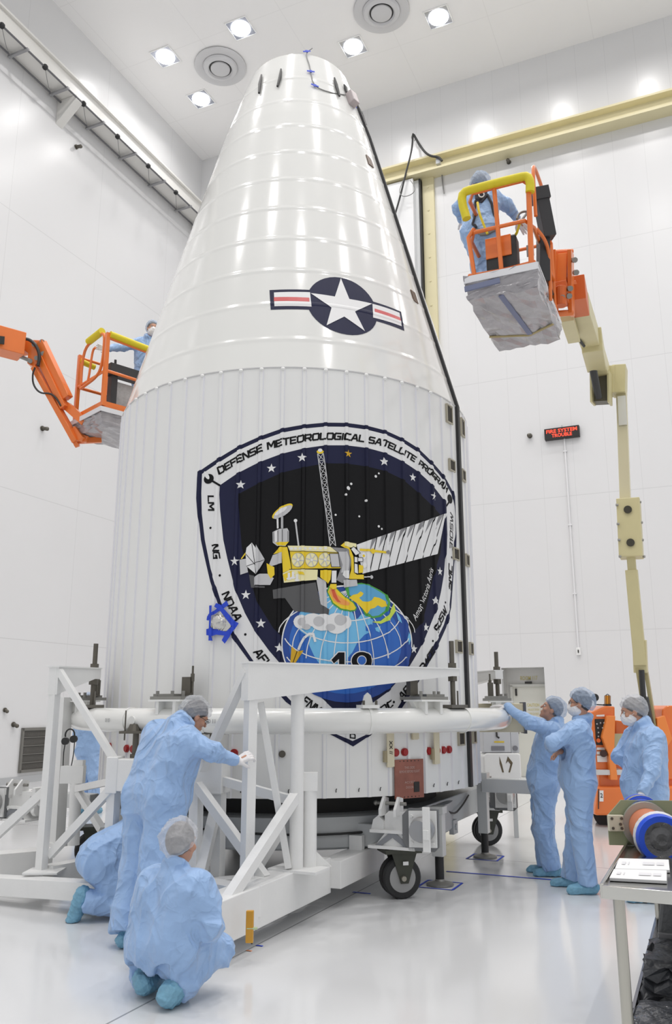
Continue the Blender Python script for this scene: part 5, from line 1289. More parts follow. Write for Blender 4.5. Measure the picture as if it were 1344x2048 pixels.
P('lower_mast', lambda m: (m.beam(PY(1262, 1112, 12.0), PY(1265, 1150, 12.05), .12, .12, up=DV), m.beam(PY(1263, 1140, 12.05), PY(1281, 1330, 12.2), .17, .2, up=DV), m.beam(PY(1279, 1280, 12.2), PY(1282, 1345, 12.25), .19, .24, up=DV)), CREAM, bevel=.008)
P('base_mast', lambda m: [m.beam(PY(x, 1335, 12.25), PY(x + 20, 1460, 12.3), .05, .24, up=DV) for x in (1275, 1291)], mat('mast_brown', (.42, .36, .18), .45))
P('mast_cylinder', lambda m: (m.cyl(PY(1285, 1395, 12.15), PY(1300, 1470, 12.2), .085, n=14), m.cyl(PY(1283, 1340, 12.1), PY(1287, 1400, 12.15), .04, n=12)), mat('cylinder_black', (0, 0, 0)), smooth=True)
# base
YB = 12.3
def quadp(m, pts, Y, th): m.prism([PY(x, y, Y) for x, y in pts], (0, th, 0))
P('chassis', lambda m: quadp(m, [(1196, 1574), (1420, 1572), (1420, 1632), (1190, 1631)], YB - .1, 1.3), ORANGE, bevel=.03)
P('chassis_top', lambda m: quadp(m, [(1198, 1548), (1420, 1548), (1420, 1575), (1198, 1575)], YB + .05, 1.1), ORANGE, bevel=.02)
P('deck', lambda m: quadp(m, [(1194, 1540), (1250, 1540), (1250, 1550), (1194, 1550)], YB - .1, .6), mat('deck_white', (.6, .6, .6), .5))
P('control_cabinet', lambda m: quadp(m, [(1183, 1424), (1212, 1412), (1230, 1413), (1232, 1540), (1186, 1540)], YB, .6), ORANGE, bevel=.02)
P('control_panel', lambda m: quadp(m, [(1190, 1438), (1212, 1438), (1212, 1490), (1193, 1490)], YB - .02, .03), mat('panel_black', (.015, .015, .015), .4), bevel=.01)
P('panel_switches', lambda m: [m.ball(PY(x, y, YB - .03), .012, 8) for x, y in ((1194, 1448), (1201, 1446), (1208, 1446), (1196, 1456), (1205, 1456), (1197, 1465), (1206, 1464), (1197, 1473), (1206, 1480))], mat('switch_grey', (.45, .45, .45), .4))
P('stop_button', lambda m: m.cyl(PY(1197, 1481, YB - .02), PY(1197, 1481, YB - .06), .03, n=14), mat('stop_red', (.7, .12, .02), .3))
P('warning_label', lambda m: [quadp(m, q, YB - .015, .01) for q in ([(1194, 1495), (1216, 1495), (1216, 1500), (1194, 1500)], [(1194, 1503), (1201, 1503), (1201, 1509), (1194, 1509)], [(1194, 1511), (1216, 1511), (1216, 1524), (1195, 1524)], [(1193, 1430), (1209, 1429), (1209, 1433), (1193, 1433)])], WHITE)
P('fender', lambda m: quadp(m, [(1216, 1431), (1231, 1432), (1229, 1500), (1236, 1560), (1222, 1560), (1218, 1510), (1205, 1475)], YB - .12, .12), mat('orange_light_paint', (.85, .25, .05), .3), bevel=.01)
P('round_port', lambda m: m.cyl(PY(1207, 1507, YB - .02), PY(1207, 1507, YB - .08), .05, n=16), mat('port_brown', (.05, .02, .015), .5))
P('engine_cover', lambda m: (quadp(m, [(1230, 1440), (1262, 1445), (1262, 1545), (1230, 1545)], YB + .25, .6), quadp(m, [(1325, 1418), (1335, 1411), (1420, 1411), (1420, 1560), (1330, 1560), (1322, 1500)], YB, .7)), ORANGE, bevel=.02)
P('engine_fender', lambda m: quadp(m, [(1314, 1436), (1330, 1431), (1345, 1478), (1332, 1500), (1315, 1460)], YB - .12, .1), mat('orange_light_paint', (0, 0, 0)), bevel=.01)
P('turret_plate', lambda m: (quadp(m, [(1229, 1468), (1255, 1468), (1255, 1500), (1229, 1500)], YB - .05, .2)), mat('olive_plate', (.42, .40, .24), .5))
P('number_plate', lambda m: quadp(m, [(1199, 1581), (1207, 1581), (1207, 1603), (1199, 1603)], YB - .115, .01), WHITE)
P('plate_marking', lambda m: flat_text(m, '2', PY(1203, 1591, YB - .13), (1, 0, 0), (0, 0, 1), .06, .035, bold=.01), BLACK, recalc=False)
P('door_slot', lambda m: quadp(m, [(1196.5, 1578), (1198, 1578), (1198, 1618), (1196.5, 1618)], YB - .115, .01), DARK)
P('lift_wheel', lambda m: [m.cyl(PY(x, 1627, YB + .15), PY(x, 1627, YB + .45), .20, n=24) for x in (1215, 1335)], RUBBER, smooth=True)
P('amber_beacon', lambda m: (m.cyl(PY(1215, 1409, YB + .1), PY(1215, 1391, YB + .1), .038, n=14)), mat('amber_glass', (.85, .33, .02), .25), smooth=True)
P('beacon_cage', lambda m: ([m.tube([PY(x, 1408, YB + .05), PY(x, 1392, YB + .05), PY(1215, 1388, YB + .05)], .004, 5) for x in (1209, 1212, 1218, 1221)], m.box(PY(1215, 1410, YB + .1), (.09, .09, .03))), WIRE)
P('work_lamp', lambda m: (m.cyl(PY(1190, 1395, YB + .08), PY(1190, 1395, YB), .055, n=18), m.tube([PY(1190, 1402, YB + .05), PY(1190, 1409, YB + .05), PY(1208, 1410, YB + .05)], .01, 6)), WIRE, smooth=True)

# ---- left lift
ll = thing('boom_lift', 'orange boom lift at the left edge, basket raised beside the fairing shoulder', 'boom lift', PY(20, 700, 11.4))
P = bp_(ll)
LB = Vector(PY(204, 838, 11.0)); BZL = LB.z; 
CA = Vector((LB.x, LB.y, 0))
X2 = Vector((.72, .69, 0)).normalized(); Y2 = Vector((-X2.y, X2.x, 0))
HX2, HY2 = .62, .42
BC2 = CA + X2 * HX2 + Y2 * HY2
R2 = Matrix.Rotation(atan2(X2.y, X2.x), 3, 'Z')
def bq(a, b, z): return BC2 + X2 * (HX2 * a) + Y2 * (HY2 * b) + up * (BZL + z)
bk = P('basket_floor', lambda m: m.box(BC2 + up * (BZL + .03), (HX2 * 2, HY2 * 2, .05), R2), DKSTEEL)
P('toe_rim', lambda m: [m.beam(bq(*a, .22), bq(*b, .22), .04, .10, up=(0, 0, 1)) for a, b in (((-1, -1), (1, -1)), ((1, -1), (1, 1)), ((1, 1), (-1, 1)), ((-1, 1), (-1, -1)))], ORANGE, bk)
P('corner_post', lambda m: [m.beam(bq(a, b, .2), bq(a, b, h), .055, .055, up=Y2) for a, b, h in ((-1, -1, 1.32), (-1, 1, 1.24))], ORANGE, bk)
P('top_rail', lambda m: m.tube([bq(-1, 1, 1.2), bq(1, 1, 1.2), bq(1, -1, 1.2), bq(-1, -1, 1.25)], .022, 10), ORANGE, bk, smooth=True)
P('mid_rail', lambda m: m.tube([bq(-1, 1, .72), bq(1, 1, .72), bq(1, -1, .72), bq(-1, -1, .74), bq(-1, 1, .72)], .024, 10), ORANGE, bk, smooth=True)
P('rail_post', lambda m: [m.cyl(bq(a, b, .2), bq(a, b, 1.2), .022, n=10) for a, b in ((1, -1), (1, 1), (-.2, 1), (.6, -1))], ORANGE, bk, smooth=True)
P('gate_hoop', lambda m: m.tube([bq(-1.02, .7, .66), bq(-1.02, .75, 1.1), bq(-1.02, .5, 1.34), bq(-1.02, -.7, 1.38), bq(-1.02, -.86, 1.25), bq(-1.02, -.8, .85), bq(-1.02, -.5, .70), bq(-1.02, .7, .66)], .022, 8, smooth=2), ORANGE, bk, smooth=True)
P('gate_hoop', lambda m: m.tube([bq(-1.02, .2, .70), bq(-1.02, .1, .85), bq(-1.02, .0, 1.18), bq(-1.02, -.2, 1.2)], .018, 8, smooth=2), ORANGE, bk, smooth=True)
P('foam_pad', lambda m: m.cyl(bq(-.96, -1.05, 1.30), bq(.95, -1.05, 1.24), .05, n=14), YELLOW, bk, smooth=True)
P('foam_pad', lambda m: m.cyl(bq(-1.02, .35, 1.37), bq(-1.02, -.62, 1.40), .055, n=14), YELLOW, bk, smooth=True)
P('foam_pad', lambda m: m.cyl(bq(-1.0, 1.0, 1.15), bq(-.6, 1.0, 1.12), .045, n=14), YELLOW, bk, smooth=True)
P('console_label', lambda m: m.box(bq(-.25, -.50, .50), (.42, .012, .42), R2), mat('label_sheet', (.42, .42, .42), .5, var=.25, vscale=30), bk)
P('control_console', lambda m: (m.box(bq(-.15, -.55, .86), (.78, .16, .17), R2), m.beam(bq(-.62, -.5, .8), bq(-.62, -.5, .24), .12, .1, up=X2), m.beam(bq(.42, -.5, .8), bq(.25, -.5, .24), .13, .1, up=X2), m.box(bq(-.35, -.55, .26), (.6, .2, .10), R2), m.tube([bq(-.6, -.55, .95), bq(-.62, -.6, 1.03)], .02, 8)), mat('console_dark', (0, 0, 0)), bk, bevel=.012)
w = grid_box(BC2, X2, Y2, HX2 + .05, HY2 + .05, BZL - .08, BZL + .16, 10, .08); wo = w.build('plastic_wrap', PLAST, bk); weld(wo); crinkle(wo, .012, 9)
P('wrap_tape', lambda m: [m.beam(bq(a, b, .13), bq(c_, d_, .13), .014, .07, up=(0, 0, 1)) for a, b, c_, d_ in ((-1.1, -1.15, 1.1, -1.15), (-1.1, -1.15, -1.1, 1.15), (1.1, -1.15, 1.1, 1.15))] + [m.beam(bq(-1.1, 1.1, -.02), bq(1.0, -1.0, -.1), .014, .05)], WRAPT, bk)
YL = 11.5
P('main_boom', lambda m: (m.beam(PY(-90, 658, YL - .6), PY(44, 694, YL), .32, .36, up=(0, 0, 1))), ORANGE, bevel=.01)
P('boom_slot', lambda m: m.beam(PY(-8, 679, YL - .40), PY(9, 681, YL - .36), .02, .12, up=(0, 0, 1)), DARK)
P('knuckle', lambda m: (m.prism([PY(x, y, YL) for x, y in ((36, 686), (52, 679), (82, 680), (92, 692), (78, 724), (66, 733), (54, 726), (56, 706), (48, 700), (36, 702))], (0, .2, 0))), ORANGE, bevel=.008)
P('knuckle_pin', lambda m: [m.cyl(PY(x, y, YL - .02), PY(x, y, YL - .06), .035, n=12) for x, y in ((84, 683), (68, 689), (86, 707), (73, 716), (60, 722))], MSTEEL)
for (x0, y0, x1, y1, w_) in ((83, 684, 136, 796, .11), (82, 716, 130, 816, .10), (70, 735, 153, 884, .085), (150, 858, 166, 880, .09)):
    P('parallel_link', lambda m: m.beam(PY(x0, y0, YL), PY(x1, y1, YL - .05), w_, .12, up=DV), ORANGE, bevel=.006)
P('lift_cylinder', lambda m: (m.cyl(PY(78, 735, YL + .1), PY(108, 795, YL + .1), .035, n=12), m.cyl(PY(24, 706, YL), PY(62, 722, YL), .03, n=12)), MSTEEL, smooth=True)
P('boom_hose', lambda m: (m.tube([PY(70, 735, YL - .1), PY(65, 748, YL - .1), PY(66, 770, YL - .1), PY(80, 787, YL - .1), PY(100, 786, YL - .1), PY(112, 795, YL - .1), PY(122, 812, YL - .1)], .014, 8, smooth=2), m.tube([PY(44, 678, YL - .1), PY(58, 678, YL - .1), PY(72, 690, YL - .1), PY(80, 710, YL - .1), PY(76, 732, YL - .1)], .025, 8, smooth=2)), WIRE, smooth=True)
P('lower_knuckle', lambda m: (m.cyl(PY(148, 887, YL), PY(156, 884, YL), .07, n=14), m.beam(PY(150, 872, YL), PY(175, 880, YL), .08, .1)), ORANGE)
P('basket_link', lambda m: (m.beam(PY(134, 812, YL), bq(-1, .2, .08), .08, .12), m.beam(PY(155, 882, YL), bq(-.5, .4, -.10), .06, .08)), ORANGE)

# ================================================================ cart at lower right
TZ = .90
CC = Vector((1.134, 3.776, 0)); CW, CL = .80, 2.35
def cp3(n, d, z): return CC + NV * n + DV * d + up * z
ct = thing('steel_cart', 'stainless steel table cart with a lower shelf at the right edge', 'cart', CC)
P = bp_(ct)
R3 = ROOM.to_3x3()
P('table_top', lambda m: m.box(cp3(CW / 2, CL / 2, TZ - .012), (CW, CL, .024), R3), STAINL)
P('raised_rim', lambda m: (m.box(cp3(0, CL / 2, TZ - .01), (.016, CL, .06), R3), m.box(cp3(CW / 2, 0, TZ - .012), (CW, .018, .052), R3), m.box(cp3(CW, CL / 2, TZ - .01), (.016, CL, .06), R3), m.box(cp3(CW / 2, CL, TZ - .01), (CW, .016, .06), R3)), STAINL, bevel=.004)
for a, b in ((.06, .06), (CW - .06, .06), (.06, CL - .06), (CW - .06, CL - .06)): P('leg', lambda m: m.cyl(cp3(a, b, 0.02), cp3(a, b, TZ - .03), .024, n=16), mat('leg_steel', (.5, .49, .44), .3, .7), smooth=True)
P('lower_shelf', lambda m: (m.box(cp3(CW / 2, CL / 2, .24), (CW - .06, CL - .06, .02), R3), m.box(cp3(.04, CL / 2, .27), (.015, CL - .06, .07), R3)), mat('shelf_steel', (.30, .30, .32), .25, .8))
def sheet(n0, d0, lb):
    q = thing('folded_paper', lb, 'paper', PZ(*n0[0], TZ), 'folded papers on the cart')
    cs = [PZ(x, y, TZ + .002) for x, y in n0]
    m = MB(); m.prism(cs, (0, 0, .014)); m.build('sheets', PAPER, q, bevel=.002)
    m = MB(); at = lambda u, v: (cs[0] * (1 - u) + cs[1] * u) * (1 - v) + (cs[3] * (1 - u) + cs[2] * u) * v + up * .0165
    for a, b in ((.10, .17), (.22, .24), (.50, .72), (.76, .9)):
        m.add([at(a, .35), at(b, .35), at(b, .62), at(a, .62)], [(0, 1, 2, 3)])
    m.each('print_block', mat('faint_print', (.70, .70, .72), .6), q)
for q_, lb in (([(1230, 1743), (1340, 1746), (1338, 1725), (1238, 1722)], 'long folded white paper on the cart, the farther of two'), ([(1219, 1762), (1334, 1768), (1334, 1747), (1228, 1744)], 'long folded white paper at the front edge of the cart')):
    sheet(q_, 0, lb)
# duct assembly
q0 = PZ(1322, 1715, TZ); v = q0 - CC
dn, dd = v.dot(NV), v.dot(DV)
C4 = PY(1322, 1678, q0.y + .03)
ax = Vector((-.12, -1, -.08)).normalized()
da = thing('duct_assembly', 'orange bellows duct with blue rim and olive mounting plate lying on the cart', 'duct', (C4.x, C4.y, TZ))
P = bp_(da)
P('blue_rim', lambda m: m.lathe(C4, [(.085, .0), (.088, .02), (.118, .022), (.125, .0), (.122, -.03), (.09, -.05), (.085, 0)], 40, axis=ax), mat('blue_plastic', (.015, .08, .62), .35), smooth=True)
P('clear_film', lambda m: m.lathe(C4, [(0, .012), (.03, .02), (.06, .006), (.088, .018)], 24, axis=ax), mat('film_grey', (.10, .10, .105), .2, var=.6, vscale=18, bump=.9, bscale=20))
P('bag_edge', lambda m: m.lathe(C4, [(.122, -.02), (.130, -.05), (.115, -.075)], 24, axis=ax), mat('bag_white', (.62, .62, .64), .4, bump=.5), smooth=True)
prf = []
for k in range(15): prf += [(.098 - .005 * (k % 2), -.06 - k * .018)]
P('bellows', lambda m: m.lathe(C4, prf, 36, axis=ax), mat('copper_rubber', (.55, .19, .10), .4), smooth=True)
pc = C4 - ax * .33
P('flange_ring', lambda m: m.lathe(C4, [(.095, -.30), (.128, -.30), (.128, -.325), (.095, -.325)], 36, axis=ax), mat('flange_steel', (.42, .42, .38), .35, .5), smooth=True)
px_ = Vector((1, -.12, 0)).normalized()
P('mounting_plate', lambda m: m.prism([pc + px_ * a + up * z for a, z in ((-.20, -.11), (-.20, .045), (-.12, .13), (.25, .13), (.25, -.11))], Vector((.0, .012, 0))), mat('olive_plate2', (.26, .28, .17), .45))
P('corner_block', lambda m: (m.box(pc + px_ * -.165 + up * .01 - Vector((0, .02, 0)), (.085, .03, .085)), ), mat('block_beige', (.6, .57, .45), .4), bevel=.003)
P('block_screw', lambda m: [m.cyl(pc + px_ * (-.165 + a) + up * (.01 + z) - Vector((0, .034, 0)), pc + px_ * (-.165 + a) + up * (.01 + z) - Vector((0, .042, 0)), .008, n=8) for a, z in ((-.025, .025), (.028, .026), (.02, -.004), (-.022, -.026), (.026, -.026))], DKSTEEL)
P('rear_hose', lambda m: (m.lathe(pc + up * .03, [(.10, 0), (.10, .09), (.115, .10), (.115, .12), (.10, .125)], 32, axis=-ax)), mat('blue_plastic', (0, 0, 0)), smooth=True)
P('hose_clamp', lambda m: m.lathe(pc + up * .03, [(.118, .05), (.118, .08)], 32, axis=-ax), MSTEEL, smooth=True)
# shelf contents
def onshelf(x, y, z): 
    return PZ(x, y, z)
k1 = thing('equipment_case', 'dark grey wheeled equipment case on the lower cart shelf', 'case', cp3(.36, 1.6, .25))
P = bp_(k1)
e = cp3(.33, 1.62, .25)
P('case_body', lambda m: m.prism([e + NV * a + up * z - DV * .25 for a, z in ((-.20, 0), (-.22, .2), (-.19, .36), (-.14, .40), (.3, .40), (.3, 0))], DV * .5), mat('case_grey', (.10, .105, .11), .45, bump=.3), bevel=.02)
P('case_band', lambda m: m.box(e + NV * .04 + up * .17, (.52, .53, .03), R3), mat('band_grey', (.2, .2, .21), .4), bevel=.005)
P('case_wheel', lambda m: m.cyl(e - NV * .24 - DV * .27 + up * .08, e - NV * .20 - DV * .27 + up * .08, .05, n=16) , RUBBER, smooth=True)
k2 = MB(); 
o = cp3(.36, .98, .25)
bag = grid_box(o, NV, DV, .27, .27, 0, .19, 10, -.1); bo = bag.build('cloth_bag', mat('bag_dark', (.045, .048, .055), .4, var=.4, vscale=10, bump=.9, bscale=12), None, org=o); weld(bo); crinkle(bo, .022, 21)
bm = bmesh.new(); bm.from_mesh(bo.data); bmesh.ops.holes_fill(bm, edges=bm.edges); bm.to_mesh(bo.data); bm.free()
tag(bo, 'crumpled dark grey bag on the lower cart shelf in front of the case', 'bag')
o = cp3(.27, .46, .252)
bag = grid_box(o, NV, DV, .22, .16, 0, .05, 9, -.2); bo = bag.build('plastic_sheet', mat('sheet_clear_grey', (.12, .125, .14), .12, var=.5, vscale=14, bump=.9, bscale=16), None, org=o); weld(bo); crinkle(bo, .014, 4)
bm = bmesh.new(); bm.from_mesh(bo.data); bmesh.ops.holes_fill(bm, edges=bm.edges); bm.to_mesh(bo.data); bm.free()
tag(bo, 'shiny crumpled plastic sheet at the front of the lower cart shelf', 'plastic sheet')
# ================================================================ people
from mathutils.bvhtree import BVHTree
class Field:
    """signed distance field on a grid; limbs are blended smoothly and meshed as ONE surface"""
    def __init__(s, pts, pad, h):
        a = np.array([list(p) for p in pts]); s.lo = a.min(0) - pad; s.h = h
        s.n = np.ceil((a.max(0) + pad - s.lo) / h).astype(int) + 1
        s.D = np.full(s.n, 0.5, np.float32)
    def block(s, lo, hi):
        i0 = np.maximum(0, np.floor((lo - s.lo) / s.h).astype(int)); i1 = np.minimum(s.n, np.ceil((hi - s.lo) / s.h).astype(int) + 1)
        if np.any(i1 <= i0): return None
        sl = tuple(slice(a, b) for a, b in zip(i0, i1))
        g = [(s.lo[k] + s.h * np.arange(i0[k], i1[k])).astype(np.float32) for k in range(3)]
        return sl, np.meshgrid(*g, indexing='ij', sparse=True)
    def _smin(s, sl, d, k):
        D = s.D[sl]; h = np.clip(k - np.abs(D - d), 0, None) / k
        s.D[sl] = np.minimum(D, d) - h * h * k * .25
    def cap(s, a, b, r1, r2=None, k=.04, sq=None):
        r2 = r1 if r2 is None else r2; a = np.array(list(a)); b = np.array(list(b)); m = max(r1, r2) + k + 3 * s.h + .01
        q = s.block(np.minimum(a, b) - m, np.maximum(a, b) + m)
        if q is None: return
        sl, (x, y, z) = q; ba = b - a; L = max(1e-9, float(ba @ ba))
        px, py, pz = x - a[0], y - a[1], z - a[2]
        h = np.clip((px * ba[0] + py * ba[1] + pz * ba[2]) / L, 0, 1)
        d = np.sqrt((px - ba[0] * h) ** 2 + (py - ba[1] * h) ** 2 + (pz - ba[2] * h) ** 2) - (r1 + (r2 - r1) * h)
        s._smin(sl, d.astype(np.float32), k)
    def _ell(s, c, r, ax, x, y, z):
        px, py, pz = x - c[0], y - c[1], z - c[2]
        q = [(px * a[0] + py * a[1] + pz * a[2]) for a in ax]
        k0 = np.sqrt(sum((q[i] / r[i]) ** 2 for i in range(3))); k1 = np.sqrt(sum((q[i] / r[i] ** 2) ** 2 for i in range(3))) + 1e-6
        return (k0 * (k0 - 1) / k1).astype(np.float32)
    def ell(s, c, r, ax=((1, 0, 0), (0, 1, 0), (0, 0, 1)), k=.03, sub=False):
        c = np.array(list(c)); m = max(r) + k + 3 * s.h + .01; q = s.block(c - m, c + m)
        if q is None: return
        sl, g = q; d = s._ell(c, r, ax, *g)
        if sub: s.D[sl] = np.maximum(s.D[sl], -d)
        else: s._smin(sl, d, k)
    def cut(s, c, n, R):                       # remove what lies beyond the plane, within R of c
        c = np.array(list(c)); q = s.block(c - R, c + R)
        if q is None: return
        sl, (x, y, z) = q; n = list(Vector(n).normalized())
        beyond = -((x - c[0]) * n[0] + (y - c[1]) * n[1] + (z - c[2]) * n[2])
        ball = np.sqrt((x - c[0]) ** 2 + (y - c[1]) ** 2 + (z - c[2]) ** 2) - R
        s.D[sl] = np.maximum(s.D[sl], -np.maximum(beyond, ball)).astype(np.float32)
    def keep(s, c, n, off=0):
        x, y, z = s.block(s.lo, s.lo + s.h * s.n)[1]; n = list(Vector(n).normalized()); c = list(c)
        s.D = np.maximum(s.D, -((x - c[0]) * n[0] + (y - c[1]) * n[1] + (z - c[2]) * n[2]) + off).astype(np.float32)
    def mesh(s):
        D = s.D; I = D < 0; nx, ny, nz = D.shape
        c = np.zeros((nx - 1, ny - 1, nz - 1), np.uint8)
        for dx in (0, 1):
            for dy in (0, 1):
                for dz in (0, 1): c += I[dx:nx - 1 + dx, dy:ny - 1 + dy, dz:nz - 1 + dz]
        act = np.argwhere((c > 0) & (c < 8))
        idx = np.full(c.shape, -1, np.int32); idx[tuple(act.T)] = np.arange(len(act))
        acc = np.zeros((len(act), 3)); cnt = np.zeros(len(act))
        cor = [(a, b, e) for a in (0, 1) for b in (0, 1) for e in (0, 1)]
        for i in range(8):
            for j in range(i + 1, 8):
                A, B = cor[i], cor[j]
                if sum(abs(p - q) for p, q in zip(A, B)) != 1: continue
                da = D[act[:, 0] + A[0], act[:, 1] + A[1], act[:, 2] + A[2]]; db = D[act[:, 0] + B[0], act[:, 1] + B[1], act[:, 2] + B[2]]
                m = (da < 0) != (db < 0); t = np.where(m, da / np.where(m, da - db, 1), 0)
                P = np.array(A) + (np.array(B) - np.array(A)) * t[:, None]
                acc += P * m[:, None]; cnt += m
        V = (act + acc / cnt[:, None]) * s.h + s.lo
        F = []
        for ax in range(3):
            o = [k for k in range(3) if k != ax]
            sl0 = [slice(None)] * 3; sl1 = [slice(None)] * 3; sl0[ax] = slice(0, -1); sl1[ax] = slice(1, None)
            e = np.argwhere(I[tuple(sl0)] != I[tuple(sl1)])
            e = e[(e[:, o[0]] > 0) & (e[:, o[1]] > 0) & (e[:, o[0]] < D.shape[o[0]] - 1) & (e[:, o[1]] < D.shape[o[1]] - 1)]
            q = []
            for da, db in ((1, 1), (0, 1), (0, 0), (1, 0)):
                w = e.copy(); w[:, o[0]] -= da; w[:, o[1]] -= db; q.append(idx[tuple(w.T)])
            q = np.stack(q, 1); ins = I[tuple(e.T)]
            flip = ins if ax != 1 else ~ins
            q[~flip] = q[~flip][:, ::-1]
            F.append(q)
        F = np.concatenate(F); F = F[(F >= 0).all(1)]
        return V, F
def vnoise(V, sc, seed):
    r = np.random.RandomState(seed); o = np.zeros(len(V))
    for i in range(5):
        k = r.normal(size=3); k /= np.linalg.norm(k); o += np.sin(V @ k * sc * (1 + .35 * i) + r.rand() * 6.28)
    return o / 5
def folds(V, seed, amp, sc=20.0, axis=None):
    """creases of loose cloth: ridges mostly running along the body"""
    r = np.random.RandomState(seed); o = np.zeros(len(V))
    for i in range(7):
        k = r.normal(size=3)
        if axis is not None: a = np.array(list(axis)); k -= a * (k @ a) * .55
        k /= np.linalg.norm(k); w = 2.2 * vnoise(V, 7.0, seed * 13 + i)
        s = np.abs(np.sin(V @ k * sc * (.55 + .25 * i) + w + r.rand() * 6.28))
        o += (1 - s) ** 2.2 * (.9 ** i) * np.clip(.5 + 1.6 * vnoise(V, 5.0, seed * 7 + i + 50), 0, 1)
    return amp * (o * 1.1 - .6)
def tomesh(name, VF, m0, parent, disp=None, relax=1, org=None):
    V, F = VF; V = V.copy()
    for _ in range(relax):
        acc = np.zeros_like(V); cnt = np.zeros(len(V))
        for a in range(4):
            b = (a + 1) % 4
            np.add.at(acc, F[:, a], V[F[:, b]]); np.add.at(acc, F[:, b], V[F[:, a]]); np.add.at(cnt, F[:, a], 1); np.add.at(cnt, F[:, b], 1)
        V = V * .5 + acc / np.maximum(cnt, 1)[:, None] * .5
    if disp is not None:
        nrm = np.zeros_like(V); fn = np.cross(V[F[:, 2]] - V[F[:, 0]], V[F[:, 3]] - V[F[:, 1]])
        for a in range(4): np.add.at(nrm, F[:, a], fn)
        nrm /= np.linalg.norm(nrm, axis=1)[:, None] + 1e-12
        V = V + nrm * disp(V)[:, None]
    o0 = world_loc(parent) if parent is not None else Vector(org or (0, 0, 0))
    me = bpy.data.meshes.new(name); Vl = (V - np.array(list(o0))).astype(np.float32)
    me.vertices.add(len(V)); me.vertices.foreach_set('co', Vl.ravel())
    me.loops.add(len(F) * 4); me.loops.foreach_set('vertex_index', F.ravel().astype(np.int32))
    me.polygons.add(len(F)); me.polygons.foreach_set('loop_start', np.arange(0, len(F) * 4, 4, dtype=np.int32))
    me.update(calc_edges=True); me.validate(); me.materials.append(m0)
    me.polygons.foreach_set('use_smooth', [True] * len(me.polygons))
    o = bpy.data.objects.new(name, me); COL.objects.link(o)
    if parent is not None: o.parent = parent
    else: o.location = o0
    return o, V, F
def lerp(a, b, t): return a + (b - a) * t

NETM = mat('hair_net_film', (0.46, 0.58, 0.76), 0.6, alpha=.42, var=.25, vscale=40, bump=.9, bscale=30)
NETW = mat('white_net_film', (0.72, 0.74, 0.78), 0.6, alpha=.34, var=.2, vscale=40, bump=.9, bscale=30)
MASKM = mat('beard_cover', (0.78, 0.77, 0.78), 0.6, bump=.6, bscale=30)

def hand_prims(f, w, d, n, curl, r, side, spread=.12, k=.006):
    """palm, four fingers of unequal length with bends, thumb from the side of the palm"""
    d = Vector(d).normalized(); n = Vector(n); n = (n - d * n.dot(d)).normalized(); s = d.cross(n).normalized() * side; w = Vector(w)
    for t in (-.026, -.009, .009, .026): f.cap(w + s * t * .7 + d * .005, w + s * t * 1.1 + d * .085, .0125 + r, .0115 + r, k=.012)
    for i, (t, L) in enumerate(((.029, .068), (.010, .078), (-.010, .073), (-.028, .056))):
        p = w + s * t * 1.1 + d * .085; a = curl * .35; dd = (d + s * (t / .03) * spread).normalized()
        for j, q in enumerate((.45, .32, .23)):
            v = dd * cos(a) + n * sin(a); e = p + v * (L * q * 1.15); f.cap(p, e, .0085 + r - .0008 * j, .0080 + r - .0010 * j, k=k); p = e; a += curl * (.55 if j == 0 else .4)
    p = w + s * .030 + d * .022; v = (d * .62 + s * .65 + n * (.25 + .35 * curl)).normalized()
    e = p + v * .042; f.cap(w + s * .012 + d * .012, p, .013 + r, .012 + r, k=.012); f.cap(p, e, .0115 + r, .010 + r, k=k)
    v = (v + d * .6 + n * .5 * curl).normalized(); f.cap(e, e + v * .032, .0100 + r, .0085 + r, k=k)

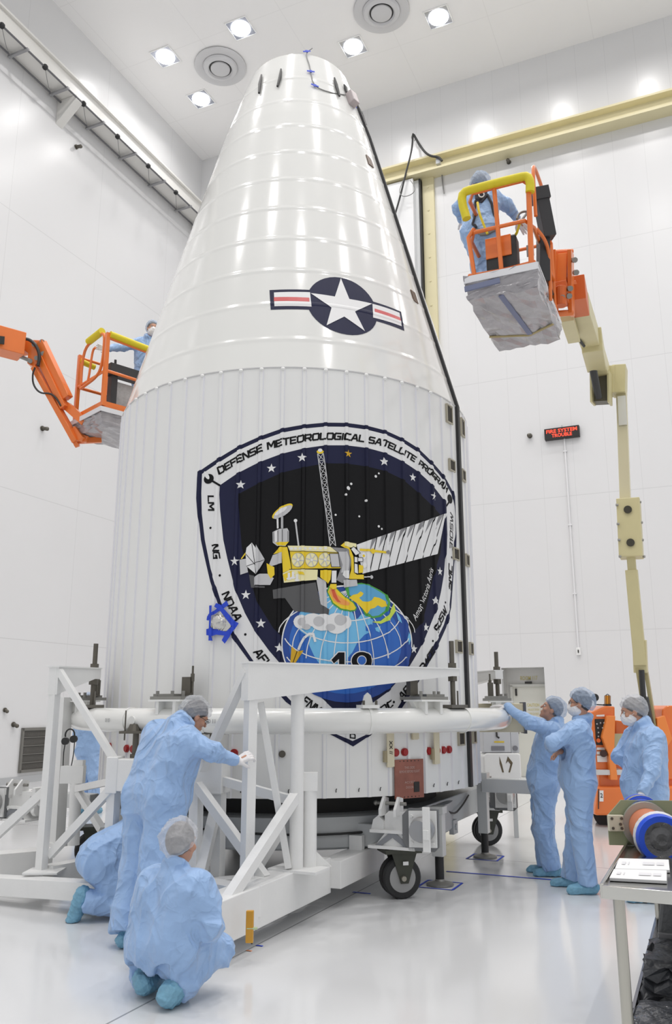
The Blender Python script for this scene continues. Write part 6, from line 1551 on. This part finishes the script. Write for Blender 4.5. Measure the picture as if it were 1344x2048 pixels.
def person(label, J, face, seed, bulk=1.0, leg=1.0, sc=1.0, hair=HAIRG, net=NETM, mask=False, gl=(1, 1), hdir=None, curl=(.5, .5), toes=None, ground=0.0, group=None,
           headup=(0, 0, 1), palmn=(None, None), glasses=False, shoes=True, cuffcut=True, foldamp=.011, lean=None, low=False):
    V3 = {k: Vector(v) for k, v in J.items()}
    N, HD = V3['neck'], V3['head']; SL, SR, HL, HR = V3['sl'], V3['sr'], V3['hl'], V3['hr']
    EL, ER, WL, WR, KL, KR, AL, AR = [V3[k] for k in ('el', 'er', 'wl', 'wr', 'kl', 'kr', 'al', 'ar')]
    f = Vector(face).normalized(); u = Vector(headup); u = (u - f * u.dot(f)).normalized(); r = f.cross(u).normalized()
    base = (AL + AR) / 2; base.z = ground
    P0 = thing('person', label, 'person', base, group)
    pel = (HL + HR) / 2; ch = (SL + SR) / 2
    up_ = (ch - pel).normalized(); side = (SR - SL).normalized(); fw = up_.cross(side); 
    if fw.dot(Vector((face[0], face[1], 0))) < 0 and lean is None: fw = -fw
    # ---------------- body: one continuous skin surface
    pts = list(V3.values()); h = .011 if low else .0075
    F = Field(pts, .24, h)
    for a, b in ((SL, HL), (SR, HR)): F.cap(lerp(a, ch, .35) - up_ * .08, lerp(b, pel, .2), .095, .095, k=.05)
    F.cap(SL, SR, .055, .055, k=.05); F.cap(HL, HR, .10, .10, k=.05)
    for S_, E_, W_ in ((SL, EL, WL), (SR, ER, WR)): F.cap(S_, E_, .048, .038, k=.03); F.cap(E_, W_, .038, .026, k=.02)
    for H_, K_, A_ in ((HL, KL, AL), (HR, KR, AR)): F.cap(H_, K_, .078, .055, k=.03); F.cap(K_, A_, .052, .036, k=.02)
    F.cap(lerp(N, ch, .25), HD - u * .05 - f * .012, .056, .052, k=.03)
    ax = (tuple(r), tuple(f), tuple(u))
    F.ell(HD + u * .022 - f * .008, (.076, .096, .102), ax, k=.02)
    F.ell(HD + f * .030 - u * .058, (.056, .058, .056), ax, k=.03)
    F.cap(HD + f * .076 - u * .098, HD + f * .070 - u * .096, .017, k=.02)
    F.ell(HD + f * .078 + u * .032, (.055, .016, .010), ax, k=.02)
    F.cap(HD + f * .090 + u * .018, HD + f * .108 - u * .018, .008, .0125, k=.012)
    F.ell(HD + f * .090 - u * .052, (.024, .009, .0065), ax, k=.008); F.ell(HD + f * .088 - u * .064, (.020, .009, .0065), ax, k=.008)
    for s_ in (-1, 1):
        F.ell(HD + r * (.078 * s_) - f * .002 - u * .008, (.010, .020, .032), ax, k=.008)
        F.ell(HD + f * .068 + r * (.045 * s_) - u * .022, (.022, .02, .02), ax, k=.02)
        F.ell(HD + f * .094 + r * (.032 * s_) + u * .012, (.016, .012, .010), ax, sub=True)
    hds = []
    for i, (E_, W_) in enumerate(((EL, WL), (ER, WR))):
        d = Vector(hdir[i]).normalized() if hdir and hdir[i] is not None else (W_ - E_).normalized()
        n = Vector(palmn[i]) if palmn[i] is not None else (fw if abs(fw.dot(d)) < .8 else Vector((0, 0, -1)))
        sd = 1 if i == 0 else -1
        hds.append((W_, d, n, sd, curl[i]))
        if gl[i]: F.cap(W_, W_ + d * .075, .020, .018, k=.01)
        else: hand_prims(F, W_, d, n, curl[i], .001, sd)
    tz = []
    for i, A_ in enumerate((AL, AR)):
        t = Vector(toes[i]).normalized() if toes else Vector((face[0], face[1], 0)).normalized()
        kn = KL if i == 0 else KR; sh = (A_ - kn).normalized(); dn = sh - t * sh.dot(t); dn.normalize(); tz.append((A_, t, dn))
        F.cap(A_ + dn * .03 - t * .04, A_ + dn * .045 + t * .13, .034, .026, k=.02)
    b, BV, BF = tomesh('body', F.mesh(), SKIN, P0, relax=2)
    for s_ in (-1, 1):
        m = MB(); m.ball(HD + f * .0815 + r * (.032 * s_) + u * .011, .0115, 10); e = m.build('eye', mat('eye_white', (.6, .58, .55), .3), b, smooth=True)
        m = MB(); m.ball(HD + f * .0905 + r * (.032 * s_) + u * .011, .0045, 8); m.build('iris', DARK, e, smooth=True)
        m = MB(); m.tube([HD + f * (.092 - .01 * abs(q)) + r * ((.032 + .016 * q) * s_) + u * (.031 - .003 * abs(q)) for q in (-1, 0, 1)], .003, 5); m.build('eyebrow', hair, b)
    # ---------------- hair and net
    G = Field([HD], .19, .006)
    G.ell(HD + u * .026 - f * .014, (.083, .099, .108), ax, k=.01)
    G.keep(HD + u * .012 + f * .03, (u * .75 - f * .66)); tomesh('hair', G.mesh(), hair, P0, relax=1)
    G = Field([HD], .21, .006)
    G.ell(HD + u * .045 - f * .022, (.097, .118, .108), ax, k=.02); G.ell(HD + u * .015 - f * .075, (.080, .055, .075), ax, k=.05)
    G.keep(HD + u * .028 + f * .02, (u * .82 - f * .57)); 
    tomesh('hair_net', G.mesh(), net, P0, relax=1, disp=lambda V: folds(V, seed + 3, .010, 48.0) + .003)
    if mask:
        G = Field([HD], .19, .006)
        G.ell(HD + f * .034 - u * .054, (.074, .080, .070), ax, k=.03); G.ell(HD + f * .085 - u * .04, (.035, .032, .045), ax, k=.03)
        G.keep(HD + f * .02 - u * .025, (f * .72 - u * .69)); G.keep(HD + u * .012 + f * .1, (-u + f * .1))
        tomesh('face_mask', G.mesh(), MASKM, P0, disp=lambda V: folds(V, seed + 9, .004, 60.0))
        m = MB()
        for s_ in (-1, 1): m.tube([HD + f * .06 + r * (.062 * s_) - u * .03, HD + f * .02 + r * (.084 * s_) - u * .015, HD - f * .03 + r * (.084 * s_) - u * .0], .0015, 4)
        m.build('mask_strap', MASKM, P0)
    if glasses:
        m = MB()
        for s_ in (-1, 1):
            c = HD + f * .100 + r * (.033 * s_) + u * .010
            m.tube([c + r * (.020 * cos(a)) + u * (.015 * sin(a)) for a in [2 * pi * k / 12 for k in range(12)]], .0018, 5, closed=True)
            m.tube([c + r * (.02 * s_), HD + f * .06 + r * (.078 * s_) + u * .012, HD - f * .005 + r * (.086 * s_) + u * .008], .0018, 5)
        m.build('glasses', WIRE, P0)
    # ---------------- coverall: one loose garment
    h = .011 if low else .0085
    C = Field(pts + [pel - up_ * .1], .26, h); B = bulk
    yk = .085 * B
    C.cap(lerp(SL, ch, .12) - up_ * .02, lerp(SR, ch, .12) - up_ * .02, yk, yk, k=.05)
    for S_, H_ in ((SL, HL), (SR, HR)):
        C.cap(lerp(S_, ch, .38) - up_ * .10, lerp(H_, pel, .25) + up_ * .05, .125 * B, .135 * B, k=.06)
    C.cap(ch - up_ * .16 + fw * .02, pel + up_ * .08 + fw * .03, .125 * B, .15 * B, k=.06)
    C.cap(HL, HR, .135 * B, .135 * B, k=.05)
    for S_, E_, W_ in ((SL, EL, WL), (SR, ER, WR)):
        C.cap(S_, E_, .082 * sqrt(B), .068, k=.05); C.cap(E_, W_ - (W_ - E_).normalized() * .01, .068, .046, k=.03)
    for H_, K_, A_ in ((HL, KL, AL), (HR, KR, AR)):
        C.cap(H_, K_, .118 * B, .098 * leg, k=.05); C.cap(K_, A_ - (A_ - K_).normalized() * .02, .096 * leg, .092 * leg, k=.03)
    nd = (HD - u * .05 - N).normalized(); x_, y_ = perp(nd)
    for k_ in range(10):
        a = 2 * pi * k_ / 10; a2 = 2 * pi * (k_ + 1) / 10
        C.cap(N + (x_ * cos(a) + y_ * sin(a)) * .068 + nd * .012, N + (x_ * cos(a2) + y_ * sin(a2)) * .068 + nd * .012, .020, k=.02)
    C.cap(N - nd * .03, N - nd * .06, .08, .08, k=.05)
    C.cut(N + nd * .045, nd, .15)
    for A_, K_ in ((AL, KL), (AR, KR)):
        if cuffcut: C.cut(A_ + (A_ - K_).normalized() * .0, (A_ - K_), .16)
    for W_, E_ in ((WL, EL), (WR, ER)): C.cut(W_, (W_ - E_), .075)
    def dsp(V, seed=seed):
        o = folds(V, seed, foldamp * 1.1, 12.0, up_) 
        for J_ in (EL, ER, KL, KR, pel):
            dd = np.linalg.norm(V - np.array(list(J_)), axis=1); o += np.exp(-(dd / .13) ** 2) * folds(V, seed + 31, foldamp * .8, 34.0)
        return o
    cv, CV_, CF_ = tomesh('coverall', C.mesh(), CLOTH, P0, relax=1, disp=dsp)
    # ---------------- gloves, shoe covers
    for i, (W_, d, n, sd, cu) in enumerate(hds):
        if gl[i]:
            G = Field([W_, W_ + d * .19], .10, .004)
            hand_prims(G, W_, d, n, cu, .0025, sd); E_ = (EL, ER)[i]; bd = (W_ - E_).normalized()
            G.cap(W_ - bd * .035, W_ + d * .01, .036, .028, k=.012); G.cut(W_ - bd * .045, -bd, .06)
            tomesh('glove', G.mesh(), GLOVE, P0, relax=1)
    if shoes:
        for A_, t, dn in tz:
            G = Field([A_, A_ + t * .2, A_ - t * .08], .13, .006)
            G.cap(A_ + dn * .032 - t * .05, A_ + dn * .050 + t * .15, .054 * sc, .047 * sc, k=.03); G.cap(A_ - dn * .05, A_ + dn * .02, .052, .057 * sc, k=.03)
            G.cut(A_ - dn * .055, -dn, .10); G.keep((0, 0, ground + .004), (0, 0, 1)) if not low else None
            tomesh('shoe_cover', G.mesh(), SHOEC, P0, relax=1, disp=lambda V: folds(V, seed + 77, .006, 55.0))
    return P0, cv, BVHTree.FromPolygons([Vector(v) for v in CV_.tolist()], [tuple(q) for q in CF_.tolist()])
def J_(**k): return {a: (PY(*v) if isinstance(v, tuple) else v) for a, v in k.items()}

def Z_(x, y, Y, z):
    p = PY(x, y, Y); p.z = z; return p
# man with crossed arms
person('person in blue coverall standing with arms crossed, seen from behind his left side', J_(head=(1160, 1408, 8.12), neck=(1164, 1437, 8.13), sl=(1158, 1457, 7.95), sr=(1156, 1455, 8.30),
       el=(1107, 1486, 7.88), wl=(1128, 1480, 8.12), er=(1106, 1490, 8.32), wr=(1122, 1503, 8.08), hl=(1160, 1570, 8.02), hr=(1157, 1570, 8.20), kl=(1163, 1668, 8.0), kr=(1153, 1665, 8.28), al=(1176, 1768, 8.03), ar=(1142, 1757, 8.34)),
       (-.93, .36, .02), 11, bulk=1.08, hair=HAIRD, mask=True, gl=(0, 0), toes=((-1, -.1, 0), (-1, .15, 0)), hdir=((.2, .9, .1), (-.6, -.5, -.15)), curl=(.4, .7), palmn=((1, 0, 0), (.3, -.3, -.9)), glasses=True)
# man reaching up to the ring
person('person in blue coverall looking up and reaching both gloved hands to the ring end', J_(head=(1103, 1420, 8.95), neck=(1111, 1446, 8.93), sl=(1104, 1461, 8.78), sr=(1100, 1456, 9.10),
       el=(1058, 1447, 8.72), wl=(1014, 1414, 8.95), er=(1072, 1446, 9.20), wr=(1046, 1430, 9.38), hl=(1090, 1570, 8.86), hr=(1087, 1568, 9.05), kl=(1088, 1665, 8.82), kr=(1084, 1660, 9.05), al=(1105, 1737, 8.82), ar=(1092, 1732, 9.02)),
       (-.86, .12, .42), 12, bulk=1.10, hair=HAIRG, net=NETM, mask=False, toes=((-1, .05, 0), (-1, .2, 0)), headup=(-.3, 0, .9), curl=(.35, .5), hdir=((-.93, .2, .12), (-.9, .1, .25)), palmn=((0, 0, -1), (0, 0, -1)), foldamp=.012)
# man with beard cover at right
person('person in blue coverall, white beard cover and glove, standing behind the steel cart', J_(head=(1265, 1424, 7.86), neck=(1284, 1450, 7.82), sl=(1305, 1478, 7.62), sr=(1272, 1472, 8.02),
       el=(1304, 1545, 7.44), wl=(1283, 1588, 7.36), er=(1238, 1513, 8.0), wr=(1262, 1540, 7.98), hl=(1296, 1592, 7.70), hr=(1292, 1592, 7.92), kl=(1290, 1690, 7.68), kr=(1284, 1688, 7.94), al=(1296, 1786, 7.70), ar=(1288, 1776, 7.92)),
       (-.95, .1, -.18), 13, bulk=1.28, hair=HAIRG, net=NETW, mask=True, toes=((-1, 0, 0), (-1, .2, 0)), curl=(.5, .9), hdir=((-.1, -.05, -1), (.3, .3, -.9)), palmn=((-.2, .9, 0), None))
# man bending at the stand
person('person in blue coverall bending forward with one gloved hand on the square stand post', J_(head=(390, 1434, 6.62), neck=(362, 1449, 6.52), sl=(320, 1464, 6.66), sr=(378, 1483, 6.32),
       el=(352, 1530, 7.0), wl=(392, 1512, 7.05), er=(428, 1505, 6.26), wr=(474, 1523, 6.42), hl=(290, 1592, 6.56), hr=(332, 1598, 6.36), kl=(281, 1735, 6.50), kr=(318, 1745, 6.28), al=Z_(256, 1875, 6.36, .085), ar=Z_(312, 1880, 6.20, .085)),
       (.74, .36, -.50), 14, bulk=1.27, leg=1.5, hair=HAIRD, net=NETW, toes=((.5, .8, 0), (.6, .8, 0)), headup=(.6, .3, .72), curl=(.5, 1.3), hdir=((.7, .5, .1), (.80, .30, .42)), palmn=(None, (.55, .8, -.15)), glasses=True, foldamp=.013)
# kneeling man
kn_ = dict(head=(350, 1655, 7.55), neck=(318, 1652, 7.48), sl=(296, 1645, 7.66), sr=(292, 1665, 7.30), el=(330, 1720, 7.6), wl=(370, 1750, 7.6), er=(330, 1735, 7.2), wr=(365, 1760, 7.25),
           hl=(200, 1712, 7.36), hr=(196, 1722, 7.14), kl=(280, 1790, 7.50), kr=(268, 1815, 7.12), al=(195, 1785, 7.42), ar=(170, 1803, 7.06))
person('person in blue coverall kneeling on the floor behind the bending person, blue shoe cover showing', J_(**kn_), (.85, .4, -.3), 15, bulk=1.22, hair=HAIRD, sc=1.2, toes=((-.2, 0, -1), (-.22, -.1, -1)), headup=(.3, 0, .9), foldamp=.013)
# crouching man
person('person in blue coverall squatting in the left foreground, back turned, white hair net', J_(head=(362, 1688, 5.34), neck=(352, 1733, 5.30), sl=(305, 1765, 5.42), sr=(398, 1772, 5.20),
       el=(296, 1850, 5.62), wl=(330, 1860, 5.80), er=(424, 1855, 5.16), wr=(408, 1862, 5.42), hl=(308, 1895, 5.40), hr=(362, 1893, 5.26), kl=(300, 1865, 5.85), kr=(440, 1898, 5.40), al=Z_(287, 1975, 5.36, .095), ar=Z_(351, 1985, 5.16, .095)),
       (.42, .90, -.05), 16, bulk=1.28, leg=.9, sc=1.15, hair=HAIRG, net=NETW, toes=((.2, 1, 0), (.3, .95, 0)), curl=(.6, .6), foldamp=.015)
# man in the right basket
gz = BZ + .055
pr, cr, bvh = person('person in blue coverall and harness standing in the raised right basket, back turned', J_(head=(958, 374, 7.72), neck=(957, 388, 7.66), sl=(934, 394, 7.74), sr=(985, 392, 7.58),
       el=(917, 416, 7.86), wl=(926, 440, 7.98), er=(1013, 410, 7.66), wr=(1036, 440, 7.72), hl=Z_(948, 470, 7.66, 6.44), hr=Z_(973, 470, 7.58, 6.44), kl=Z_(962, 500, 7.62, 6.02), kr=Z_(994, 500, 7.54, 6.02), al=Z_(985, 545, 7.52, gz + .085), ar=Z_(1015, 540, 7.46, gz + .085)),
       (-.35, .9, -.25), 17, bulk=1.0, hair=HAIRG, toes=((-.2, 1, 0), (.2, 1, 0)), ground=gz)
def strap(name, par, bv, pts, r, m0, off=.006, n=7):
    q = []
    for a, b in zip(pts, pts[1:]):
        for k in range(n):
            p = lerp(a, b, k / n); h_ = bv.find_nearest(p)
            if h_[0] is not None: d = (h_[0] - p); q.append(h_[0] + h_[1] * off)
    h_ = bv.find_nearest(pts[-1]); q.append(h_[0] + h_[1] * off)
    m = MB(); m.tube(q, r, 6, smooth=1); return m.build(name, m0, par, smooth=True)
STR = mat('harness_black', (.03, .03, .04), .6); STRG = mat('harness_grey', (.25, .25, .24), .6); STRY = mat('lanyard_yellow', (.75, .6, .03), .6)
hz = lambda x, y, Y=7.45: PY(x, y, Y)
strap('harness_strap', pr, bvh, [hz(944, 388), hz(940, 410), hz(946, 450), hz(950, 462)], .014, STR)
strap('harness_strap', pr, bvh, [hz(975, 386), hz(985, 405), hz(993, 430), hz(992, 455)], .014, STR)
strap('harness_strap', pr, bvh, [hz(944, 388), hz(958, 396), hz(975, 386)], .016, STR)
strap('waist_belt', pr, bvh, [hz(938, 461), hz(955, 468), hz(975, 466), hz(996, 455)], .024, STRG)
h_ = bvh.find_nearest(hz(958, 385)); m = MB(); c = h_[0] + h_[1] * .02; m.box(c, (.13, .02, .10)); bk_ = m.build('back_plate', STR, pr, bevel=.01)
m = MB(); m.tube([c + Vector((.028 * cos(a), -.016, .03 * sin(a))) for a in [2 * pi * k / 12 for k in range(12)]], .007, 6, closed=True); m.build('ring_mark', WHITE, bk_)
m = MB(); m.tube([hz(955, 405, 7.35), hz(958, 425, 7.3), hz(966, 446, 7.3), hz(975, 468, 7.3)], .013, 6, smooth=1); m.build('lanyard', STRY, pr, smooth=True)
t = thing('safety_hook', 'grey metal safety hook with yellow webbing clipped to the right basket rail', 'hook', hz(1046, 430, 7.0))
m = MB(); m.tube([hz(1034, 438, 7.0), hz(1037, 428, 7.0), hz(1046, 423, 7.0), hz(1056, 423, 7.0), hz(1050, 432, 7.0), hz(1040, 444, 7.0)], .012, 8, smooth=1); m.build('hook_body', MSTEEL, t, smooth=True)
m = MB(); m.tube([hz(1040, 445, 7.0), hz(1037, 455, 7.02), hz(1033, 468, 7.1), hz(1022, 481, 7.2)], .013, 6, smooth=1); m.build('webbing', STRY, t, smooth=True)
# man in the left basket
gz = BZL + .055
pl_, cl_, bvh = person('person in blue coverall, mask and harness in the left basket, partly hidden by the fairing', J_(head=(305, 658, 11.85), neck=(300, 676, 11.9), sl=(312, 686, 11.85), sr=(281, 684, 11.95),
       el=(316, 712, 11.7), wl=(312, 730, 11.55), er=(247, 694, 11.75), wr=(214, 698, 11.55), hl=Z_(298, 748, 11.95, BZL + .95), hr=Z_(282, 748, 12.0, BZL + .95), kl=Z_(298, 790, 11.95, BZL + .50), kr=Z_(282, 790, 12.0, BZL + .50), al=Z_(298, 800, 12.0, gz + .085), ar=Z_(282, 800, 12.0, gz + .085)),
       (.40, -.85, -.10), 18, bulk=.95, hair=HAIRG, mask=True, net=NETM, toes=((.3, -1, 0), (0, -1, 0)), ground=gz, hdir=(None, (-.9, -.3, .1)), curl=(.4, .6), glasses=False, low=True)
hy = lambda x, y: PY(x, y, 11.55)
strap('harness_strap', pl_, bvh, [hy(291, 680), hy(285, 695), hy(283, 715), hy(280, 745)], .022, STR)
strap('harness_strap', pl_, bvh, [hy(307, 682), hy(308, 700), hy(302, 720)], .022, STR)
strap('harness_strap', pl_, bvh, [hy(283, 694), hy(292, 697), hy(306, 698)], .022, STR)
# distant person behind the left side of the stand
person('person in blue coverall standing far behind the left stand post, only legs visible', J_(head=(178, 1404, 13.8), neck=(178, 1425, 13.8), sl=(156, 1436, 13.8), sr=(198, 1436, 13.8), el=(154, 1468, 13.9), wl=(166, 1488, 14.15), er=(200, 1468, 13.9), wr=(188, 1490, 14.15),
       hl=(168, 1500, 13.8), hr=(186, 1500, 13.8), kl=(168, 1552, 13.8), kr=(188, 1552, 13.7), al=Z_(166, 1598, 13.8, .085), ar=Z_(190, 1598, 13.7, .085)), (.2, 1, 0), 19, bulk=1.0, toes=((0, 1, 0), (.3, 1, 0)), low=True)
